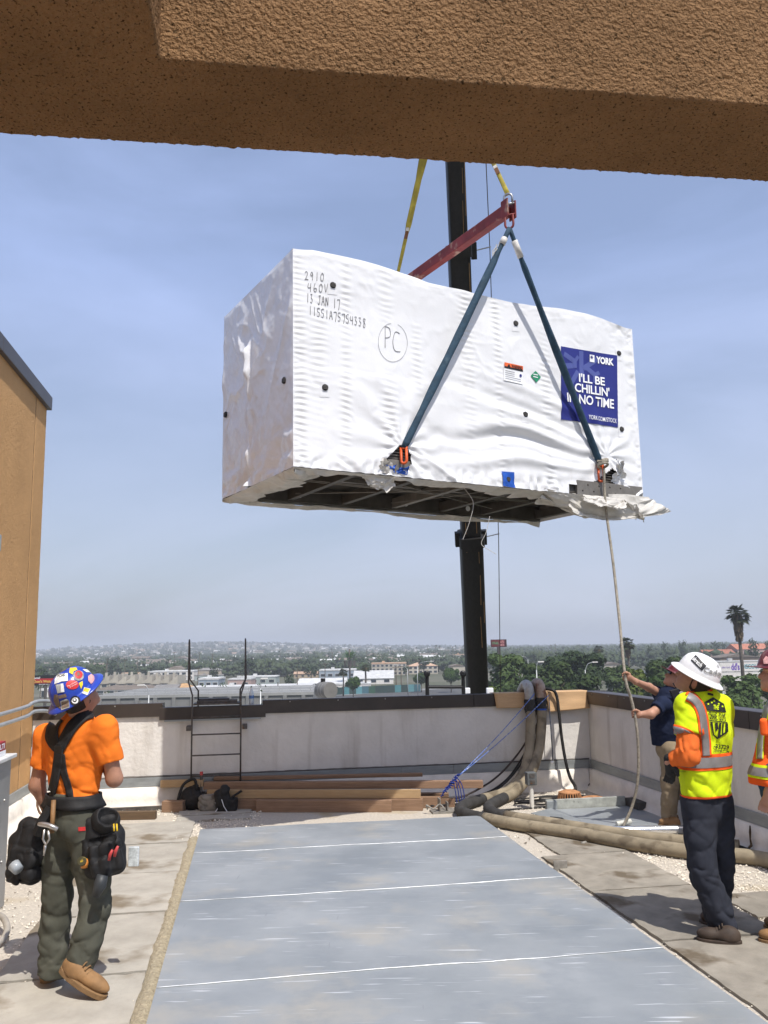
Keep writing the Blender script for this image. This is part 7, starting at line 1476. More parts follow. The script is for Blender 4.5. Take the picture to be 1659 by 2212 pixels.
# ---- vegetation
def leafmat(n, c, c2, tr=.18): return mat(n, c, rough=.75, col2=c2, scale=.5, contrast=.8, spec=.25, inst=.22, trans=tr)
LEAF = leafmat('leaves_green', (.028, .055, .014), (.085, .125, .036)); LEAFD = leafmat('leaves_dark', (.020, .038, .014), (.050, .078, .028)); LEAFY = leafmat('leaves_yellow_green', (.060, .090, .015), (.13, .16, .035)); LEAFT = leafmat('leaves_topiary', (.018, .045, .008), (.055, .10, .018))
BARK = mat('bark', (.11, .085, .06), rough=.9, var=.3, scale=2, stretch=(1, 1, .2)); PALMT = mat('palm_trunk', (.10, .085, .07), rough=.9, var=.3, scale=2, stretch=(1, 1, 6)); DEAD = mat('palm_skirt', (.12, .085, .05), rough=.9, var=.3, scale=2, inst=.1)
def leaf_cloud(m, lobes, n, size, rg, flat=.5):
    tot = sum(r[1] ** 2 for r in lobes)
    for c, r, sq in lobes:
        k = max(4, int(n * r * r / tot))
        for _ in range(k):
            d = Vector((rg.gauss(0, 1), rg.gauss(0, 1), rg.gauss(0, 1))).normalized(); q = rg.uniform(.55, 1.06) if rg.random() < .9 else rg.uniform(.2, .6)
            p = Vector(c) + Vector((d.x * r, d.y * r, d.z * r * sq)) * q; nn = (d + Vector((rg.uniform(-.8, .8), rg.uniform(-.8, .8), rg.uniform(-.2, 1.0)))).normalized(); u = nn.orthogonal().normalized(); u = (Matrix.Rotation(rg.uniform(0, 6.3), 3, nn) @ u); v = nn.cross(u); s_ = size * rg.uniform(.6, 1.4)
            m.add([p - u * s_, p + v * s_ * .55, p + u * s_, p - v * s_ * .55], [(0, 1, 2, 3)])
def tree(name, label, x, y, z, h, w, lmat, n, leaf, seed, group=None, trunk=.3, lob=12, sq=.75, cat='tree'):
    rg = random.Random(seed); t_ = thing(name, label, cat, (x, y, z), group); cz = z + h * (trunk + (1 - trunk) * .5); rz = h * (1 - trunk) * .5
    lobes = [((x, y, cz), w * .36, rz / (w * .36) * .8)]
    for k in range(lob):
        a = rg.uniform(0, 6.283); e = rg.uniform(-.5, 1.0); rr = w * rg.uniform(.13, .22); lobes.append(((x + math.cos(a) * (w * .5 - rr) * math.cos(e * .9), y + math.sin(a) * (w * .5 - rr) * math.cos(e * .9), cz + (rz - rr * sq) * math.sin(e * 1.35)), rr, sq))
    m = MB(); leaf_cloud(m, lobes, n, leaf, rg); m.build('crown', lmat, t_)
    m = MB(); m.tube([(x, y, z), (x + .1, y, z + h * trunk * .7), (x, y, z + h * trunk), (x, y, cz + rz * .3)], [h * .022, h * .018, h * .015, h * .004], 7)
    for k in range(4):
        a = k * 1.6 + rg.random(); m.tube([(x, y, z + h * trunk * .9), (x + math.cos(a) * w * .2, y + math.sin(a) * w * .2, cz), (x + math.cos(a) * w * .33, y + math.sin(a) * w * .33, cz + rz * .3)], [h * .011, h * .007, h * .003], 5)
    m.build('trunk', BARK, t_, smooth=True); return t_
def ptree(name, label, x0, x1, yt, Y, lmat, n, leaf, seed, group=None, **k):     # from its outline in the photo and its distance
    a, b = at(x0, yt, Y), at(x1, yt, Y); x = (a.x + b.x) / 2; z = terr1(x, Y); return tree(name, label, x, Y, z, a.z - z, b.x - a.x, lmat, n, leaf, seed, group, **k)
GT = 'broad street trees beyond the parapet'
ptree('broadleaf_tree', 'broad dark tree right beside the crane boom', 1040, 1140, 1408, 150, LEAF, 5200, .42, 1, GT, trunk=.2)
ptree('broadleaf_tree', 'lower broad tree between the boom tree and the tallest dome', 1105, 1245, 1428, 140, LEAF, 6200, .40, 2, GT, trunk=.2, sq=.6)
ptree('broadleaf_tree', 'widest domed dark tree left of the tag rope', 1165, 1320, 1405, 165, LEAFD, 7000, .42, 3, GT, trunk=.2, sq=.6)
ptree('broadleaf_tree', 'leafy tree behind the navy-shirted man', 1372, 1485, 1412, 145, LEAF, 6000, .40, 4, GT, trunk=.2)
ptree('broadleaf_tree', 'small pale leafy tree just past the rope', 1335, 1395, 1440, 130, LEAFY, 3000, .34, 5, GT, trunk=.2)
ptree('broadleaf_tree', 'round bright tree below the raised arm', 1376, 1440, 1452, 120, LEAFT, 3600, .30, 6, GT, trunk=.15)
ptree('broadleaf_tree', 'leafy tree between the white hat and the maroon hat', 1550, 1650, 1450, 120, LEAF, 5200, .36, 7, GT, trunk=.2)
ptree('broadleaf_tree', 'leafy tree behind the maroon hat at the picture edge', 1630, 1740, 1440, 135, LEAF, 4200, .38, 8, GT, trunk=.2)
ptree('broadleaf_tree', 'leafy tree filling the gap behind the tag rope', 1296, 1372, 1436, 175, LEAF, 3600, .42, 12, GT, trunk=.15)
ptree('broadleaf_tree', 'low leafy tree in front of the widest dome', 1215, 1300, 1450, 128, LEAF, 3800, .36, 13, GT, trunk=.12)
ptree('broadleaf_tree', 'leafy tree seen behind the white hard hat', 1470, 1560, 1440, 150, LEAF, 3600, .38, 14, GT, trunk=.15)
ptree('shrub', 'yellow-green shrub beside the boom foot', 1048, 1098, 1474, 75, LEAFY, 1800, .20, 9, trunk=.1, cat='shrub')
ptree('broadleaf_tree', 'distant dark tree right behind the sign with two-line lettering', 1075, 1120, 1412, 330, LEAFD, 1500, .8, 10, GT)
GTP = 'clipped round trees along the road'
for k, (x0, x1, yt, Y, lb_) in enumerate(((744, 780, 1460, 262, 'clipped round tree beneath the antenna palm'), (891, 928, 1450, 290, 'clipped round tree left of the black steel frame'), (950, 996, 1442, 285, 'largest clipped round tree behind the black steel frame'))):
    ptree('round_tree', lb_, x0, x1, yt, Y, LEAFT, 2600, .30, 20 + k, GTP, trunk=.36, lob=6, sq=.95)
for k, (x0, x1, yt, Y, lb_) in enumerate(((535, 549, 1476, 60, 'tall dark cypress nearest the water bottle'), (559, 571, 1484, 60, 'shorter cypress in the middle of three'), (567, 579, 1474, 60, 'slim cypress farthest from the water bottle'))):
    a, b = at(x0, yt, Y), at(x1, yt, Y); x = (a.x + b.x) / 2; rg = random.Random(30 + k); t_ = thing('cypress', lb_, 'tree', (x, Y, GZ), 'cypresses behind the coping'); m = MB(); w_ = (b.x - a.x); hh = a.z - GZ
    lobes = [((x + rg.uniform(-.03, .03), Y, GZ + hh * (.12 + .86 * i / 11)), w_ * .5 * (1 - (i / 11) ** 2.2 * .85), 1.6) for i in range(12)]; leaf_cloud(m, lobes, 2200, .07, rg); m.build('crown', LEAFD, t_); m = MB(); m.tube([(x, Y, GZ), (x, Y, GZ + hh * .9)], [.12, .02], 6); m.build('trunk', BARK, t_)
FROND = leafmat('palm_frond', (.035, .05, .022), (.085, .095, .045), .1); FRONDG = leafmat('palm_frond_green', (.03, .09, .02), (.08, .17, .04), .1)
def palm(label, x, y, z, h, cr, seed, nfr=46, skirt=.5, grp=None, lm=None, tr=.018):
    rg = random.Random(seed); t_ = thing('palm_tree', label, 'palm', (x, y, z), grp); lm = lm or FROND; top = Vector((x, y, z + h - cr * .75))
    m = MB(); m.tube([(x, y, z), (x + .1, y, z + h * .5), top], [h * tr, h * tr * .8, h * tr * .75], 9); m.build('trunk', PALMT, t_, smooth=True)
    m = MB()
    for k in range(nfr):
        a = rg.uniform(0, 6.283); e = rg.uniform(-.75, 1.35); L = cr * rg.uniform(.75, 1.05); d = Vector((math.cos(a) * math.cos(e), math.sin(a) * math.cos(e), math.sin(e))); s_ = d.cross(Vector((0, 0, 1))).normalized(); pts = [top + d * L * q + Vector((0, 0, -.55 * L * q * q * (1 if e > 0 else .4))) for q in (0, .3, .55)]
        m.tube(pts, [.05 * cr / 2.5, .03 * cr / 2.5, .02 * cr / 2.5], 4, cap=False); c = pts[-1]; dd = (pts[-1] - pts[-2]).normalized()
        for q in range(9):
            b_ = (q / 8 - .5) * 2.3; u = (dd * math.cos(b_) + s_ * math.sin(b_)).normalized(); ln = L * .48 * rg.uniform(.8, 1.1); wv = .055 * cr; tip_ = c + u * ln + Vector((0, 0, -.22 * ln)); sd_ = u.cross(Vector((0, 0, 1))).normalized() * wv; m.add([c, c + u * ln * .5 + sd_, tip_, c + u * ln * .5 - sd_], [(0, 1, 2, 3)])
    m.build('fronds', lm, t_)
    if skirt:
        m = MB()
        for k in range(150):
            a = rg.uniform(0, 6.283); q = rg.random(); zz = top.z - q * cr * 2.2 * skirt; r_ = cr * .34 * (1 - q * .55) + h * tr * .7; p0 = Vector((x + math.cos(a) * r_ * .55, y + math.sin(a) * r_ * .55, zz + .3)); p1_ = Vector((x + math.cos(a) * r_, y + math.sin(a) * r_, zz - cr * .35)); sd_ = Vector((-math.sin(a), math.cos(a), 0)) * cr * .06; m.add([p0 - sd_, p0 + sd_, p1_ + sd_ * .6, p1_ - sd_ * .6], [(0, 1, 2, 3)])
        m.build('dead_skirt', DEAD, t_)
    return t_
def ppalm(label, xc, yt, wpx, Y, seed, **k):
    a = at(xc, yt, Y); cr = wpx / 2 / FPX * Y; z = terr1(a.x, Y); return palm(label, a.x, Y, z, a.z - z + cr * .1, cr, seed, **k)
ppalm('tall shaggy fan palm standing above the white hard hat', 1591, 1306, 60, 160, 1, nfr=60, skirt=.75); ppalm('shaggy fan palm right behind the tag rope', 1354, 1376, 40, 200, 2, nfr=50, skirt=.6); ppalm('smaller fan palm between the dark trees and the rope', 1293, 1393, 28, 300, 3, nfr=40, skirt=.4)
ppalm('feathery palm beside the antenna palm, near the round tank', 741, 1443, 26, 275, 4, skirt=0, tr=.03); ppalm('feathery palm by the white warehouse roofs', 789, 1435, 24, 300, 5, skirt=.1, tr=.04)
# antenna disguised as a palm
c = at(755, 1396, 330); z = terr1(c.x, 330); an = thing('antenna_palm', 'cell antenna mast dressed as a green palm', 'antenna', (c.x, 330, z)); m = MB(); m.tube([(c.x, 330, z), (c.x, 330, c.z - 1)], .32, 10); m.build('mast', PALMT, an, smooth=True)
m = MB(); rg = random.Random(8); tp = Vector((c.x, 330, c.z - 5.6))
for k in range(40):
    a = rg.uniform(0, 6.28); e = rg.uniform(.15, 1.5); d = Vector((math.cos(a) * math.cos(e), math.sin(a) * math.cos(e), math.sin(e))); s_ = d.cross(Vector((0, 0, 1))).normalized() * .35; p0 = tp + Vector((0, 0, rg.uniform(-.5, 2.0))); m.add([p0, p0 + d * 1.9 + s_, p0 + d * 4.0, p0 + d * 1.9 - s_], [(0, 1, 2, 3)])
m.build('fronds', FRONDG, an)
for k in range(10):
    a = k * .628; q = Vector((c.x + math.cos(a) * 2.0, 330 + math.sin(a) * 2.0, c.z - 6.5)); m = MB(); m.obox(q, (.22, 0, 0), (0, .22, 0), (0, 0, 1.1)); m.build('antenna_panel', IRON, an)

# ---- buildings placed from the photo
WALLS = {n: mat('wall_' + n, c, rough=.9, var=.1, scale=.5, inst=.08) for n, c in dict(cream=(.43, .39, .32), beige=(.35, .30, .24), white=(.52, .52, .50), grey=(.30, .34, .33), pink=(.42, .30, .27), blue=(.26, .31, .36), tan=(.38, .30, .21), brown=(.16, .12, .09)).items()}
ROOFS = {n: mat('roof_' + n, c, rough=.9, var=.18, scale=.6, inst=.15) for n, c in dict(grey=(.20, .19, .18), brown=(.16, .13, .105), white=(.50, .50, .49), red=(.36, .14, .085), peach=(.42, .28, .19), dark=(.09, .085, .08), tile=(.44, .27, .13)).items()}
GLASS = mat('window_glass', (.035, .045, .055), rough=.15, spec=.6, inst=.3)
def house_mesh(x, y, z, w_, d, h, rh, roof, ov=.4):
    """returns wall MB and roof MB; gable ridge along x when roof == 'gable', hip, flat or shed"""
    mw = MB(); mr = MB(); x0, x1, y0, y1 = x - w_ / 2, x + w_ / 2, y, y + d
    mw.box(x0, x1, y0, y1, z - 6, z + h)
    if roof == 'flat':
        mr.box(x0 - .15, x1 + .15, y0 - .15, y1 + .15, z + h, z + h + rh * .5 + .25); mr.box(x0 + w_ * .3, x0 + w_ * .3 + 1.6, y0 + d * .4, y0 + d * .4 + 1.4, z + h + rh * .5 + .25, z + h + rh * .5 + 1.2)
    else:
        X0, X1, Y0, Y1 = x0 - ov, x1 + ov, y0 - ov, y1 + ov; zt, zb = z + h + rh, z + h; ym = (Y0 + Y1) / 2; xm = (X0 + X1) / 2; t = .15
        if roof == 'gable': vs = [(X0, Y0, zb), (X1, Y0, zb), (X1, Y1, zb), (X0, Y1, zb), (X0, ym, zt), (X1, ym, zt)]; fs = [(0, 1, 5, 4), (2, 3, 4, 5), (0, 4, 3), (1, 2, 5), (0, 3, 2, 1)]
        elif roof == 'front': vs = [(X0, Y0, zb), (X1, Y0, zb), (X1, Y1, zb), (X0, Y1, zb), (xm, Y0, zt), (xm, Y1, zt)]; fs = [(0, 4, 5, 3), (1, 2, 5, 4), (0, 1, 4), (2, 3, 5), (0, 3, 2, 1)]
        elif roof == 'shed': vs = [(X0, Y0, zb), (X1, Y0, zb), (X1, Y1, zb), (X0, Y1, zb), (X0, Y0, zb + .3), (X1, Y0, zt), (X1, Y1, zt), (X0, Y1, zb + .3)]; fs = [(4, 5, 6, 7), (3, 0, 4, 7), (0, 3, 2, 1)]; mw.add(vs, [(0, 1, 5, 4), (1, 2, 6, 5), (2, 3, 7, 6)])
        else:
            k = min(w_, d) * .42; vs = [(X0, Y0, zb), (X1, Y0, zb), (X1, Y1, zb), (X0, Y1, zb), (X0 + k, ym, zt), (X1 - k, ym, zt)]; fs = [(0, 1, 5, 4), (1, 2, 5), (2, 3, 4, 5), (3, 0, 4), (0, 3, 2, 1)]
        mr.add(vs, fs)
    return mw, mr
def bldg(label, x0, x1, yt, yb, wall, roofc, roof='flat', rh=1.0, d=12, storeys=1, wins=None, cat='building', name='building', grp=None, chim=False):
    xm = (x0 + x1) / 2; Y = G(xm, yb, GZ).y; a, b = at(x0, yb, Y), at(x1, yb, Y); zt = at(xm, yt, Y).z; w_ = b.x - a.x; x = (a.x + b.x) / 2; h = zt - GZ - rh
    t_ = thing(name, label, cat, (x, Y, GZ), grp); mw, mr = house_mesh(x, Y, GZ, w_, d, h, rh, roof, .35 if roof != 'flat' else 0); mw.build('wall', WALLS[wall], t_); r_ = mr.build('roof', ROOFS[roofc], t_)
    if chim: m = MB(); m.box(x - w_ * .32, x - w_ * .32 + .9, Y + d * .3, Y + d * .3 + .8, GZ + h, GZ + h + rh + 1.0); m.build('chimney', WALLS[wall], r_)
    n = wins if wins is not None else max(2, int(w_ / 3.2))
    for s_ in range(storeys):
        zc = GZ + h * (s_ + .55) / storeys
        for k in range(n):
            xc = x - w_ / 2 + w_ * (k + .5) / n; ww = min(1.1, w_ / n * .3); f = MB(); f.box(xc - ww - .1, xc + ww + .1, Y - .06, Y + .02, zc - .65, zc + .75); fo = f.build('window', WALLS['white'], t_); f = MB(); f.box(xc - ww, xc + ww, Y - .09, Y - .065, zc - .55, zc + .65); f.build('pane', GLASS, fo)
    return t_
bldg('white low building below the red billboard', 86, 118, 1486, 1506, 'white', 'white', storeys=2, d=14)
bldg('long beige apartment block with brown hip roof below the row of peaked condos', 205, 340, 1481, 1503, 'cream', 'brown', 'hip', 1.4, 12, 1)
bldg('beige block with grey roof next to the peaked condos', 330, 378, 1480, 1502, 'beige', 'grey', 'gable', 1.6, 12, 2)
bldg('hut with orange tiled hip roof beside the ladder rail', 374, 410, 1477, 1500, 'tan', 'tile', 'hip', 1.8, 9, 1)
bldg('long white flat-roofed block behind the peaked condos', 320, 418, 1449, 1470, 'white', 'white', 'flat', .6, 16, 2)
bldg('white and blue modern building between the ladder rails', 428, 472, 1464, 1490, 'blue', 'white', 'flat', .8, 14, 1, 3)
bldg('long grey apartment row with shallow roof, mid distance', 478, 602, 1439, 1456, 'beige', 'grey', 'gable', 2.0, 18, 1)
bldg('red-roofed house peeking above the long grey row', 524, 552, 1434, 1452, 'beige', 'red', 'gable', 2.0, 12, 1, 2)
bldg('pink stucco building above the long low roof', 492, 542, 1466, 1489, 'pink', 'white', 'flat', .5, 12, 1)
bldg('low grey building with a thin white roof line', 520, 596, 1461, 1482, 'grey', 'white', 'flat', .4, 12, 1)
bldg('long low cream roof running from the ladder to the round tank', 408, 672, 1482, 1501, 'cream', 'white', 'flat', .6, 16, 1, 16)
bldg('broad white warehouse behind the round tank', 642, 745, 1467, 1488, 'white', 'white', 'gable', 1.6, 26, 1, 4, cat='warehouse')
bldg('pale blue box building above the white warehouse', 690, 768, 1446, 1470, 'blue', 'white', 'flat', .6, 18, 1, 5)
bldg('long white warehouse roof beside the feathery palms', 764, 850, 1450, 1478, 'white', 'white', 'gable', 3.0, 30, 1, 3, cat='warehouse')
bldg('white low shed behind the fence banners', 714, 800, 1476, 1496, 'white', 'white', 'flat', .5, 12, 1, 4)
bldg('three-storey cream apartments beyond the warehouse', 803, 878, 1431, 1459, 'cream', 'peach', 'flat', .8, 16, 3, 8)
bldg('apartments with peach hip roof left of the boom', 882, 946, 1431, 1456, 'cream', 'peach', 'hip', 2.0, 14, 2, 6)
bldg('pale four-storey block far behind the boom', 980, 1012, 1413, 1436, 'cream', 'peach', 'flat', .6, 16, 3, 5)
bldg('grey-roofed long building behind the antenna palm', 768, 836, 1424, 1441, 'grey', 'dark', 'gable', 2.0, 18, 1, 7)
bldg('white house right of the antenna palm with a gable', 758, 786, 1437, 1456, 'cream', 'brown', 'front', 2.2, 12, 1, 2)
bldg('tile-roofed mission hall with long red roof at the picture edge', 1596, 1700, 1390, 1440, 'pink', 'red', 'gable', 3.2, 18, 2, 9)
bldg('lower red-roofed wing beside the tall shaggy palm', 1526, 1592, 1403, 1442, 'pink', 'red', 'gable', 2.6, 14, 1, 4)
bldg('brown shop block behind the discount sign', 1558, 1642, 1412, 1458, 'brown', 'brown', 'front', 1.6, 14, 1, 2)
st = bldg('white shopfront fascia with lettered sign between the two hard hats', 1552, 1664, 1428, 1470, 'white', 'white', 'flat', .3, 10, 1, 4)
def sign_text(parent, tx, x0, yb, x1, yt, Y, mt, off, bold=.02):
    a, b = at(x0, yb, Y - off), at(x1, yt, Y - off); vs, fs = fit_text(tx, a.x, a.z, b.x, b.z, bold=bold); m = MB(); m.add([(v[0], Y - off, v[1]) for v in vs], fs); return m.build('lettering', mt, parent)
Ys = st.location.y; PUR = mat('sign_purple', (.16, .08, .40), rough=.5); TEAL = mat('sign_teal', (.05, .25, .32), rough=.5); m = MB(); a, b = at(1556, 1451, Ys), at(1660, 1430, Ys); m.box(a.x, b.x, Ys - .16, Ys - .10, a.z, b.z); sp = m.build('sign_panel', WALLS['white'], st)
sign_text(sp, "dd's", 1580, 1448, 1597, 1432, Ys, PUR, .2, .04); sign_text(sp, 'DISCOUNTS', 1602, 1445, 1655, 1434, Ys, TEAL, .2, .03); sign_text(sp, 'OPEN 7 DAYS', 1559, 1444, 1577, 1440, Ys, PUR, .2)
# row of peaked condos
for k in range(9):
    x0 = 216 + k * 18.5; bldg('peaked grey condo, %s in its row from the blue hard hat' % ('first second third fourth fifth sixth seventh eighth ninth'.split()[k]), x0, x0 + 18, 1459 - (k % 2) * 2, 1487, 'cream', 'grey', 'shed', 3.6, 14, 1, 1, cat='house', name='condo', grp='row of peaked condos', chim=True)
# concrete parking deck with rails
pd = thing('parking_deck', 'long grey concrete parking deck with railings beyond the parapet', 'parking deck', (-24, 110, GZ)); a, b = at(196, 1504, 110), at(676, 1491, 110)
m = MB(); m.box(a.x, b.x, 110, 132, -6.2, -3.45); m.build('spandrel', CONC, pd); m = MB(); m.box(a.x, b.x, 110.4, 131.6, GZ, -6.2); m.build('lower_level', WALLS['grey'], pd); m = MB(); m.box(a.x - .1, b.x + .1, 109.85, 110.2, -3.75, -3.4); m.build('edge_beam', mat('conc_light', (.30, .30, .29), rough=.9, var=.08, scale=.5), pd)
for k in range(12): x = a.x + 1.2 + k * (b.x - a.x - 2.4) / 11; m = MB(); m.box(x - .25, x + .25, 109.8, 109.98, -6.2, -3.76); m.build('pilaster', CONC, pd)
for z in (-3.1, -2.75): m = MB(); m.tube([(a.x, 110.1, z), (b.x, 110.1, z)], .025, 5); m.build('rail', GALVC, pd)
for k in range(22): x = a.x + .3 + k * (b.x - a.x - .6) / 21; m = MB(); m.tube([(x, 110.1, -3.4), (x, 110.1, -2.7)], .03, 5); m.build('rail_post', GALVC, pd)
# billboard and pylon sign
bb_ = thing('billboard', 'red and black injury advert billboard beside the tower', 'billboard', (at(94, 1500, 190).x, 190, GZ)); a, b = at(68, 1481, 190), at(128, 1458, 190); REDS = mat('sign_red', (.40, .02, .025), rough=.5); m = MB(); m.box(a.x, b.x, 190, 190.4, a.z, b.z); pn = m.build('panel', BLACK, bb_); m = MB(); m.box(a.x + .05, b.x - .05, 189.95, 189.99, a.z + (b.z - a.z) * .2, a.z + (b.z - a.z) * .68); m.build('red_band', REDS, pn)
sign_text(pn, 'Injured?', 71, 1468, 87, 1462, 190, PRINTW, .1); sign_text(pn, "Don't Wait, Call", 72.5, 1476, 126, 1468.5, 190, mat('sign_gold', (.75, .55, .10), rough=.5), .12); sign_text(pn, 'Sliptripfall attorney', 84, 1479.5, 112, 1477, 190, PRINTW, .12); m = MB(); m.tube([((a.x + b.x) / 2, 190.3, GZ), ((a.x + b.x) / 2, 190.3, a.z)], .35, 8); m.build('pole', IRON, bb_)
py = thing('pylon_sign', 'tall red and dark pylon sign with auto parts lettering beside the boom', 'sign', (at(1078, 1400, 210).x, 210, GZ)); a, b = at(1061, 1398, 210), at(1094, 1381, 210); m = MB(); m.box(a.x, b.x, 210, 210.8, a.z, b.z); pn = m.build('panel', mat('sign_dark', (.05, .015, .018), rough=.5), py); m = MB(); m.box(a.x + .12, b.x - .5, 209.95, 209.99, a.z + .12, b.z - .12); m.build('red_face', mat('sign_maroon', (.13, .018, .022), rough=.5), pn)
sign_text(pn, "O'Reilly", 1063, 1393.5, 1077, 1386, 210, mat('sign_green', (.12, .25, .12), rough=.5), .1, .03); PKS = mat('sign_rose', (.60, .28, .27), rough=.5); sign_text(pn, 'AUTO', 1079, 1389, 1089, 1383.5, 210, PKS, .1, .04); sign_text(pn, 'PARTS', 1079, 1395.5, 1089, 1390.5, 210, PKS, .1, .04); m = MB(); q = at(1077, 1398, 210); m.tube([(q.x, 210.4, GZ), (q.x, 210.4, q.z)], .3, 8); m.build('pole', IRON, py)
# construction fence with banners along the road
fc = thing('banner_fence', 'dark construction fence hung with teal and green banners along the road', 'fence', (at(780, 1500, 258).x, 258, GZ)); cols = [('fence_dark', (.025, .05, .045))] * 2 + [('banner_teal', (.07, .20, .22)), ('fence_dark', (.025, .05, .045)), ('banner_cyan', (.10, .24, .27)), ('banner_slate', (.05, .12, .15)), ('fence_green', (.03, .08, .05)), ('fence_dark', (.025, .05, .045))]
for k in range(14):
    x0 = 713 + k * 14; q0, q1 = G(x0, 1502.5 - k * .62, GZ), G(x0 + 13.6, 1502 - k * .62, GZ); nm, cc = cols[k % 8]; m = MB(); m.bar(Vector((q0.x, q0.y, GZ + 1.3)), Vector((q1.x, q1.y, GZ + 1.3)), .08, 2.4); m.build('banner', mat(nm, cc, rough=.6), fc); m = MB(); m.tube([(q0.x, q0.y, GZ), (q0.x, q0.y, GZ + 2.7)], .05, 5); m.build('fence_post', IRON, fc)
f2 = thing('banner_fence', 'fence with red, orange and green banners behind the cypresses', 'fence', (at(620, 1505, 200).x, 200, GZ))
for k, (x0, x1, cc) in enumerate(((608, 626, (.45, .05, .035)), (626, 643, (.50, .22, .04)), (643, 672, (.04, .16, .06)), (672, 684, (.05, .05, .045)))):
    q0, q1 = at(x0, 1505, 215), at(x1, 1505, 215); m = MB(); m.box(q0.x, q1.x - .05, 215, 215.1, at(x0, 1509, 215).z, at(x0, 1499 if k != 2 else 1495, 215).z); m.build('banner', mat('fence_banner_%d' % k, cc, rough=.6, var=.3, scale=.8), f2)
m = MB(); q = at(600, 1505, 215); m.bar(Vector((q.x, 215.3, GZ)), Vector((q.x, 215.3, -6)), .2, .2); m.build('fence_post', BARK, f2)
# street lamps and utility poles
def lamp(label, x, yt, Y, side=1, arm=2.4):
    q = at(x, yt, Y); z = terr1(q.x, Y); t_ = thing('street_lamp', label, 'street lamp', (q.x, Y, z), 'street lamps'); m = MB(); m.tube([(q.x, Y, z), (q.x, Y, q.z - 1.2)], [.13, .08], 7); m.build('pole', GALVC, t_, smooth=True); e = Vector((q.x + side * arm, Y, q.z)); m = MB(); m.tube(smoothpath([Vector((q.x, Y, q.z - 1.4)), Vector((q.x + side * arm * .35, Y, q.z - .3)), e], 5), .05, 6); m.build('arm', GALVC, t_); m = MB(); m.obox(e + Vector((side * .35, 0, 0)), (.45, 0, 0), (0, .16, 0), (0, 0, .09)); m.build('lamp_head', WALLS['white'], t_, bevel=.05)
lamp('street lamp rising behind the pale hose elbow', 1158, 1430, 128, 1, .35); lamp('street lamp with long arm in the widest dome of leaves', 1263, 1431, 140, 1, 1.3); lamp('lamp with white globe on the parking deck', 563, 1466, 108, 1, .1); lamp('tall double-bend lamp above the clipped trees', 901, 1429, 250, 1, 4.0); lamp('lamp by the warehouse roofs reaching to the boom', 880, 1436, 270, -1, 3.5); lamp('lamp behind the peaked condos', 160, 1478, 160, -1, 2); lamp('lamp standing before the parking deck', 322, 1480, 104, -1, .6)
lamp('far lamp between pylon sign and domed tree', 1140, 1417, 300, -1, 2.5); lamp('far lamp just past the pylon sign', 1120, 1417, 330, -1, 2.5)
for k, (x, yt, Y) in enumerate(((298, 1420, 420), (270, 1425, 450), (377, 1408, 560), (459, 1412, 520), (636, 1414, 600), (642, 1444, 300), (702, 1431, 380), (718, 1408, 620), (866, 1436, 330), (882, 1422, 470), (905, 1424, 400), (937, 1409, 600), (428, 1442, 330), (230, 1432, 400), (855, 1438, 300), (792, 1405, 650))):
    q = at(x, yt, Y); z = terr1(q.x, Y); t_ = thing('utility_pole', 'thin wooden utility pole standing over the roofs', 'utility pole', (q.x, Y, z), 'utility poles'); m = MB(); m.tube([(q.x, Y, z), (q.x, Y, q.z)], [.2, .13], 6); m.build('pole', BARK, t_); m = MB(); m.bar(Vector((q.x - 1.3, Y, q.z - .6)), Vector((q.x + 1.3, Y, q.z - .6)), .15, .18); m.build('crossarm', BARK, t_)
# parked cars glimpsed between the trees
CARC = [(.55, .55, .56), (.05, .05, .06), (.18, .19, .2), (.30, .05, .05), (.08, .12, .2), (.62, .62, .6)]
def car(c, rz, mt, label):
    t_ = thing('parked_car', label, 'car', c, 'cars in the parking lot'); M_ = Matrix.Translation(c) @ Matrix.Rotation(rz, 4, 'Z'); m = MB(M_)
    pr = [(-2.2, .35), (-2.2, .85), (-1.9, .98), (-1.2, 1.02), (-.7, 1.45), (.9, 1.47), (1.5, 1.05), (2.15, .85), (2.2, .35)]; n = len(pr)
    m.add([(x, -.85 + (.12 if z > 1.1 else 0), z) for x, z in pr] + [(x, .85 - (.12 if z > 1.1 else 0), z) for x, z in pr], [tuple(range(n)), tuple(range(2 * n - 1, n - 1, -1))] + [(i, i + n, (i + 1) % n + n, (i + 1) % n) for i in range(n)]); m.build('body', mt, t_, bevel=.06)
    m = MB(M_); m.box(-.95, 1.25, -.80, .80, 1.08, 1.36); m.box(-1.0, 1.35, -.6, .6, 1.1, 1.34); m.build('windows', GLASS, t_)
    for x in (-1.4, 1.4):
        for y in (-.78, .78): m = MB(M_); m.lathe([(.0, -.1), (.32, -.1), (.34, 0), (.32, .1), (0, .1)], 14, Matrix.Translation((x, y, .33)) @ Matrix.Rotation(R_(90), 4, 'X')); m.build('wheel', BLACK, t_)
rg = random.Random(3); k = 0
for (x, y) in ((1396, 1470), (1404, 1476), (1392, 1482), (1408, 1483), (1412, 1466), (1402, 1490), (1330, 1474), (1322, 1482), (1338, 1466), (1420, 1490), (1545, 1500), (1560, 1506), (1650, 1500), (1390, 1460), (1400, 1456)):
    c = G(x, y, GZ + .09); mt = mat('car_paint_%d' % (k % 6), CARC[k % 6], rough=.3, coat=.5, metal=.2); car(c, rg.choice((1.5, 1.6, .1)), mt, '%s parked car in the lot beyond the wall' % ('silver black grey red blue white'.split()[k % 6])); k += 1

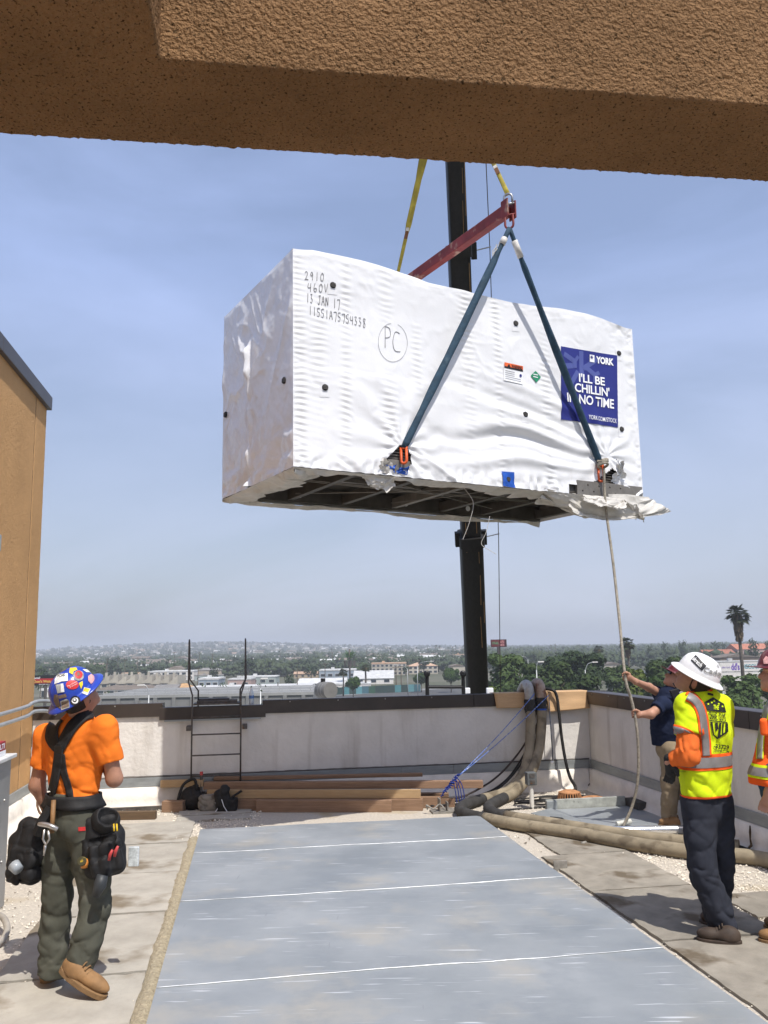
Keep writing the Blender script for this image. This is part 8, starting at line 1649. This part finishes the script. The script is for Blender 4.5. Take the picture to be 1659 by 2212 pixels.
# ---- scattered houses and trees out to the hills
rg = random.Random(11)
proto_h = []
for k in range(8):
    w_, d, h = rg.uniform(11, 22), rg.uniform(9, 13), rg.choice((3.0, 3.2, 5.8, 6.2)); rf = ('gable', 'hip', 'flat', 'front', 'gable', 'hip', 'flat', 'flat')[k]; mw, mr = house_mesh(0, -d / 2, 0, w_, d, h, 1.6 if rf != 'flat' else .6, rf); off = len(mw.v)
    win = []
    for i in range(4): xc = -w_ / 2 + w_ * (i + .5) / 4; win.append((xc - .8, xc + .8, -d / 2 - .06, -d / 2 + .02, 1.0, 2.2))
    mm = MB(); mm.v = list(mw.v); mm.f = list(mw.f); mm.m = [0] * len(mw.f)
    for f in mr.f: mm.f.append(tuple(i + off for i in f)); mm.m.append(1)
    mm.v += list(mr.v)
    for wv in win: mm.box(*wv, 2)
    wl = ('cream', 'beige', 'white', 'cream', 'tan', 'beige', 'grey', 'white')[k]; rc = ('brown', 'grey', 'white', 'brown', 'peach', 'grey', 'grey', 'brown')[k]
    o = mm.build('house', [WALLS[wl], ROOFS[rc], GLASS]); proto_h.append((o, wl, rc, rf))
used = []
def spot(dmin, dmax, x0, x1, sep):
    for _ in range(40):
        D = math.exp(rg.uniform(math.log(dmin), math.log(dmax))); px = rg.uniform(x0, x1); x = (px - IW / 2) / FPX * D
        if all((x - a) ** 2 + (D - b) ** 2 > (sep + c) ** 2 for a, b, c in used): used.append((x, D, sep)); return x, D, px
    return x, D, px
first = set()
for i in range(280):
    x, D, px = spot(430, 3600, 60, 1060 if rg.random() < .9 else 1500, 7)
    o, wl, rc, rf = proto_h[i % 8]
    c = o if (i % 8) not in first else o.copy()
    if (i % 8) in first: COL.objects.link(c)
    first.add(i % 8); c.location = (x, D, terr1(x, D)); c.rotation_euler = (0, 0, rg.choice((0, 0, .15, -.2, 1.57)) + rg.uniform(-.1, .1)); s_ = rg.uniform(.8, 1.35) * (.62 if D < 900 else 1); c.scale = (s_, s_, s_ * rg.uniform(.9, 1.2))
    zone = 'among the near blocks' if D < 900 else ('on the middle plain' if D < 1900 else 'on the far hillside')
    tag(c, '%s-walled distant house with %s %s roof %s' % (wl, rc, 'ridged' if rf != 'flat' else 'flat', zone), 'house', 'distant houses')
def far_tree_proto(k):
    r2 = random.Random(100 + k); m = MB(); h = 1.0; w_ = r2.uniform(.8, 1.25) if k != 4 else .4
    lobes = [((0, 0, .58), .30 * w_, 1.2 / max(w_, .5))] + [((math.cos(a) * .27 * w_, math.sin(a) * .27 * w_, r2.uniform(.4, .82)), r2.uniform(.13, .2), .9) for a in [r2.uniform(0, 6.28) for _ in range(7)]]
    leaf_cloud(m, lobes, 300, .055, r2); n0 = len(m.f); m.m = [0] * n0; m.tube([(0, 0, 0), (0, 0, .5)], [.03, .02], 5, 1); return m.build('distant_tree', [[LEAFD, LEAF, LEAFD, LEAF, LEAFD][k], BARK])
protos = [far_tree_proto(k) for k in range(5)]; first = set()
def put_tree(k, x, D, s_, lab, grp):
    o = protos[k]; c = o if k not in first else o.copy()
    if k in first: COL.objects.link(c)
    first.add(k); c.location = (x, D, terr1(x, D) - .3); c.rotation_euler = (0, 0, rg.uniform(0, 6.28)); c.scale = (s_ * rg.uniform(.9, 1.3), s_ * rg.uniform(.9, 1.3), s_); tag(c, lab, 'tree', grp)
for (x0, x1, yt, D, lb_) in ((72, 108, 1436, 300, 'dark evergreen tree above the red billboard'), (216, 254, 1484, 205, 'round bush before the beige apartments'), (350, 374, 1423, 620, 'dark tree cluster on the far side of the white block'), (448, 482, 1434, 400, 'big dark tree right of the near ladder rail'), (421, 453, 1470, 215, 'green bush between the ladder rails'), (464, 497, 1466, 225, 'green bush beside the pink building'), (545, 572, 1470, 230, 'bush behind the cypresses'), (545, 572, 1423, 520, 'tree above the red-roofed house'), (650, 694, 1435, 430, 'broad tree above the round tank'), (606, 640, 1454, 330, 'tree cluster left of the round tank'), (120, 152, 1498, 150, 'shrub behind the blue hard hat'), (1393, 1420, 1392, 520, 'lone eucalyptus clump past the rope palm'), (1424, 1452, 1384, 560, 'tall eucalyptus clump above the leafy tree'), (1452, 1486, 1381, 560, 'tallest eucalyptus clump left of the white hat'), (1488, 1512, 1396, 620, 'low eucalyptus clump above the white hat brim'), (1506, 1520, 1384, 600, 'slim conifer above the white hat'), (1522, 1556, 1383, 620, 'round eucalyptus left of the shaggy palm'), (1556, 1574, 1385, 600, 'dark narrow tree touching the shaggy palm'), (1604, 1640, 1375, 420, 'dark trees behind the red tiled roof'), (1640, 1670, 1382, 420, 'dark tree at the edge behind the red tiled roof'), (1180, 1230, 1404, 420, 'grey-green trees behind the widest dome'), (1120, 1180, 1408, 480, 'grey-green trees behind the boom tree')):
    a, b = at(x0, yt, D), at(x1, yt, D); z = terr1(a.x, D); hh = a.z - z; ww = b.x - a.x
    o = protos[1 if 'bush' in lb_ or 'shrub' in lb_ else 0]; c = o.copy(); COL.objects.link(c); c.location = ((a.x + b.x) / 2, D, z); c.scale = (ww / .95, ww / .95, hh / .95); c.rotation_euler = (0, 0, rg.uniform(0, 6)); tag(c, lb_, 'tree', 'trees among the city blocks')
for i in range(262):
    x, D, px = spot(440, 3800, 60, 1075 if rg.random() < .8 else 1560, 4); k = i % 5; s_ = rg.uniform(6, 13) * (1.25 if D > 1500 else 1)
    zone = 'between the near roofs' if D < 900 else ('on the middle plain' if D < 1900 else 'on the far hillside'); put_tree(k, x, D, s_, ('slim ' if k == 4 else 'rounded ') + 'dark tree %s' % zone, 'trees across the city')
for i, (x, yt, w_, D) in enumerate(((232, 1420, 13, 420), (145, 1427, 14, 380), (255, 1418, 10, 500), (431, 1408, 9, 620), (391, 1406, 7, 800), (605, 1403, 8, 760), (843, 1398, 6, 800), (870, 1394, 4, 1100), (900, 1397, 7, 800), (924, 1399, 6, 850), (941, 1393, 9, 800), (950, 1394, 9, 820), (968, 1397, 7, 860), (978, 1396, 7, 800), (984, 1393, 5, 900), (1006, 1397, 6, 820), (1190, 1392, 6, 700), (1199, 1390.5, 6, 700), (1251, 1392, 4, 900), (1000, 1394, 5, 950), (716, 1400, 6, 900))):
    ppalm('distant fan palm rising over the roofs', x, yt, w_, D, 60 + i, nfr=16, skirt=0, grp='distant palms', tr=.016)
# far woods and roofs too many to count
rf_ = np.random.RandomState(5); n = 11000; D = np.exp(rf_.uniform(math.log(480), math.log(7000), n)); px = rf_.uniform(-150, 1800, n); xx = (px - IW / 2) / FPX * D; zz = terr(xx, D); hh = rf_.uniform(4.5, 11, n) * np.where(D > 2500, 1.15, 1.0) * np.where(px > 1000, 1.2, 1) * np.where(D < 900, .8, 1); ww = hh * rf_.uniform(.7, 1.6, n)
Q = 8; I_ = np.repeat(np.arange(n), Q); N_ = len(I_); a = rf_.uniform(0, 6.28, N_); r_ = ww[I_] * .45 * np.sqrt(rf_.rand(N_)); C_ = np.stack([xx[I_] + r_ * np.cos(a), D[I_] + r_ * np.sin(a), zz[I_] + hh[I_] * rf_.uniform(.3, .92, N_)], -1); s_ = (ww[I_] * rf_.uniform(.13, .26, N_))[:, None]
u = rf_.normal(size=(N_, 3)); u /= np.linalg.norm(u, axis=1)[:, None]; v = np.cross(u, rf_.normal(size=(N_, 3))); v /= np.linalg.norm(v, axis=1)[:, None]; w_ = np.cross(u, v)
V = np.stack([C_ + u * s_, C_ - u * s_ * .8 + v * s_, C_ - u * s_ * .5 - v * s_ * .8 + w_ * s_ * .5, C_ + w_ * s_ * .9, C_ - w_ * s_ * .7], 1).reshape(-1, 3)
T = np.array([(0, 1, 3), (1, 2, 3), (2, 0, 3), (0, 4, 1), (1, 4, 2), (2, 4, 0)]); Fq = (np.arange(N_)[:, None, None] * 5 + T).reshape(-1, 3)
me = bpy.data.meshes.new('treeline'); me.vertices.add(len(V)); me.vertices.foreach_set('co', V.astype(np.float32).ravel()); me.loops.add(Fq.size); me.loops.foreach_set('vertex_index', Fq.astype(np.int32).ravel()); me.polygons.add(len(Fq)); me.polygons.foreach_set('loop_start', np.arange(0, Fq.size, 3, dtype=np.int32)); me.polygons.foreach_set('loop_total', np.full(len(Fq), 3, np.int32)); me.update(calc_edges=True); me.materials.append(mat('leaves_far', (.020, .038, .014), rough=.8, col2=(.055, .075, .030), scale=.02, contrast=.9))
link('treeline', me, kind='stuff', label='hazy mass of far trees reaching the horizon', cat='woods')
n = 800; D = np.exp(rf_.uniform(math.log(650), math.log(5000), n)); px = rf_.uniform(-100, 1150, n); zr = terr((px - IW / 2) / FPX * D, D); m = MB()
for i in range(n):
    x = (px[i] - IW / 2) / FPX * D[i]; z = zr[i]; w_ = rf_.uniform(8, 20); d = rf_.uniform(8, 14); h = rf_.uniform(3, 6.5); k = rf_.randint(0, 3); m.box(x - w_ / 2, x + w_ / 2, D[i], D[i] + d, z - 3, z + h, 0 if k else 1)
    m.add([(x - w_ / 2 - .4, D[i] - .4, z + h), (x + w_ / 2 + .4, D[i] - .4, z + h), (x + w_ / 2 + .4, D[i] + d / 2, z + h + 1.7), (x - w_ / 2 - .4, D[i] + d / 2, z + h + 1.7)], [(0, 1, 2, 3)], 2 if k != 2 else 3)
m.build('far_roofs', [WALLS['cream'], WALLS['white'], ROOFS['brown'], ROOFS['white']], kind='stuff', label='hazy mass of far house roofs below the hills', cat='roofs')
# ---- summer haze: closed box of thin air round everything
m = MB(); m.box(-13800, 13800, -420, 11900, -16, 66); hz = m.build('haze', bpy.data.materials.new('haze_air'), kind='stuff', label='thin grey-blue summer haze over the city', cat='haze')
hm = hz.data.materials[0]; hm.use_nodes = True; hn = hm.node_tree; hn.nodes.clear(); ho = hn.nodes.new('ShaderNodeOutputMaterial'); pv_ = hn.nodes.new('ShaderNodeVolumePrincipled'); pv_.inputs['Color'].default_value = (.80, .85, .93, 1); pv_.inputs['Density'].default_value = 3.5e-4; pv_.inputs['Anisotropy'].default_value = 0.0
hn.links.new(pv_.outputs[0], ho.inputs['Volume'])
